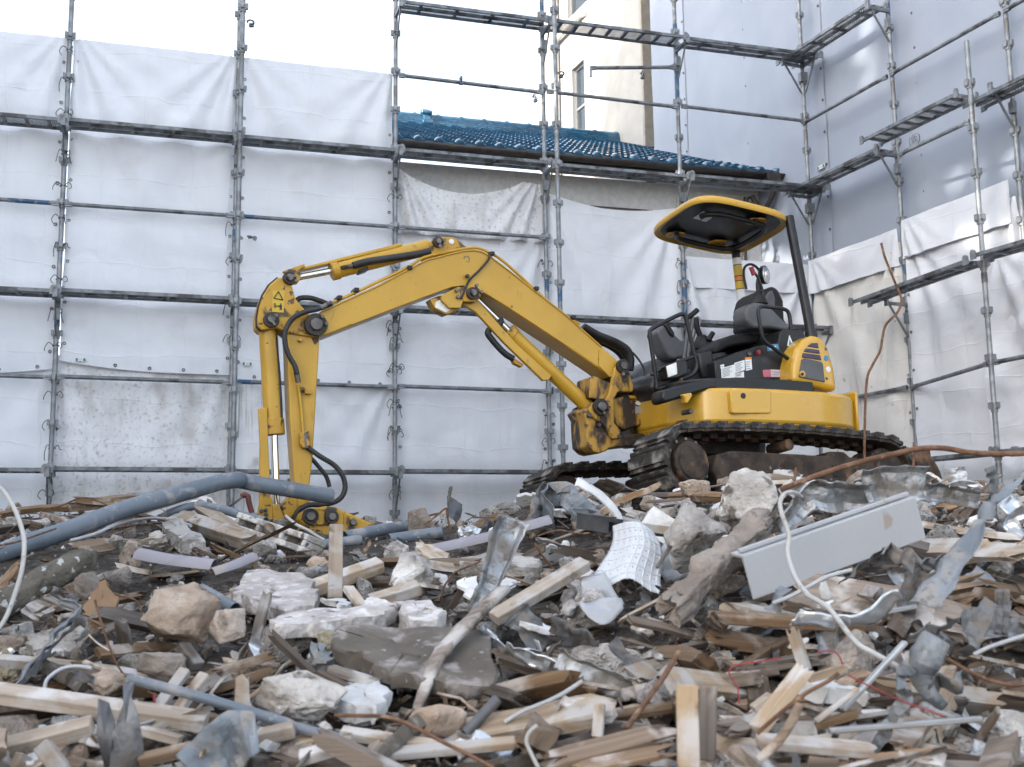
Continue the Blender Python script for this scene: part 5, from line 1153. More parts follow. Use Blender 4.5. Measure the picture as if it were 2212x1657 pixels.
def lump(x0, y0, x1, y1, mat, label, seed=None, name='concrete_chunk', f=.98, cuts=4, n=16, depth=.8, sink=.12, phrase=None, rough=.05, rnd=.2, cat='rubble', rot=0., soft=.025, group='large lumps of broken concrete'):
    """lump filling a picture box, base on the pile"""
    p = closer(hit((x0+x1)/2, y1), f); Y = p[1]; w = S(x1-x0, Y); h = S(y1-y0, Y)
    me = chunk_mesh(seed or nseed(), n, (1, 1, 1), cuts, rough, rnd, soft); o = link(name, me, K[mat])
    # scale so that the hull's own extent fills the box
    co = np.array([v.co[:] for v in me.vertices]); R = Matrix.Rotation(rot, 3, 'Y'); co = co @ np.array(R).T
    ex = co.max(0)-co.min(0); sc = (w/ex[0], min(w, h*1.4)*depth/ex[1], h*(1+sink)/ex[2]); mid = (co.max(0)+co.min(0))/2
    m = Matrix.Diagonal((sc[0], sc[1], sc[2], 1)) @ R.to_4x4()
    c = p+np.array([0, sc[1]*ex[1]*.3, h*(1-sink)/2]); m2 = Matrix.Translation(V(c)) @ m; m2.translation = V(c)-(Matrix.Diagonal((sc[0], sc[1], sc[2], 1)) @ V(mid))
    o.matrix_world = m2
    clr(c, min(x1-x0, y1-y0)*.5)
    # bake scale so the texture keeps its grain
    me.transform(m.to_3x3().to_4x4()); loc = m2.translation.copy(); o.matrix_world = Matrix.Translation(loc)
    tag(o, label, cat, group); lm((x0+x1)/2, (y0+y1)/2, phrase) if phrase else None
    return o
def quadslab(pix, th, mat, label, name='concrete_slab', k=.45, f=.97, rough=.012, phrase=None, cat='rubble', mats=None, group='broken slabs and boards', jag=True):
    """flat broken piece whose outline is given by picture points; lies on a tilted plane resting on the pile"""
    xs = [p[0] for p in pix]; ys = [p[1] for p in pix]; lo = max(pix, key=lambda p: p[1]); A = closer(hit(lo[0], lo[1]), f); Y0 = A[1]; Yt = hit(sum(xs)/len(xs), min(ys))[1]
    dy = max(ys)-min(ys); W = []
    for (x, y) in pix: W.append(atY(x, y, Y0+(Yt-Y0)*k*(max(ys)-y)/max(dy, 1)))
    W = np.array(W); c = W.mean(0); u, s, vt = np.linalg.svd(W-c); ax, ay, nz_ = vt[0], vt[1], vt[2]
    if nz_[2] < 0: nz_ = -nz_
    ay = np.cross(nz_, ax); poly = [(float((p-c) @ ax), float((p-c) @ ay)) for p in W]
    ar = sum(poly[i][0]*poly[(i+1) % len(poly)][1]-poly[(i+1) % len(poly)][0]*poly[i][1] for i in range(len(poly)))
    if ar < 0: poly = poly[::-1]
    me = slab_mesh(nseed(), 1, 1, th, poly=poly, rough=rough); o = link(name, me, K[mat])
    for q in W: clr(q*.6+c*.4, 16)
    clr(c, 22)
    m = Matrix((ax, ay, nz_)).transposed(); place(o, c, m); tag(o, label, cat, group)
    if phrase: lm(sum(xs)/len(xs), sum(ys)/len(ys), phrase)
    return o
def line3(pix, Ys=None, f=.97, k=.5):
    if Ys is None:
        lo = max(pix, key=lambda p: p[1]); Y0 = hit(*lo)[1]; Ys = [Y0+(hit(*p)[1]-Y0)*k for p in pix]
    elif np.ndim(Ys) == 0: Ys = [Ys]*len(pix)
    return [closer(atY(x, y, Y), f) for (x, y), Y in zip(pix, Ys)]
def wire(pix, dpx, mat, label, Ys=None, f=.96, k=.5, name='wire', cat='wire', n=8, seg=8, phrase=None, group='wires and hoses in the rubble', knob=0.):
    pts = line3(pix, Ys, f, k); sp = spline(pts, n); Ym = sum(p[1] for p in pts)/len(pts); r = S(dpx, Ym)/2
    rs = [r*(1+knob*(i % 2)) for i in range(len(sp))]; clr_line(pts, dpx*.5)
    o = MB().tube(sp, rs, seg).build(name, K[mat], None, 60); tag(o, label, cat, group)
    if phrase: q = pix[len(pix)//2]; lm(q[0], q[1], phrase)
    return o
def pipe(pix, dpx, mat, label, Ys=None, f=.97, k=.5, name='pipe', n=8, phrase=None, wall=.10, cat='pipe', group='plastic pipes in the rubble', arc=None, nseg=24):
    """hollow pipe (arc None) or half shell (arc = start, end angles)"""
    pts = line3(pix, Ys, f, k); sp = [V(p) for p in (spline(pts, n) if len(pts) > 2 else [pts[0]+(pts[1]-pts[0])*t/6 for t in range(7)])]; Ym = sum(p[1] for p in pts)/len(pts); r = S(dpx, Ym)/2
    clr_line(pts, dpx*.5)
    b = MB(); N = len(sp); a = None; vs = []; A0, A1 = arc or (0, math.tau); cnt = nseg+1 if arc else nseg
    for i in range(N):
        t = (sp[min(i+1, N-1)]-sp[max(i-1, 0)]).normalized(); up = Vector((0, 0, 1)); a = (up-t*up.dot(t)).normalized(); c = t.cross(a)
        for rr_ in (r, r*(1-wall)):
            for q in range(cnt):
                an = A0+(A1-A0)*q/nseg; vs.append(sp[i]+(a*math.cos(an)+c*math.sin(an))*rr_*(1+.01*fbm((i*.7, q*.4, r*50), 2)))
    fs = []; M2 = 2*cnt
    for i in range(N-1):
        for q in range(nseg):
            q2 = (q+1) % cnt
            fs += [(i*M2+q, i*M2+q2, (i+1)*M2+q2, (i+1)*M2+q), (i*M2+cnt+q2, i*M2+cnt+q, (i+1)*M2+cnt+q, (i+1)*M2+cnt+q2)]
    for i in (0, N-1): fs += [(i*M2+q, i*M2+(q+1) % cnt, i*M2+cnt+(q+1) % cnt, i*M2+cnt+q) for q in range(nseg)]
    if arc:
        for q in (0, nseg): fs += [(i*M2+q, i*M2+cnt+q, (i+1)*M2+cnt+q, (i+1)*M2+q) for i in range(N-1)]
    o = b.add(vs, fs).build(name, K[mat], None, 40); tag(o, label, cat, group)
    if phrase: q = pix[len(pix)//2]; lm(q[0], q[1], phrase)
    return o
def sheet(pix, wpx, mat, label, wdir=(0, 0, 1), prof=None, Ys=None, f=.95, k=.5, crum=.012, name='metal_strip', cat='sheet metal', phrase=None, nw=8, group='bent sheet metal in the rubble', th=.002):
    pts = line3(pix, Ys, f, k); clr_line(pts, (max(wpx) if np.ndim(wpx) else wpx)*.42); Ym = sum(p[1] for p in pts)/len(pts); w_ = [S(q, Ym) for q in wpx] if np.ndim(wpx) else S(wpx, Ym)
    o = strip_pts(pts, wdir, w_, prof, nseed(), crum, nw).build(name, K[mat], None, 14); so_ = o.modifiers.new('s', 'SOLIDIFY'); so_.thickness = th
    tag(o, label, cat, group)
    if phrase: q = pix[len(pix)//2]; lm(q[0], q[1], phrase)
    return o
Uch = lambda t: .28*max(0, abs(t-.5)*2-.55)*2.2        # upturned edges
Rib = lambda t: .10*math.sin(t*math.pi*4)
Ang = lambda t: abs(t-.5)*.9

# ================================================================== rubble: the pieces one can pick out
# ---- left, middle distance
[clr(atY(x_, y_, 8.0), 30) for x_, y_ in ((640, 1105), (680, 1110), (720, 1120), (760, 1130), (800, 1142), (590, 1100))]; lm(690, 1112, 'the bucket'); lm(760, 1132, 'the bucket tip'); lm(1240, 1040, 'the far track')
o = pipe(r1((-150, 775), (200, 655), (560, 535), (1000, 375), (1500, 235), (1720, 172), (1850, 158))+r3((-120, 35), (60, 72), (300, 112), (606, 165)), 37, 'pvc', 'long grey plastic pipe with a kink, lying in front of the arm', Ys=[5.9, 6.15, 6.4, 6.75, 7.15, 7.3, 7.4, 7.45, 7.5, 7.6, 7.75], f=1, n=6, phrase='the long kinked grey pipe', wall=.07)
timber(r1((480, 372))[0], r1((1075, 300))[0], 26, 22, 'wood', 'splintered thick beam on the heap under the second bay', k=.2, broken=(1.6, .3), roll=.3, phrase='the splintered beam at the left crest')
timber(r1((530, 452))[0], r1((885, 412))[0], 16, 14, 'wood_fresh', 'flat pale board under the splintered beam at the left crest', k=.2, roll=.1)
timber(r1((560, 312))[0], r1((1050, 340))[0], 10, 16, 'wood', 'thin split plank lying on the splintered beam', k=.2, broken=(1, 1), f=.962)
timber(r1((175, 478))[0], r1((340, 530))[0], 14, 12, 'wood_dark', 'charred dark plank end left of the grey pipe', k=.2, broken=(.3, 1))
timber(r1((300, 420))[0], r1((580, 490))[0], 16, 12, 'wood', 'frayed plank just above the grey pipe near the leftmost pole', k=.2, broken=(1.5, 1.5))
timber(r1((200, 575))[0], r1((470, 560))[0], 10, 8, 'wood', 'narrow lath lying behind the grey pipe at left', k=.2, broken=(1, 0))
pipe(r1((1062, 282), (1240, 268)), 15, 'pvc', 'short grey pipe stub poking out behind the kinked pipe', Ys=8.0, wall=.12)
pipe(r1((1300, 420), (1500, 360), (1700, 380), (1900, 440), (2060, 480)), 19, 'pvc', 'curved slate-grey pipe behind the twin beams', Ys=[7.5, 7.5, 7.4, 7.3, 7.2])
timber(r1((1370, 450))[0], r1((1960, 640))[0], 34, 30, 'wood_fresh', 'thick squared beam with dusty face left of the hollow block', k=.25, roll=.5, broken=(.5, .4), phrase='the thick dusty beam')
timber(r1((1530, 350))[0], r1((1900, 600))[0], 26, 22, 'wood_fresh', 'orange-brown split beam leaning on the thick dusty beam', k=.2, roll=.7, broken=(.2, 1.2), f=.955)
quadslab(r1((1450, 340), (1600, 285), (1700, 360), (1520, 370)), .012, 'plaster', 'small white board behind the orange-brown split beam', name='board', k=.1, f=.99, cat='board')
quadslab(r1((1740, 440), (1830, 430), (1900, 560), (1800, 560)), .012, 'plaster', 'white board scrap beside the hollow block', name='board', k=.1, f=.985, cat='board')
# hollow concrete block
def hollow_block():
    A, B = ends(r1((1890, 500))[0], r3((470, 560))[0], .25, .965); Y = (A[1]+B[1])/2; L = float(np.linalg.norm(B-A)); h = S(40, Y); d = .15
    t = link('hollow_block', bpy.data.meshes.new('hollow_block'), K['concrete']); b = MB(); n = 3
    # front frame built around the openings, plus back and webs
    cell = L/n; web = .03
    for z, s in ((h/2-.018, .036), (-h/2+.018, .036)): b.box((L/2, 0, z), (L, d, s))
    for i in range(n+1): b.box((min(max(i*cell, web/2+.004), L-web/2-.004), 0, 0), (web, d-.002, h-.074+.003))
    t.data = b.mesh('hollow_block', None); t.data.materials.append(K['concrete']); place(t, A+np.array([0, 0, .0]), rot_to(V(B-A), -.35)); bevel(t, .008, 2)
    tag(t, 'broken hollow concrete block with dark holes left of the bucket', 'concrete block'); lm(610, 1155, 'the hollow concrete block'); clr_line([A, B], 20)
hollow_block()
wire(r1((545, 628), (640, 605), (750, 572), (850, 525), (950, 490), (1150, 457), (1300, 462), (1480, 512)), 7.5, 'hose_grey', 'pale grey hose lying along under the kinked pipe', name='hose', cat='hose', k=.4)
wire(r1((-60, 672), (120, 640), (300, 580), (430, 535)), 4.5, 'rust', 'rusty rod crossing the kinked pipe at the left edge', Ys=[5.4, 5.6, 5.9, 6.2], f=1)
wire(r1((345, 430), (345, 385), (480, 355), (620, 298), (740, 310), (890, 388)), 3.5, 'rust', 'bent rusty rod over the splintered beam', Ys=7.6, f=1)
wire(r1((820, 545), (1000, 515), (1200, 495), (1340, 492)), 4, 'rust', 'thin rusty rod lying beside the pale grey hose', k=.4)
lump(*r1((-120, 660))[0], *r1((790, 1230))[0], 'mossy', 'long rounded concrete post with white lichen spots at left', seed=5, n=26, rough=.03, rot=.0, depth=.5, phrase='the lichen-spotted concrete post') if False else None
def lichen_post():
    A, B = ends(r1((-120, 1190))[0], r1((735, 720))[0], .35, .955); Y = (A[1]+B[1])/2; d = V(B-A); r0_ = S(56, Y)/2; b = MB(); N = 26; sp = []
    me = timber_mesh(4, d.length, S(58, Y), S(52, Y), (0, 0), 0, m=7, nseg=26)
    for v in me.vertices:
        y, z = v.co.y, v.co.z; rr_ = math.hypot(y, z)+1e-6; k = r0_*(1-.04)/rr_; t = .75
        e = min(1, (d.length-v.co.x)/.10+.35)*min(1, v.co.x/.08+.4)
        v.co.y = (y*(1-t)+y*k*t)*e; v.co.z = (z*(1-t)+z*k*t)*e
        q = v.co*7; v.co += Vector((0, y, z)).normalized()*.018*fbm(q, 4)
    o = link('concrete_post', me, K['mossy']); place(o, A, rot_to(d, .2)); me.polygons.foreach_set('use_smooth', [True]*len(me.polygons)); me.set_sharp_from_angle(angle=1.2)
    tag(o, 'long rounded concrete post with white lichen spots at left', 'rubble'); lm(105, 1270, 'the lichen-spotted concrete post'); clr_line([A, B], 26)
lichen_post()
pipe(r1((1075, 770), (1300, 815), (1660, 860)), 48, 'pvc_purple', 'mauve half pipe shell lying face up left of the big boulder', f=.95, k=.3, arc=(-1.5, 1.5), wall=.05, phrase='the mauve half pipe')
pipe(r1((1650, 900), (1800, 850), (1970, 775)), 34, 'pvc_purple', 'smaller mauve half pipe bent upward from the larger shell', f=.945, k=.3, arc=(-1.3, 1.5), wall=.06)
lump(*r1((1100, 968))[0], *r1((1640, 1390))[0], 'concrete_tan', 'big tan boulder in the left foreground', seed=31, phrase='the big tan boulder', cuts=6, rough=.035, f=.95, n=18)
lump(*r1((1588, 1165))[0], *r1((1885, 1400))[0], 'concrete_tan', 'rounded tan stone right of the big tan boulder', seed=12, cuts=5, rough=.03, f=.955, soft=.08)
quadslab(r3((-170, 960), (-60, 800), (30, 788), (340, 800), (440, 860), (510, 960), (480, 1050), (250, 1085), (-60, 1000)), .07, 'concrete_pink', 'flat pinkish concrete slab in front of the pale stud', phrase='the flat pinkish slab', f=.95, k=.55)
pipe(r1((1560, 1010), (1700, 1090), (1820, 1160)), 28, 'pvc', 'blue-grey pipe end under the flat pinkish slab', f=.97, k=.4)
quadslab(r3((115, 1180), (300, 1120), (560, 1080), (1090, 1040), (1105, 1090), (900, 1150), (600, 1190), (200, 1215)), .055, 'concrete_pink', 'long thin concrete slab in front of the flat pinkish slab', f=.93, k=.5, phrase='the long thin slab')
quadslab(r3((1080, 1060), (1180, 1035), (1370, 1030), (1465, 1130), (1440, 1175), (1215, 1190)), .07, 'concrete_pink', 'speckled concrete slab right of the long thin slab', f=.945, k=.5)
quadslab(r1((832, 950), (905, 1165), (800, 1320), (650, 1200), (700, 1090)), .03, 'card', 'brown board leaning left of the big tan boulder', name='board', k=.12, f=.95, cat='board', phrase='the leaning brown board')
timber(r1((765, 1335))[0], r1((985, 1225))[0], 22, 14, 'wood', 'broken batten in front of the leaning brown board', k=.3, broken=(.8, .5), f=.945)
wire(r1((-60, 160), (40, 262), (120, 400), (170, 540), (188, 660), (170, 850), (110, 1060), (40, 1235), (-60, 1380)), 10, 'hose_white', 'off-white hose arching at the left picture edge', Ys=[4.7, 4.65, 4.6, 4.55, 4.5, 4.45, 4.4, 4.35, 4.3], f=1, name='hose', cat='hose', phrase='the off-white hose', seg=12)
quadslab(r1((-60, 1010), (150, 775), (155, 850), (-20, 1060)), .02, 'card', 'orange-brown board behind the off-white hose', name='board', k=.2, f=.98, cat='board')
wire(r1((805, 1325), (770, 1220), (745, 1150), (738, 1075), (775, 1040), (850, 1032), (960, 1060), (1060, 1100), (1105, 1210)), 4.5, 'rust', 'crooked rusty wire in front of the leaning brown board', Ys=4.55, f=1)
lump(*r1((560, 870))[0], *r1((755, 1115))[0], 'concrete_tan', 'pair-like lumpy tan stone right of the lichen-spotted post', seed=44, cuts=4)
lump(*r1((1140, 550))[0], *r1((1290, 670))[0], 'concrete', 'pale cube-like stone right of the pale grey hose end', seed=45, cuts=3)
quadslab(r1((1260, 560), (1330, 500), (1420, 530), (1590, 690), (1400, 690)), .09, 'concrete', 'grey broken paving block beside the thick dusty beam', f=.96, k=.3)
# ---- left foreground
sheet(r2((100, 660), (270, 440), (430, 240), (570, 110), (600, 60), (520, 15), (430, 0)), [38, 40, 40, 38, 30, 26, 20], 'sheet_blue', 'long bent gutter of ridged grey metal at left', wdir=(.6, -.35, .5), prof=Rib, f=.93, k=.35, phrase='the bent ridged gutter', nw=12)
sheet(r2((150, 650), (330, 440), (480, 260), (620, 150), (670, 200), (600, 320)), [18, 20, 22, 26, 24, 14], 'sheet_blue', 'second layer of grey metal folded under the bent gutter', wdir=(.3, -.5, .7), f=.94, k=.35)
lump(*r2((-40, 365))[0], *r2((150, 620))[0], 'insulation', 'yellowish fibrous insulation lump at the left edge', seed=50, rough=.12, cat='insulation', name='insulation_lump')
timber(r2((650, 462))[0], r2((955, 578))[0], 12, 9, 'wood_fresh', 'pale short lath under the twig', k=.3, f=.93)
wire(r2((345, 685), (365, 600), (470, 520), (590, 496), (710, 512)), 8, 'hose_grey', 'curved grey cable under the pale short lath', f=.92, name='cable', cat='cable')
timber(r2((-120, 690))[0], r2((1600, 930))[0], 46, 30, 'wood_fresh', 'long fresh-cut beam across the lower left corner', k=.0, f=.93, roll=.35, phrase='the long fresh beam')
timber(r2((20, 1140))[0], r2((720, 960))[0], 40, 34, 'wood_fresh', 'dusty beam with squared end under the long fresh beam', k=.2, f=.94, roll=.5, phrase='the dusty beam end')
timber(r2((500, 1330))[0], r2((330, 1110))[0], 40, 34, 'wood_fresh', 'short upright beam end at the bottom left', k=.1, f=.93, roll=.4)
timber(r2((130, 1300))[0], r2((190, 1180))[0], 30, 26, 'wood_fresh', 'stub of a post below the dusty beam end', k=.1, f=.95)
timber(r2((1090, 990))[0], r2((1400, 1075))[0], 28, 20, 'wood_fresh', 'lower beam half hidden under the long fresh beam', k=.1, f=.95)
timber(r2((1080, 1230))[0], r2((1720, 1080))[0], 26, 24, 'wood', 'beam pointing at the crumpled grey sheet', k=.1, f=.93, roll=.4)
pipe(r2((1000, 590), (1600, 750), (2200, 930))+r4((300, 965), (600, 1040), (900, 1125)), 22, 'pvc', 'thin straight grey pipe across the lower left foreground', f=.90, k=.25, phrase='the thin straight grey pipe', Ys=[3.75, 3.72, 3.7, 3.68, 3.66, 3.62])
def blades():
    for pts, mat, lab in ((r2((760, 750), (800, 800), (905, 930), (900, 1100), (870, 1330), (790, 1330), (775, 1000)), 'sheet_dark', 'dark pointed metal blade standing up at the bottom left'), (r2((950, 640), (1010, 628), (1025, 720), (1110, 850), (1090, 1100), (1080, 1340), (870, 1340), (900, 1000), (930, 800)), 'sheet_dull', 'pale pointed metal blade standing up at the bottom left')):
        W = [closer(atY(x, y, 3.15), .98) for x, y in pts]; n = len(W)
        b = MB(); c = np.mean(W, 0)
        b.add([w_+np.array([0, .04*math.sin(i*1.7), 0]) for i, w_ in enumerate(W)]+[c+np.array([0, -.015, 0])], [(i, (i+1) % n, n) for i in range(n)])
        o = b.build('metal_shard', K[mat], None, 60); sm = o.modifiers.new('s', 'SOLIDIFY'); sm.thickness = .003; tag(o, lab, 'sheet metal')
    lm(270, 1560, 'the standing metal blades'); clr_line([atY(270, 1500, 3.1), atY(270, 1650, 3.1)], 50)
blades()
sheet(r2((1500, 1330), (1650, 1180), (1850, 1050), (2000, 1000)), [110, 120, 110, 80], 'sheet_blue', 'crumpled light grey sheet at the bottom left of centre', wdir=(.75, 0, -.5), f=.93, k=.15, crum=.035, phrase='the crumpled light grey sheet', nw=14, th=.003)
for i, (a, b, lab) in enumerate((((1215, 830), (1440, 525), 'left of two parallel fresh boards under the thin grey pipe'), ((1370, 850), (1590, 560), 'right of two parallel fresh boards under the thin grey pipe'))):
    timber(r2(a)[0], r2(b)[0], 26, 16, 'wood_fresh', lab, k=.25, f=.945, roll=.3)
wire(r2((735, -20), (765, 90), (795, 190), (850, 350), (900, 470), (990, 605)), 5, 'rust', 'thin brown twig right of the bent ridged gutter', Ys=3.95, f=.98, name='twig', cat='twig')
wire(r2((690, 255), (760, 320), (850, 375)), 3.5, 'wood_fresh', 'small side twig branching left of the brown twig', Ys=3.95, f=.98, name='twig', cat='twig')
timber(r2((1195, 700))[0], r2((1200, 820))[0], 5, 5, 'red_paint', 'small red stick standing under the thin grey pipe', k=.1, f=.93, name='red_stick', cat='stick')
timber(r2((1410, 340))[0], r2((1530, 500))[0], 32, 22, 'wood', 'short grey-brown block tilted under the big tan boulder', k=.15, f=.95)
timber(r2((1270, 265))[0], r2((1600, 190))[0], 24, 20, 'wood', 'dark chalky beam wedged under the big tan boulder', k=.1, f=.96)
lump(*r2((1035, 400))[0], *r2((1410, 640))[0], 'concrete_tan', 'brown earthy lump below the big tan boulder', seed=52, f=.97)
lump(*r2((660, 530))[0], *r2((930, 730))[0], 'concrete_tan', 'brownish stone behind the long fresh beam', seed=53, f=.95)
timber(r2((1590, 920))[0], r2((1840, 880))[0], 18, 16, 'card', 'reddish brown board under the thin grey pipe', k=.1, f=.94)
timber(r2((1620, 560))[0], r2((2150, 400))[0], 26, 18, 'wood', 'dusty plank right of the tilted block', k=.2, f=.96, broken=(.8, .6)); timber(r2((1640, 690))[0], r2((2130, 520))[0], 28, 18, 'wood', 'second dusty plank below the first', k=.2, f=.95, broken=(.4, 1))
# ---- centre
timber(r3((632, 975))[0], r3((640, 402))[0], 30, 24, 'wood_fresh', 'upright pale stud standing in the middle of the rubble', k=.08, f=.95, phrase='the upright pale stud')
timber(r3((395, 900))[0], r3((985, 690))[0], 36, 26, 'wood_fresh', 'thick pale timber leaning behind the upright stud', k=.25, f=.965, roll=.35, phrase='the thick pale timber')
timber(r3((730, 870))[0], r3((840, 1020))[0], 26, 12, 'wood_fresh', 'short pale board right below the upright stud', k=.2, f=.945)
timber(r3((905, 985))[0], r3((1285, 870))[0], 32, 26, 'wood_fresh', 'squared timber end right of the upright stud', k=.25, f=.95, roll=.4)
lump(*r3((1050, 600))[0], *r3((1385, 900))[0], 'concrete', 'pale grey block standing right of the squared timber end', seed=60, cuts=4, phrase='the pale grey block')
lump(*r3((840, 945))[0], *r3((1060, 1050))[0], 'plaster', 'white plaster clump under the squared timber end', seed=61, rough=.12, f=.94, name='plaster_clump', cat='plaster')
lump(*r3((400, 630))[0], *r3((600, 800))[0], 'concrete_tan', 'round tan stone left behind the upright stud', seed=62, soft=.08, cuts=4)
sheet(r3((2010, 330), (1960, 480), (1900, 680), (1820, 880), (1720, 1080)), [74, 70, 56, 44, 36], 'sheet_galv', 'tall bent galvanised strip standing right of centre', wdir=(1, .1, .35), f=.95, Ys=[5.2, 5.2, 5.15, 5.1, 5.05], prof=Uch, phrase='the tall galvanised strip', crum=.014, nw=10)
sheet(r4((1240, 895), (1330, 640), (1425, 400), (1600, 190), (1930, -130)), [14, 22, 32, 38, 36], 'wood', 'long curved bent plank in the centre foreground', wdir=(1, -.1, .35), f=.94, Ys=[3.85, 3.9, 4.0, 4.15, 4.4], crum=.003, name='bent_plank', cat='timber', phrase='the curved bent plank', nw=4, th=.022, group='timber offcuts in the rubble')
pipe(r3((1390, 610), (1800, 520), (2300, 380)), 42, 'pvc_purple', 'mauve half pipe lying behind the tall galvanised strip', f=.98, k=.4, arc=(-1.5, 1.5), wall=.05, phrase='the rear mauve half pipe')
pipe(r3((700, 480), (950, 430), (1150, 400), (1330, 372)), 26, 'pvc', 'grey pipe with cut dark opening behind the bucket tip', f=.98, k=.3, phrase='the cut grey pipe', wall=.06)
pipe(r3((1050, 500), (1250, 470), (1470, 440)), 26, 'pvc', 'dusty grey pipe under the cut grey pipe', f=.975, k=.3, wall=.06)
pipe(r3((385, 560), (600, 530), (830, 500)), 22, 'pvc', 'blue-grey pipe segment behind the upright stud', f=.985, k=.3)
wire(r3((245, 312), (330, 380), (420, 425), (490, 470), (545, 502)), 7, 'hose_white', 'whitish peeled branch below the bucket', Ys=7.0, f=1, name='branch', cat='branch')
wire(r3((1335, 372), (1420, 310), (1492, 256), (1500, 300), (1520, 400), (1545, 520)), 4.5, 'rust', 'angular rusty rod standing right of the cut grey pipe', Ys=7.2, f=1, n=5)
lump(*r3((1580, 380))[0], *r3((1770, 510))[0], 'foil', 'crumpled shiny foil ball behind the mauve half pipe', seed=63, rough=.16, n=24, name='foil_scrap', cat='foil')
lump(*r3((1760, 328))[0], *r3((1870, 460))[0], 'sheet_dark', 'dark crumpled plastic behind the tall galvanised strip', seed=64, rough=.16, n=24, name='plastic_scrap', cat='plastic')
quadslab(r3((1568, 825), (1735, 790), (1745, 880), (1670, 955)), .012, 'plaster', 'white board triangle left of the tall galvanised strip', name='board', k=.2, f=.955, cat='board')
quadslab(r3((1960, 800), (2060, 830), (1980, 870), (1930, 860)), .012, 'plaster', 'white board scrap right of the tall galvanised strip', name='board', k=.2, f=.955, cat='board')
wire(r3((1450, 1045), (1470, 900), (1490, 840), (1560, 755), (1680, 700), (1760, 665)), 4, 'rust', 'wavy brown wire left of the tall galvanised strip', Ys=5.0, f=1)
timber(r3((1860, 1110))[0], r5((640, 850))[0], 36, 22, 'wood_fresh', 'long dusty timber running up to the white ribbed panel', k=.25, f=.95, roll=.4, phrase='the long dusty timber')
quadslab(r3((1255, 560), (1290, 510), (1500, 600), (1520, 680), (1420, 690)), .02, 'wood_fresh', 'tan board chip in front of the rear mauve half pipe', name='board', k=.2, f=.96, cat='board')
quadslab(r3((1560, 690), (1830, 660), (2212, 690), (2212, 780), (1700, 740)), .08, 'concrete', 'grey slab behind the tall galvanised strip', k=.3, f=.98)
quadslab(r4((640, 262), (760, 235), (1090, 225), (1500, 240), (1820, 300), (1868, 705), (1560, 695), (1290, 660), (1050, 590), (860, 490), (625, 412)), .05, 'board_dark', 'large dark dusty board in the centre foreground', name='board', k=.4, f=.945, cat='board', phrase='the large dark board')
timber(r4((590, 520))[0], r4((1000, 640))[0], 36, 18, 'wood', 'split timber poking out under the large dark board', k=.2, f=.95, broken=(0, 1.4))
quadslab(r4((460, 330), (600, 420), (625, 460), (470, 500)), .03, 'sheet_blue', 'blue-grey triangular scrap left of the large dark board', name='board', k=.1, f=.95, cat='board')
lump(*r4((485, 225))[0], *r4((640, 410))[0], 'insulation', 'pale fibrous lump above the blue-grey triangular scrap', seed=65, rough=.1, f=.955)
quadslab(r4((660, 745), (760, 660), (900, 655), (1060, 735), (1000, 840), (930, 880), (720, 850)), .05, 'plaster', 'white speckled plaster slab left of the curved bent plank', k=.5, f=.94, cat='plaster', name='plaster_slab', phrase='the white plaster slab')
lump(*r4((-50, 570))[0], *r4((690, 900))[0], 'concrete', 'large whitish concrete lump above the thin straight pipe', seed=66, cuts=6, rough=.03, f=.93, phrase='the large whitish lump', n=14)
lump(*r4((1210, 815))[0], *r4((1640, 1030))[0], 'concrete_tan', 'brown stone in the hollow under the large dark board', seed=67, cuts=5, rough=.03, f=.96)
wire(r4((630, 878), (820, 880), (1000, 885), (1130, 915), (1280, 985), (1480, 1090), (1700, 1200), (1900, 1310)), 8, 'rust', 'long rusty reinforcing rod at the bottom centre', f=.90, k=.3, knob=.12, n=14, phrase='the long rusty rod')
timber(r4((680, 1010))[0], r4((1480, 1130))[0], 32, 20, 'wood_fresh', 'split pale timber under the long rusty rod', k=.15, f=.93, broken=(0, .8), roll=.3)
timber(r4((1020, 1180))[0], r4((2030, 1090))[0], 34, 18, 'wood_fresh', 'broad pale timber at the bottom centre', k=.15, f=.93, roll=.3, phrase='the broad pale timber')
timber(r4((40, 1050))[0], r4((315, 985))[0], 34, 28, 'wood_fresh', 'short squared block beside the crumpled grey sheet', k=.1, f=.92, roll=.3)
timber(r4((360, 1210))[0], r4((770, 1090))[0], 32, 24, 'wood', 'dusty timber piece below the thin straight pipe', k=.1, f=.925, roll=.4)
timber(r4((800, 1300))[0], r4((985, 1060))[0], 32, 14, 'wood', 'splintered board end pointing up at the bottom centre', k=.15, f=.915, broken=(0, 1.2))
timber(r4((120, 230))[0], r4((470, 570))[0], 18, 14, 'wood_dark', 'dark frayed stick left of the white plaster slab', k=.3, f=.95, broken=(1.8, .3)); timber(r4((500, 540))[0], r4((780, 690))[0], 18, 14, 'wood_dark', 'dark stick continuing under the white plaster slab', k=.3, f=.95)
pipe(r4((1640, 1020), (1890, 750)), 24, 'sheet_dark', 'black dusty pipe in the hollow right of the curved plank', f=.96, k=.2)
quadslab(r3((740, 1010), (520, 960), (720, 960), (730, 1010), (640, 1060)), .02, 'plaster', 'flaky white plaster piece at the foot of the upright stud', k=.2, f=.94, cat='plaster', name='plaster_slab')
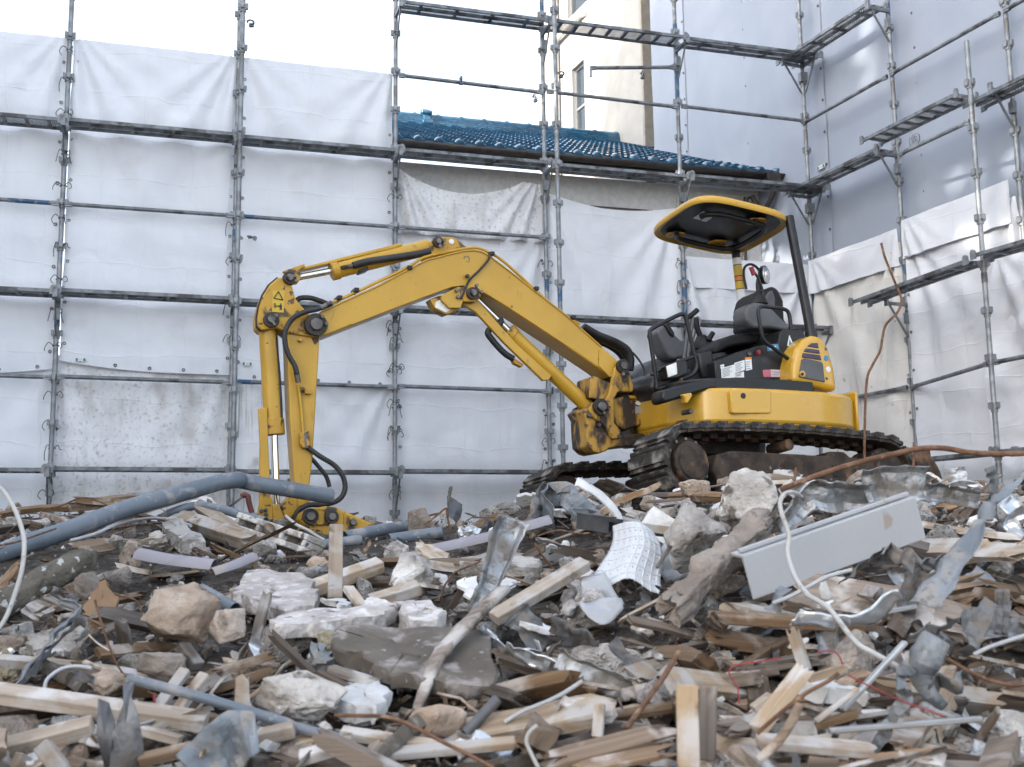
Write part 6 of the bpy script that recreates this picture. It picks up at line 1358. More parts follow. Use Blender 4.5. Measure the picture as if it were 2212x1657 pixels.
# ---- right of centre
sheet(r5((300, 470), (380, 300), (480, 280), (600, 420), (560, 500)), [50, 60, 56, 44, 30], 'sheet_blue', 'crumpled blue-grey tarp scrap in front of the far track', wdir=(.4, .4, 1), f=.985, Ys=[6.7, 6.9, 6.9, 6.8, 6.7], crum=.05, phrase='the blue-grey tarp scrap', nw=12, name='tarp_scrap', cat='tarp scrap')
sheet(r5((230, 480), (280, 330), (370, 200), (520, 230)), [30, 40, 36, 20], 'sheet_dull', 'dusty grey sheet leaning against the far track end', wdir=(.7, .3, .5), f=.985, Ys=6.9, crum=.03, nw=10)
def curl_board():
    pts = line3(r5((560, 190), (680, 250), (780, 320), (880, 430), (940, 560)), 5.6, 1.0)
    o = strip_pts(pts, (.25, 1, .55), S(34, 5.6), None, 3, .004, 5).build('board', K['plaster'], None, 40); o.modifiers.new('s', 'SOLIDIFY').thickness = .012
    tag(o, 'thin curled white board standing in front of the tracks', 'board'); lm(1290, 1090, 'the curled white board'); clr_line(pts, 18)
    q = [closer(atY(x, y, 5.6), 1) for x, y in r5((1090, 580), (1215, 390), (1395, 505), (1330, 720))]
    b = MB(); c = [p+np.array([0, .16, -.02]) for p in q]; b.add(q+[c[0], c[1]], [(0, 1, 2, 3), (0, 4, 5, 1)]); o = b.build('board', K['plaster'], None, None); o.modifiers.new('s', 'SOLIDIFY').thickness = .014
    tag(o, 'folded beige board with torn edge left of the boulders', 'board')
    q = [closer(atY(x, y, 5.75), 1) for x, y in r5((900, 450), (1120, 510), (1090, 590), (930, 560))]
    b = MB().add(q, [(0, 1, 2, 3)]); o = b.build('board', K['white_panel'], None, None); o.modifiers.new('s', 'SOLIDIFY').thickness = .01; tag(o, 'white flat board behind the ribbed plastic panel', 'board')
curl_board()
def frame_profile():
    A, B = closer(atY(*r5((640, 560))[0], 5.5), 1), closer(atY(*r5((900, 600))[0], 5.3), 1); d = V(B-A); R = rot_to(d); b = MB()
    for (y, z, sy, sz) in ((0, 0, .11, .006), (.052, .03, .006, .06), (-.052, .035, .006, .07), (.0, .025, .006, .045), (-.03, .07, .05, .006)): b.box(V((A+B)/2)+R @ Vector((0, y, z)), (d.length, sy, sz), R)
    o = b.build('window_profile', K['sheet_dark'], None, None); tag(o, 'black aluminium window profile left of the ribbed panel', 'window profile'); lm(1300, 1140, 'the black window profile')
frame_profile()
def ribbed_panel():
    t = empty('ribbed_panel', (0, 0, 0)); Y0 = 4.75
    cor = [atY(*p, y_) for p, y_ in zip(r5((870, 548), (1190, 600), (1310, 1090), (715, 1050)), (4.95, 4.9, 4.6, 4.65))]
    def f(u, v):   # u right, v down
        p = (cor[0]*(1-u)+cor[1]*u)*(1-v)+(cor[3]*(1-u)+cor[2]*u)*v
        bul = math.sin(math.pi*u)*.10*(1-.4*v)
        return p+np.array([.02*math.sin(v*5), -bul, .03*math.sin(u*3)-.035*v*math.sin(u*9)*.5])
    MB().grid(f, 24, 24).build('panel', K['white_plastic'], t, 180).modifiers.new('s', 'SOLIDIFY').thickness = .004
    for k in range(9): u = (k+.5)/9; MB().tube([f(u, j/16)+np.array([0, -.005, .0]) for j in range(17)], .0045, 5).build('rib', K['white_plastic'], t, 60)
    for k in range(6): v = (k+.6)/6.3; MB().tube([f(j/16, v)+np.array([0, -.006, .0]) for j in range(17)], .0045, 5).build('rib', K['white_plastic'], t, 60)
    for k in range(8):
        for j in range(5): p = f((k+1)/9, (j+1)/6.3); MB().box(p+np.array([0, -.006, 0]), (.005, .003, .008)).build('slot', K['decal_grey'], t, None)
    tag(t, 'curved white plastic panel with grid of ribs in the middle', 'plastic panel'); lm(1350, 1220, 'the white ribbed panel'); [clr(f(u_, v_), 34) for u_ in (.1, .5, .9) for v_ in (.1, .5, .9)]
ribbed_panel()
sheet(r5((1240, 760), (1350, 850), (1420, 980)), [60, 70, 60], 'white_plastic', 'plain white plastic flap right of the ribbed panel', wdir=(.8, 0, .5), f=1, Ys=4.95, crum=.01, name='plastic_flap', cat='plastic')
sheet(r5((700, 960), (740, 1100), (800, 1250), (880, 1301)), [50, 80, 90, 60], 'white_panel', 'dirty whitish plastic sheet hanging below the ribbed panel', wdir=(1, -.2, .2), f=1, Ys=[4.6, 4.5, 4.4, 4.35], crum=.03, name='plastic_sheet', cat='plastic')
for i, (x, y, s) in enumerate(((510, 950, 75), (560, 1060, 70), (500, 1120, 60), (610, 1130, 60), (520, 1220, 70), (600, 1230, 55), (660, 960, 60))):
    q = r5((x-s, y-s), (x+s, y+s)); lump(*q[0], *q[1], 'plaster' if i in (0, 6) else 'concrete_pink', ('topmost', 'second', 'third', 'fourth', 'lower', 'lowest right', 'upper right')[i]+' pale pink lump of the cluster left of the ribbed panel', seed=70+i, cuts=3, f=.955)
lm(1240, 1280, 'the pale pink lumps')
lump(*r5((1735, 62))[0], *r5((2240, 560))[0], 'concrete', 'big pale boulder in front of the near track', seed=80, cuts=7, rough=.04, f=.86, phrase='the big pale boulder', n=20, soft=.08)
lump(*r5((1315, 370))[0], *r5((1840, 880))[0], 'concrete', 'blocky pale boulder left below the big pale boulder', seed=81, cuts=7, rough=.04, f=.92, phrase='the blocky pale boulder', n=16)
def stone_log():
    A, B = atY(*r5((1330, 1250))[0], 4.05), atY(*r5((2120, 500))[0], 4.5); d = V(B-A); me = timber_mesh(9, d.length, S(60, 4.2), S(62, 4.2), (.3, .3), .03, m=9, nseg=34, twist=.4)
    for v in me.vertices:
        y, z = v.co.y, v.co.z; k = S(60, 4.2)*.5/(math.hypot(y, z)+1e-6); v.co.y = y*(.45+.55*k); v.co.z = z*(.45+.55*k)
        q = v.co*8; v.co += Vector((0, y, z)).normalized()*(.03*fbm(q, 4)+.012*fbm(q*3.5, 3))
    me.polygons.foreach_set('use_smooth', [True]*len(me.polygons)); me.set_sharp_from_angle(angle=1.3)
    o = link('concrete_beam', me, K['concrete_tan']); place(o, A, rot_to(d, .4)); tag(o, 'long rough concrete beam slanting left of the white panel', 'rubble'); lm(1560, 1220, 'the slanting concrete beam'); clr_line([A, B], 32)
stone_log()
timber(r5((1225, 890))[0], r5((1345, 705))[0], 9, 8, 'wood_dark', 'small dark brown stick over the ribbed panel', k=0, f=.86)
timber(r5((365, 720))[0], r5((745, 800))[0], 26, 20, 'wood_dark', 'dark weathered timber left of the ribbed panel', k=.2, f=.975, broken=(1, .8), phrase='the dark weathered timber')
wire(r5((245, 630), (330, 600), (440, 580), (560, 605), (680, 605)), 4, 'rust', 'thin rusty rod above the dark weathered timber', Ys=5.9, f=1); wire(r5((225, 685), (290, 790), (385, 905)), 5.5, 'rust', 'short rusty rod right of the tall galvanised strip', Ys=5.3, f=1)
sheet(r6((-20, 370), (100, 420), (300, 500), (480, 600), (620, 640)), [26, 34, 36, 34, 22], 'foil', 'bright shiny foil strip right of the curved bent plank', wdir=(.4, -.5, .8), f=.93, k=.3, crum=.02, phrase='the shiny foil strip')
sheet(r4((1760, 200), (1850, 330), (1930, 420), (2060, 420), (2170, 300)), [30, 34, 20, 26, 30], 'foil', 'torn foil piece beside the curved bent plank', wdir=(.7, -.3, .5), f=.93, k=.2, crum=.03)
sheet(r6((430, 420), (600, 500), (850, 590), (1100, 640), (1370, 640)), [52, 56, 54, 52, 44], 'sheet_galv', 'grey folded metal channel in the lower centre', wdir=(.3, -.6, .8), prof=Ang, f=.92, k=.25, crum=.012, phrase='the grey metal channel', nw=10)
sheet(r6((430, 160), (520, 260), (640, 300), (770, 330)), [40, 50, 50, 36], 'sheet_dull', 'crumpled dull metal above the grey channel', wdir=(.5, -.4, .8), f=.94, k=.3, crum=.04, nw=12)
wire(r6((1420, 385), (1300, 590), (1150, 800), (980, 1035)), 11, 'rust', 'rusty rod slanting up from the bottom centre right', Ys=[3.25, 3.2, 3.12, 3.05], f=1, knob=.1, n=12, phrase='the slanting rusty rod')
timber(r6((1490, 1360))[0], r6((1475, 680))[0], 46, 16, 'wood_fresh', 'upright pale plank at the bottom right of centre', k=.05, f=.91, phrase='the upright pale plank', roll=.1)
timber(r6((1640, 1300))[0], r6((1650, 690))[0], 36, 16, 'wood', 'brown board standing behind the upright pale plank', k=.05, f=.93)
timber(r6((240, 1330))[0], r6((1400, 1040))[0], 56, 16, 'wood', 'wide splintered plank along the bottom edge', k=.2, f=.925, broken=(1, 1.2), roll=.45, phrase='the wide splintered plank')
timber(r6((500, 1380))[0], r6((1420, 1200))[0], 40, 12, 'wood', 'lower splintered plank along the bottom edge', k=.2, f=.92, broken=(1, 1.5), roll=.4)
timber(r6((770, 960))[0], r6((1400, 850))[0], 30, 14, 'wood', 'split board left of the upright pale plank', k=.2, f=.94, broken=(.6, 1.2), roll=.4)
timber(r6((740, 1110))[0], r6((760, 830))[0], 24, 12, 'wood_fresh', 'short board end crossing the split board', k=.1, f=.93)
wire(r6((-20, 985), (110, 905), (240, 850), (360, 800), (470, 742), (620, 645)), 9, 'hose_grey', 'grey cable below the shiny foil strip', Ys=[3.5, 3.5, 3.5, 3.5, 3.5, 3.5], f=.97, name='cable', cat='cable')
wire(r6((260, 1370), (200, 1250), (158, 1150), (180, 1070), (245, 1010)), 8.5, 'hose_white', 'white cable loop at the bottom centre', Ys=3.1, f=.97, name='cable', cat='cable')
wire(r6((2250, 455), (2050, 490), (1900, 512), (1825, 555), (1840, 620), (1890, 700), (1905, 830)), 3.6, 'red_paint', 'red wire hanging over the timbers at lower right', Ys=3.2, f=.97)
wire(r8((510, 545), (570, 530), (650, 532), (700, 580), (722, 640)), 3.4, 'red_paint', 'short red wire arch beside the forked timber', Ys=3.25, f=.96); wire(r8((770, 728), (950, 820), (1160, 920), (1330, 985), (1480, 1040), (1560, 1072)), 3.6, 'red_paint', 'straight red wire running down to the aluminium bar', Ys=3.15, f=.95)
lump(*r6((400, 780))[0], *r6((690, 1010))[0], 'concrete_pink', 'pinkish crumbly lump under the grey metal channel', seed=90, rough=.1, f=.94)
timber(r6((1560, 690))[0], r6((2130, 600))[0], 36, 26, 'wood', 'shaggy broken post end behind the upright plank', k=.3, f=.95, broken=(.3, 1.6))
# ---- right foreground
def white_panel():
    t = empty('white_panel', (0, 0, 0)); A, B = atY(*r7((-60, 1230))[0], 4.10), atY(*r7((1360, 735))[0], 4.25); d = V(B-A); h = S(96, 4.17); R = rot_to(d, .12)
    m = R.to_4x4(); m.translation = V((A+B)/2); t.matrix_world = m
    bevel(MB().box((0, 0, 0), (d.length, .012, h)).build('face', K['white_panel'], t, None), .004)
    bevel(MB().box((0, .05, h/2-.006), (d.length, .088, .012)).build('top_flange', K['white_panel'], t, None), .003)
    bevel(MB().box((0, .03, h/2+.012), (d.length*.98, .02, .014)).build('top_lip', K['white_panel'], t, None), .003)
    bevel(MB().box((d.length/2-.006, .05, 0), (.012, .088, h-.03)).build('end_cap', K['white_panel'], t, None), .003)
    bevel(MB().box((0, .05, -h/2+.006), (d.length, .088, .012)).build('bottom_flange', K['sheet_dark'], t, None), .003)
    tag(t, 'long white metal panel lying tilted in the right foreground', 'metal panel'); lm(1830, 1180, 'the long white panel'); clr_line([A, B], 52)
white_panel()
wire(r7((215, 505), (360, 450), (500, 395), (680, 335), (850, 285), (1000, 245), (1150, 212), (1300, 180), (1450, 163), (1600, 172), (1750, 200), (1950, 212), (2300, 208)), 11.5, 'rust', 'thick rusty reinforcing bar curving across the right foreground', Ys=4.3, f=1, knob=.08, n=12, name='rebar', cat='rebar', phrase='the thick rusty bar')
c5 = lambda *p: [(1678+.3512*x, 445+.3512*y) for x, y in p]
wire(c5((643, 228), (663, 310), (700, 402), (735, 490), (766, 575), (745, 650), (672, 730), (650, 810), (635, 890), (585, 985), (558, 1050), (546, 1180), (540, 1400), (540, 1570)), 5.5, 'rust', 'wavy rusty rod standing upright behind the excavator', Ys=6.0, f=1, name='rebar', cat='rebar', n=12, knob=.06)
wire(c5((845, 1455), (842, 1520), (840, 1600)), 6, 'rust', 'short rusty rod end above the galvanised channel', Ys=5.0, f=1, name='rebar', cat='rebar'); wire(r7((340, 325), (333, 400), (330, 465)), 5.5, 'rust', 'short rusty stub standing behind the thick rusty bar', Ys=5.4, f=1, name='rebar', cat='rebar')
sheet(r7((180, 800), (330, 650), (470, 530), (600, 560), (880, 560), (930, 520)), [52, 56, 60, 66, 64, 60], 'sheet_galv', 'left twisted part of the galvanised channel over the white panel', wdir=(.1, -.3, 1), prof=Uch, f=1, Ys=[4.55, 4.6, 4.6, 4.6, 4.6, 4.62], crum=.02, phrase='the twisted galvanised channel', nw=12)
sheet(r7((880, 460), (1000, 440), (1200, 430), (1400, 440)), [76, 76, 76, 74], 'sheet_galv', 'upright middle part of the galvanised channel', wdir=(.05, -.25, 1), prof=Uch, f=1, Ys=4.58, crum=.012, nw=12)
sheet(r7((1395, 520), (1550, 530), (1700, 560), (1840, 575)), [42, 42, 40, 36], 'sheet_galv', 'tapering right end of the galvanised channel', wdir=(.05, -.35, 1), prof=Uch, f=1, Ys=4.55, crum=.012)
sheet(r7((1590, 470), (1700, 450), (1800, 460), (1880, 490)), [8, 16, 14, 4], 'foil', 'bright torn lip above the tapering channel end', wdir=(.05, -.5, .8), f=1, Ys=4.5, crum=.01)
wire(r7((385, 565), (340, 535), (290, 527), (240, 550), (210, 610), (222, 700), (255, 790), (283, 900), (270, 1010), (300, 1140), (360, 1270), (450, 1380))+r8((430, 70), (520, 120), (620, 190), (700, 290), (790, 410), (870, 490), (1000, 560), (1180, 662)), 10.5, 'hose_white', 'long white hose snaking over the white panel', Ys=[4.4, 4.2, 4.05, 4.0, 3.97, 3.95, 3.93, 3.92, 3.9, 3.85, 3.75, 3.65, 3.55, 3.5, 3.45, 3.4, 3.35, 3.3, 3.25, 3.2], f=.99, name='hose', cat='hose', n=6, seg=12, phrase='the long white hose')
sheet(r7((2230, 330), (2130, 440), (2020, 600), (1900, 760), (1780, 900), (1650, 1080), (1520, 1250), (1400, 1480)), [16, 26, 30, 40, 62, 84, 78, 60], 'sheet_blue', 'big torn metal blade slanting at the right edge', wdir=(.7, .2, .5), prof=lambda t: .12*math.sin(t*6), f=1, Ys=[3.55, 3.5, 3.45, 3.4, 3.35, 3.3, 3.25, 3.2], crum=.018, phrase='the big torn metal blade', nw=12)
sheet(r7((2010, 600), (2090, 680), (2150, 800), (2230, 900)), [34, 44, 50, 40], 'foil', 'bluish shiny metal flap at the right edge', wdir=(.9, .2, .3), f=1, Ys=3.7, crum=.025)
sheet(r7((1930, 320), (1960, 420), (1955, 560), (1940, 640)), [24, 22, 18, 10], 'sheet_dull', 'narrow upright metal tongue near the right edge', wdir=(1, 0, .2), f=1, Ys=3.9, crum=.012)
pipe(r7((290, 860), (400, 800), (485, 765)), 20, 'sheet_dull', 'short steel pipe stub left of the white panel', Ys=4.35, f=1, wall=.25)
sheet(r7((690, 1270), (830, 1180), (960, 1090), (1075, 1000)), [30, 40, 38, 30], 'sheet_dark', 'dark metal strip in front of the white panel', wdir=(.5, -.5, .6), f=1, Ys=3.85, crum=.012); sheet(r7((1070, 1000), (1230, 1050), (1380, 1100), (1530, 1150)), [30, 34, 32, 28], 'sheet_dull', 'brownish bent metal right of the dark strip', wdir=(.2, -.6, .7), f=1, Ys=3.8, crum=.03)
wire(r7((150, 1440), (300, 1380), (450, 1300), (600, 1220), (800, 1165)), 9, 'hose_grey', 'grey cable under the white panel', Ys=3.8, f=1, name='cable', cat='cable')
lump(*r7((540, 1260))[0], *r7((640, 1400))[0], 'plaster', 'small white foam lump on a stick right of the long hose', seed=91, f=.9, name='foam_lump', cat='foam')
sheet(r8((290, 290), (480, 260), (700, 280), (950, 230), (1180, 60)), [24, 40, 46, 56, 50], 'foil', 'silver foil-faced roll under the long white hose', wdir=(.2, -.7, .6), prof=lambda t: .35*math.sin(t*math.pi), f=1, Ys=3.55, crum=.015, phrase='the silver foil roll', nw=12)
timber(r8((610, 1185))[0], r8((1865, 1085))[0], 18, 12, 'alu', 'straight aluminium bar at the lower right', k=0, f=.90, name='aluminium_bar', cat='metal bar', phrase='the aluminium bar')
timber(r8((715, 1020))[0], r8((1240, 455))[0], 18, 10, 'alu', 'slanting aluminium edge strip above the bar', k=.1, f=.91, name='aluminium_bar', cat='metal bar'); timber(r8((1080, 210))[0], r8((1330, 165))[0], 12, 10, 'alu', 'short bright aluminium piece behind the torn blade', k=.1, f=.93, name='aluminium_bar', cat='metal bar')
sheet(r8((1500, 420), (1420, 560), (1370, 720), (1420, 860), (1560, 990)), [56, 70, 50, 36, 20], 'sheet_blue', 'curled blue-grey metal leaf at lower right', wdir=(.9, -.3, .2), prof=lambda t: .2*math.sin(t*3.1), f=1, Ys=3.1, crum=.012, phrase='the curled metal leaf')
sheet(r8((1420, 840), (1550, 800), (1680, 760), (1760, 720)), [26, 44, 46, 30], 'sheet_dull', 'rust-stained metal scrap right of the curled leaf', wdir=(.2, -.3, .9), f=1, Ys=3.1, crum=.03)
sheet(r8((1270, 640), (1200, 720), (1220, 850), (1260, 940), (1170, 1030)), [30, 22, 16, 20, 30], 'sheet_blue', 'twisted narrow metal tongue crossing the red wire', wdir=(.9, -.4, .1), f=1, Ys=3.05, crum=.02)
sheet(r8((1260, 430), (1400, 400), (1550, 330), (1680, 280)), [30, 44, 44, 30], 'sheet_dull', 'flat torn plate right of the torn blade', wdir=(.3, -.5, .7), f=1, Ys=3.35, crum=.02); sheet(r8((1720, 560), (1800, 400), (1880, 250), (1960, 120)), [24, 40, 44, 36], 'sheet_dull', 'dusty metal plate at the right edge', wdir=(.8, 0, .3), f=1, Ys=3.35, crum=.02)
sheet(r8((2030, 400), (2040, 200), (2030, 20)), [30, 32, 30], 'sheet_dull', 'ribbed metal plate standing at the right edge', wdir=(1, 0, .1), prof=Rib, f=1, Ys=3.45, crum=.006)
timber(r8((20, 1180))[0], r8((430, 650))[0], 40, 26, 'wood_fresh', 'thick stem of the forked timber at lower right', k=.15, f=.90, broken=(0, .4), phrase='the forked timber'); timber(r8((420, 690))[0], r8((300, 320))[0], 28, 20, 'wood_fresh', 'frayed upright prong of the forked timber', k=.05, f=.895, broken=(0, 1.4)); timber(r8((440, 760))[0], r8((810, 650))[0], 18, 16, 'wood_fresh', 'frayed right prong of the forked timber', k=.05, f=.895, broken=(0, 2.))
wire(r8((20, 1210), (200, 1050), (420, 880), (600, 780), (690, 710)), 9, 'rust', 'rusty rod along the forked timber', Ys=3.05, f=.96, name='rebar', cat='rebar')
timber(r8((20, 1270))[0], r8((1010, 1350))[0], 46, 20, 'wood_fresh', 'pale plank along the bottom right', k=0, f=.92, broken=(0, .8), roll=.3, phrase='the pale bottom plank')
timber(r8((430, 1170))[0], r8((880, 1030))[0], 26, 16, 'wood', 'dusty stick behind the aluminium bar', k=.15, f=.915, broken=(.3, .8)); timber(r8((500, 1110))[0], r8((850, 840))[0], 14, 10, 'wood_fresh', 'narrow pale lath left of the slanting aluminium strip', k=.15, f=.91); timber(r8((-10, 1010))[0], r8((140, 900))[0], 30, 18, 'wood_fresh', 'squared board end left of the forked timber', k=.1, f=.92)
wire(r8((20, 1430), (180, 1290), (300, 1120), (370, 960)), 20, 'wood', 'weathered pole at the bottom right', Ys=2.95, f=.97, name='pole', cat='stick')
quadslab(r8((1080, 1450), (1180, 1400), (1560, 1360), (1560, 1520), (1060, 1520)), .03, 'concrete_pink', 'pale pinkish board at the bottom right edge', name='board', k=.1, f=.93, cat='board')
wire(r8((1580, 590), (1750, 690), (1900, 760), (2100, 810), (2260, 800)), 8, 'rust', 'rusty rod at the right edge under the metal leaf', Ys=3.2, f=.97, name='rebar', cat='rebar'); wire(r8((1800, 560), (1950, 490), (2260, 390)), 9, 'hose_grey', 'grey conduit running out at the right edge', Ys=3.4, f=.97, name='cable', cat='cable')
timber(r8((1400, -160))[0], r8((2300, -330))[0], 34, 20, 'wood', 'dusty timber at the right edge behind the torn blade', k=.1, f=.96)
timber(r6((1650, 120))[0], r8((900, 330))[0], 30, 20, 'wood', 'brown timber under the silver foil roll', k=.1, f=.95, roll=.3)
pipe(r1((1895, 420), (1895, 300), (1880, 275), (1850, 275)), 0.1, 'red_brown', 'x') if False else None
wire(r1((1955, 420), (1930, 330), (1922, 285), (1900, 275), (1868, 283)), 12, 'red_brown', 'dark red pipe elbow standing left of the arm', Ys=8.6, f=1, name='pipe_elbow', cat='pipe', n=4, seg=12)
# ================================================================== rubble: the loose fill between the larger pieces
FILL = []
def in_view(p, m=60):
    x, y, z = proj(p); return -m < x < 2212+m and y < 1657+m
def under_tracks(x, y): return (x-1.55)**2/1.9**2+(y-9.35)**2/1.55**2 < 1
fr = random.Random(2024)
def spot(y0=2.35, y1=9.2, amax=.64):
    while True:
        Y = 1/fr.uniform(1/y1, 1/y0); a = fr.uniform(-amax, amax); x = a*Y
        if not under_tracks(x, Y): return x, Y, a
def rnd_rot(tilt): return (Matrix.Rotation(fr.uniform(0, math.tau), 3, 'Z') @ Matrix.Rotation(fr.gauss(0, tilt), 3, 'Y') @ Matrix.Rotation(fr.uniform(0, math.tau), 3, 'X'))
LUMPS = [chunk_mesh(500+i, fr.randint(10, 18), (1, fr.uniform(.6, 1), fr.uniform(.45, .85)), 2, .04, .3, .015) for i in range(14)]
TIMB = []
for i in range(16):
    L = fr.uniform(.18, .60); W = fr.choice((.03, .045, .045, .06, .09)); h = fr.choice((.012, .018, .03, .04)); TIMB.append((timber_mesh(700+i, L, W, min(h, W), (fr.choice((0, .8, 1.6)), fr.choice((.6, 1.4, 2.4))), fr.uniform(-.01, .02), nseg=4, m=2), L))
SPL = []
for i in range(10):
    L = fr.uniform(.12, .42); SPL.append((timber_mesh(800+i, L, fr.uniform(.008, .02), fr.uniform(.005, .012), (2., 2.5), fr.uniform(-.015, .025), nseg=3, m=1, twist=fr.uniform(-.6, .6)), L))
def scrap_mesh(i):
    r = random.Random(900+i); L, W = r.uniform(.10, .26), r.uniform(.05, .12); path = [np.array([0., 0, 0])]; a = 0
    for k in range(4): a += r.uniform(-.7, .7); path.append(path[-1]+np.array([math.cos(a)*L/4, 0, math.sin(a)*L/4]))
    return strip_pts(path, (0, 1, .01), [W*r.uniform(.5, 1.1) for _ in range(4)], (Ang if i % 3 == 0 else None), i, .014, 6).mesh('scrap', 14)
SCR = [scrap_mesh(i) for i in range(12)]
PLS = [slab_mesh(950+i, fr.uniform(.10, .2), fr.uniform(.07, .14), fr.uniform(.010, .03), n=7, jag=.35, rough=.006) for i in range(8)]
VAR = {}
def variant(me, mat):
    k = (me.name, mat)
    if k not in VAR: c = me.copy(); c.materials.clear(); c.materials.append(K[mat]); VAR[k] = c
    return VAR[k]
def put(kind, name, me, mat, p, R, sc, size, noun, cat, group):
    FILL.append((kind, name, me, mat, np.array(p), R, sc, size, noun, cat, group))
COLW = {'concrete': 'grey', 'concrete_tan': 'tan', 'concrete_pink': 'pinkish', 'wood': 'brown', 'wood_fresh': 'pale', 'wood_dark': 'dark', 'plaster': 'white', 'sheet_dull': 'dull grey', 'sheet_galv': 'silvery', 'sheet_dark': 'dark', 'sheet_blue': 'bluish', 'foil': 'shiny', 'card': 'reddish', 'white_panel': 'white'}
def wood_share(a, Y):       # more timber low and right, more stone at left
    return .24+.26*max(0, min(1, (4.6-Y)/1.6))+.14*max(0, min(1, a*2))
def metal_share(a, Y): return .05+.16*max(0, min(1, (a-.12)*4))
CA = np.array([(q[0], q[1], q[2], q[3]) for q in CLR])
def clear_of_heroes(p, m):
    """m: half size of the loose piece in picture points"""
    x, y, z = proj(p); d = np.hypot(CA[:, 0]-x, CA[:, 1]-y); return not np.any((d < CA[:, 3]*.9+m) & (CA[:, 2] > p[1]+.03))
# second tier: planks, slabs, strips and blocks
BIGT = [(timber_mesh(1500+i, L, W, h, (fr.choice((0, .8, 1.6)), fr.choice((.5, 1, 1.8))), fr.uniform(-.02, .03), nseg=6, m=3, twist=fr.uniform(-.15, .15)), L) for i, (L, W, h) in enumerate([(fr.uniform(.5, 1.25), fr.choice((.05, .07, .09, .12, .15)), fr.choice((.018, .025, .04, .05))) for _ in range(14)])]
BIGS = [slab_mesh(1600+i, fr.uniform(.22, .42), fr.uniform(.16, .28), fr.uniform(.03, .07), n=9, jag=.35, rough=.012) for i in range(8)]
def bigstrip(i):
    r = random.Random(1700+i); L, W = r.uniform(.28, .6), r.uniform(.06, .13); path = [np.array([0., 0, 0])]; a = 0; b = 0
    for k in range(6): a += r.uniform(-.5, .5); b += r.uniform(-.25, .25); path.append(path[-1]+np.array([math.cos(a)*math.cos(b)*L/6, math.sin(b)*L/6, math.sin(a)*L/6]))
    path = [q-path[3] for q in path]
    return strip_pts(path, (0, 1, .05), [W*r.uniform(.55, 1.1) for _ in range(5)], (Ang, Uch, None)[i % 3], i, .011, 7).mesh('strip', 14)
BIGM = [bigstrip(i) for i in range(10)]
def tier(n, fn, y0=2.6, y1=7.6, m=.16, amin=-.55):
    k = 0
    for _ in range(n*12):
        if k >= n: break
        x, Y, a = spot(y0, y1)
        if a < amin or not clear_of_heroes(on_pile(x, Y, .08), m*FPX/Y*.42): continue
        fn(x, Y, a); k += 1
def f_plank(x, Y, a):
    me, L = fr.choice(BIGT); mat = fr.choices(('wood', 'wood_fresh', 'wood_dark'), (.55, .2, .25))[0]; s = fr.uniform(.7, 1.1); az = fr.uniform(0, math.tau); el = fr.gauss(.08, .16); d = Vector((math.cos(az)*math.cos(el), math.sin(az)*math.cos(el), math.sin(el)))
    put('plank', 'broken_plank', me, mat, on_pile(x, Y, .05)-np.array(d)*L*s*.5, rot_to(d, fr.uniform(-.8, .8)), s, L*s*.5, 'broken plank', 'timber', 'broken planks in the rubble')
def f_slab(x, Y, a):
    mat = fr.choices(('concrete', 'concrete_pink', 'concrete_tan', 'plaster', 'board_dark'), (.35, .25, .15, .1, .15))[0]; s = fr.uniform(.7, 1.15); R = Matrix.Rotation(fr.uniform(0, math.tau), 3, 'Z') @ Matrix.Rotation(fr.gauss(.15, .3), 3, 'X') @ Matrix.Rotation(fr.gauss(0, .3), 3, 'Y')
    put('slab', 'slab_fragment', fr.choice(BIGS), mat, on_pile(x, Y, .06), R, s, .3*s, 'slab fragment', 'rubble', 'slab fragments in the rubble')
def f_strip(x, Y, a):
    mat = fr.choices(('sheet_dull', 'sheet_galv', 'sheet_blue', 'sheet_dark', 'foil'), (.34, .3, .2, .08, .08))[0]; s = fr.uniform(.7, 1.1)
    R = Matrix.Rotation(fr.uniform(0, math.tau), 3, 'Z') @ Matrix.Rotation(fr.gauss(-.15, .35), 3, 'Y') @ Matrix.Rotation(fr.gauss(0, .6), 3, 'X')
    put('strip', 'bent_strip', fr.choice(BIGM), mat, on_pile(x, Y, .07), R, s, .3*s, 'bent metal strip', 'sheet metal', 'bent metal strips in the rubble')
def f_block(x, Y, a):
    mat = fr.choices(('concrete', 'concrete_tan'), (.55, .45))[0]; s = fr.uniform(.16, .36); put('block', 'stone_block', fr.choice(LUMPS), mat, on_pile(x, Y, s*.2), rnd_rot(.4), s, s, 'stone block', 'rubble', 'stone blocks in the rubble')
tier(110, f_plank); tier(60, f_slab); tier(10, f_strip, 3.6, 7.6, .3); tier(16, f_strip, 3.4, 6.0, .3, .1); tier(48, f_block, 3.2, 8.0); tier(60, f_plank, 2.5, 4.2, .15, -.1)
tier(12, f_block, 6.3, 7.3, .1, .02); tier(10, f_slab, 6.3, 7.4, .1, .02); tier(8, f_plank, 6.4, 7.4, .1, .0)
N_ALL = 2500
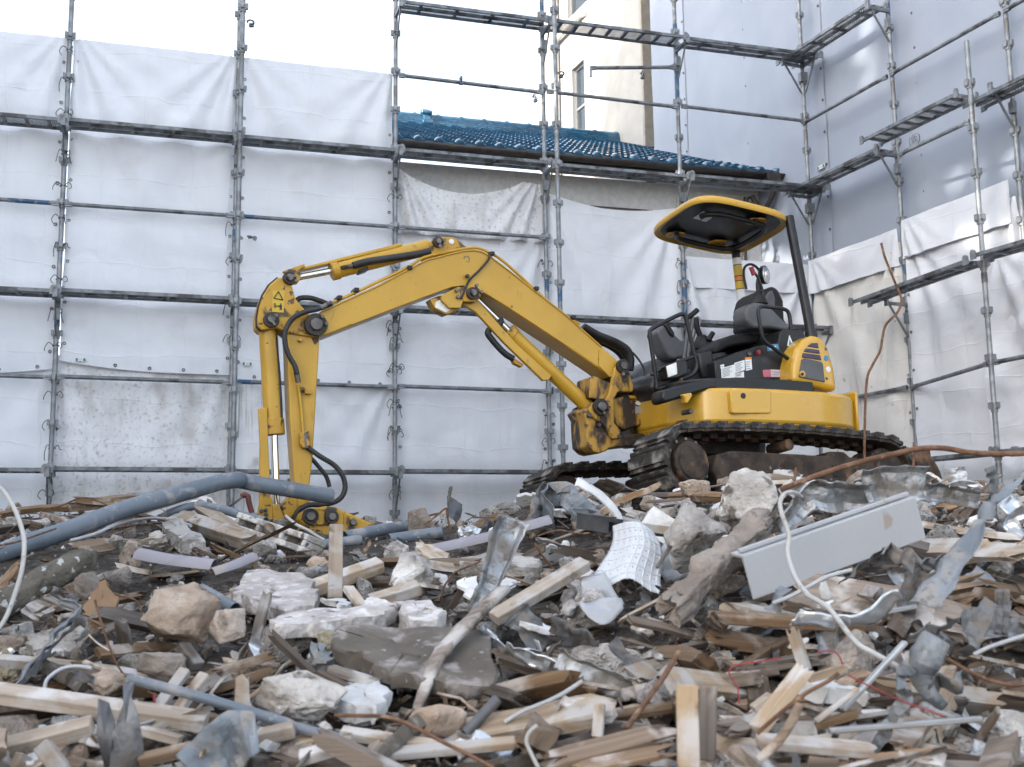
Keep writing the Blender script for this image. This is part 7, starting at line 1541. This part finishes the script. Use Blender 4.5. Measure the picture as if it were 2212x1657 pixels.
for _ in range(N_ALL):
    for _t in range(4):
        x, Y, a = spot()
        if clear_of_heroes(on_pile(x, Y, .05), .03*FPX/Y): break
    else: continue
    w_ = wood_share(a, Y); q = fr.random()
    lift = abs(fr.gauss(0, .035))
    far = min(1.15, .65+Y*.06)
    if q < w_*.62:
        me, L = fr.choice(TIMB); mat = fr.choices(('wood', 'wood_fresh', 'wood_dark', 'card'), (.5, .24, .22, .04))[0]; s = fr.uniform(.55, 1.15)*far
        az = fr.uniform(0, math.tau); el = fr.gauss(.03, .22) if fr.random() > .07 else fr.uniform(.4, 1.2); d = Vector((math.cos(az)*math.cos(el), math.sin(az)*math.cos(el), math.sin(el)))
        p = on_pile(x, Y, .015+lift)-np.array(d)*L*s*.5; put('wood', 'timber_piece', me, mat, p, rot_to(d, fr.uniform(-.9, .9)), s, L*s, 'timber piece', 'timber', 'loose timber pieces in the rubble')
    elif q < w_:
        me, L = fr.choice(SPL); mat = fr.choices(('wood', 'wood_fresh', 'wood_dark'), (.5, .3, .2))[0]; s = fr.uniform(.6, 1.3)*far
        az = fr.uniform(0, math.tau); el = fr.gauss(.08, .28); d = Vector((math.cos(az)*math.cos(el), math.sin(az)*math.cos(el), math.sin(el)))
        put('splinter', 'wood_splinter', me, mat, on_pile(x, Y, .03+lift)-np.array(d)*L*s*.5, rot_to(d, fr.uniform(-2, 2)), s, L*s*.6, 'wood splinter', 'splinter', 'wood splinters in the rubble')
    elif q < w_+metal_share(a, Y):
        me = fr.choice(SCR); mat = fr.choices(('sheet_dull', 'sheet_galv', 'sheet_dark', 'sheet_blue', 'foil', 'white_panel'), (.36, .24, .1, .16, .08, .06))[0]; s = fr.uniform(.5, 1.15)*far
        put('scrap', 'metal_scrap', me, mat, on_pile(x, Y, .03+lift), rnd_rot(.5), s, .16*s, 'metal scrap', 'sheet metal', 'metal scraps in the rubble')
    elif q < w_+metal_share(a, Y)+.09:
        me = fr.choice(PLS); mat = fr.choices(('plaster', 'concrete_pink', 'concrete', 'board_dark'), (.5, .25, .2, .05))[0]; s = fr.uniform(.5, 1.3)*far
        R = Matrix.Rotation(fr.uniform(0, math.tau), 3, 'Z') @ Matrix.Rotation(fr.gauss(0, .45), 3, 'X') @ Matrix.Rotation(fr.gauss(0, .3), 3, 'Y')
        put('plaster', 'plaster_flake', me, mat, on_pile(x, Y, .03+lift), R, s, .14*s, 'plaster flake', 'plaster', 'plaster and board flakes in the rubble')
    else:
        me = fr.choice(LUMPS); mat = fr.choices(('concrete', 'concrete_tan', 'concrete_pink', 'plaster'), (.46, .36, .12, .06))[0]; s = min(.30, .05+fr.expovariate(1/.06))*far
        put('lump', 'concrete_lump', me, mat, on_pile(x, Y, s*.12+lift*.6), rnd_rot(.5), s, s, 'concrete lump', 'rubble', 'loose concrete lumps in the rubble')
def rel_label(f_):
    kind, name, me, mat, p, R, sc, size, noun, cat, group = f_
    x, y, z = proj(p); L = sorted(LAND, key=lambda q: (q[0]-x)**2+((q[1]-y)*1.4)**2)
    sz = 'tiny' if size < .06 else 'small' if size < .10 else 'middling' if size < .16 else 'larger' if size < .26 else 'big'
    def rl(a):
        dx, dy = x-a[0], y-a[1]; rel = ('right of' if dx > 0 else 'left of') if abs(dx) > abs(dy)*1.2 else ('below' if dy > 0 else 'above')
        dist = math.hypot(dx, dy); return ('close ' if dist < 45 else '' if dist < 110 else 'well ')+rel+' '+a[2]
    st = f"{sz} {COLW.get(mat, 'grey')} {noun} "
    for c in [st+rl(L[0])]+[st+rl(L[i]) for i in (1, 2)]+[st+rl(L[0])+', '+rl(L[i]) for i in range(1, 30)]+[st+rl(L[1])+', '+rl(L[i]) for i in range(2, 30)]:
        if c not in used and len(c.split()) <= 16: return c
    return st+rl(L[0])
used = {}
by = {}
for f_ in FILL: by.setdefault(f_[0], []).append(f_)
STUFF = {}
for kind, lst in by.items():
    def shown(f_):
        z = proj(f_[4])[2]; return (f_[7]/z) if in_view(f_[4]) else 0
    lst.sort(key=shown, reverse=True)
    for i, f_ in enumerate(lst):
        kd, name, me, mat, p, R, sc, size, noun, cat, group = f_
        if i < 290 and shown(f_) > 0:
            o = link(name, variant(me, mat)); place(o, p, R, (sc, sc, sc)); lab = rel_label(f_)
            used[lab] = used.get(lab, 0)+1; tag(o, lab, cat, group)
        else: STUFF.setdefault((kd, mat), []).append(f_)
# fine fill: crumbs, chips and splinters nobody could count
def simple(me):
    return [v.co.copy() for v in me.vertices], [tuple(pl.vertices) for pl in me.polygons]
LOWL = [chunk_mesh(1200+i, 9, (1, fr.uniform(.6, 1), fr.uniform(.5, .9)), 0, 0, .3) for i in range(8)]
LOWS = [timber_mesh(1300+i, 1, .10, .05, (3, 3), 0, nseg=2, m=1) for i in range(6)]
cache = {me.name: simple(me) for me in LOWL+LOWS}
def stuff_obj(name, mat, items, label, cat):
    b = MB(); V_ = []; F_ = []
    for (vs, fs, M_, t) in items:
        n = len(V_); V_ += [tuple(M_ @ v + t) for v in vs]; F_ += [tuple(i+n for i in f) for f in fs]
    b.v = V_; b.f = F_; o = b.build(name, K[mat], None, 40); tag(o, label, cat, kind='stuff')
acc = {}
for (kd, mat), lst in STUFF.items():
    for f_ in lst:
        _, name, me, _, p, R, sc, *_r = f_
        if me.name not in cache: cache[me.name] = simple(me)
        vs, fs = cache[me.name]; acc.setdefault(mat, []).append((vs, fs, R @ Matrix.Diagonal((sc, sc, sc)), V(p)))
for _ in range(9000):
    x, Y, a = spot(2.2, 10.0, .62); mat = fr.choices(('crumb_grey_shaded', 'crumb_tan_shaded', 'plaster', 'concrete'), (.46, .44, .04, .06))[0]; me = fr.choice(LOWL); s = min(.07, .012+fr.expovariate(1/.014))*min(1.2, .6+Y*.07)
    vs, fs = cache[me.name]; acc.setdefault(mat, []).append((vs, fs, rnd_rot(.8) @ Matrix.Diagonal((s, s, s)), V(on_pile(x, Y, s*.1+abs(fr.gauss(0, .012))))))
for _ in range(4200):
    x, Y, a = spot(2.2, 9.5, .62)
    if fr.random() > .35+wood_share(a, Y): continue
    mat = fr.choices(('wood', 'wood_fresh', 'wood_dark'), (.5, .12, .38))[0]; me = fr.choice(LOWS); L = fr.uniform(.04, .22); az = fr.uniform(0, math.tau); el = fr.gauss(.05, .3); d = Vector((math.cos(az)*math.cos(el), math.sin(az)*math.cos(el), math.sin(el))); th = fr.uniform(.4, 1.3)
    vs, fs = cache[me.name]; acc.setdefault(mat, []).append((vs, fs, rot_to(d, fr.uniform(0, 3)) @ Matrix.Diagonal((L, .12*th, .12*th)), V(on_pile(x, Y, .012+abs(fr.gauss(0, .02)))-np.array(d)*L*.5)))
NM = {'crumb_grey_shaded': ('grit', 'grey grit and dust, coloured dark for the shade in the rubble gaps', 'rubble'), 'crumb_tan_shaded': ('soil_crumbs', 'brown soil crumbs, coloured dark for the shade in the rubble gaps', 'rubble'), 'concrete': ('concrete_crumbs', 'grey concrete crumbs and grit filling the rubble', 'rubble'), 'concrete_tan': ('earth_crumbs', 'tan mortar and earth crumbs filling the rubble', 'rubble'), 'plaster': ('plaster_crumbs', 'white plaster crumbs strewn through the rubble', 'plaster'), 'concrete_pink': ('render_crumbs', 'pinkish render crumbs strewn through the rubble', 'rubble'),
      'wood': ('wood_chips', 'brown wood chips strewn through the rubble', 'wood chips'), 'wood_fresh': ('pale_wood_chips', 'pale wood chips strewn through the rubble', 'wood chips'), 'wood_dark': ('dark_wood_chips', 'dark wood chips strewn through the rubble', 'wood chips')}
for mat, items in acc.items():
    nm, lab, cat = NM.get(mat, (mat+'_shreds', COLW.get(mat, 'grey')+' sheet shreds strewn through the rubble', 'shreds')); stuff_obj(nm, mat, items, lab, cat)
# ================================================================== neighbours that shade the site (outside the picture)
def shade_neighbours():
    b = MB().box((-20, 0, 6.8), (10, 30, 13.6)); o = b.build('neighbour_house', K['house_wall'], None, None); tag(o, 'neighbouring building left of the site, outside the picture', 'building')
    for (x, y, z, R, nm) in ((-18, -6.5, 19.5, 4.8, 'first'), (-18, -1.5, 20.0, 5.0, 'second'), (-18.5, 3.2, 19.0, 4.0, 'third')):
        t = empty('tree', (x, y, 0)); r = random.Random(int(R*10)); MB().tube([(0, 0, 0), (.1, 0, 6), (0, .2, 12), (0, 0, z)], [.35, .28, .18, .06], 8).build('trunk', K['wood_dark'], t)
        c = MB()
        for k in range(110):
            d = Vector((r.gauss(0, 1), r.gauss(0, 1), r.gauss(0, .9))).normalized()*R*r.random()**.4; rc = r.uniform(.45, .95)
            for j in range(60):
                q = d+Vector((0, 0, z))+Vector((r.gauss(0, 1), r.gauss(0, 1), r.gauss(0, 1)))*rc*.55; u = Vector((r.gauss(0, 1), r.gauss(0, 1), r.gauss(0, 1))).normalized()*.27; v = u.orthogonal().normalized()*.2
                c.add([q-u, q-v, q+u, q+v], [(0, 1, 2, 3)])
        c.build('crown', K['foliage'], t, None); tag(t, f'{nm} leafy tree left of the site, outside the picture', 'tree')
shade_neighbours()
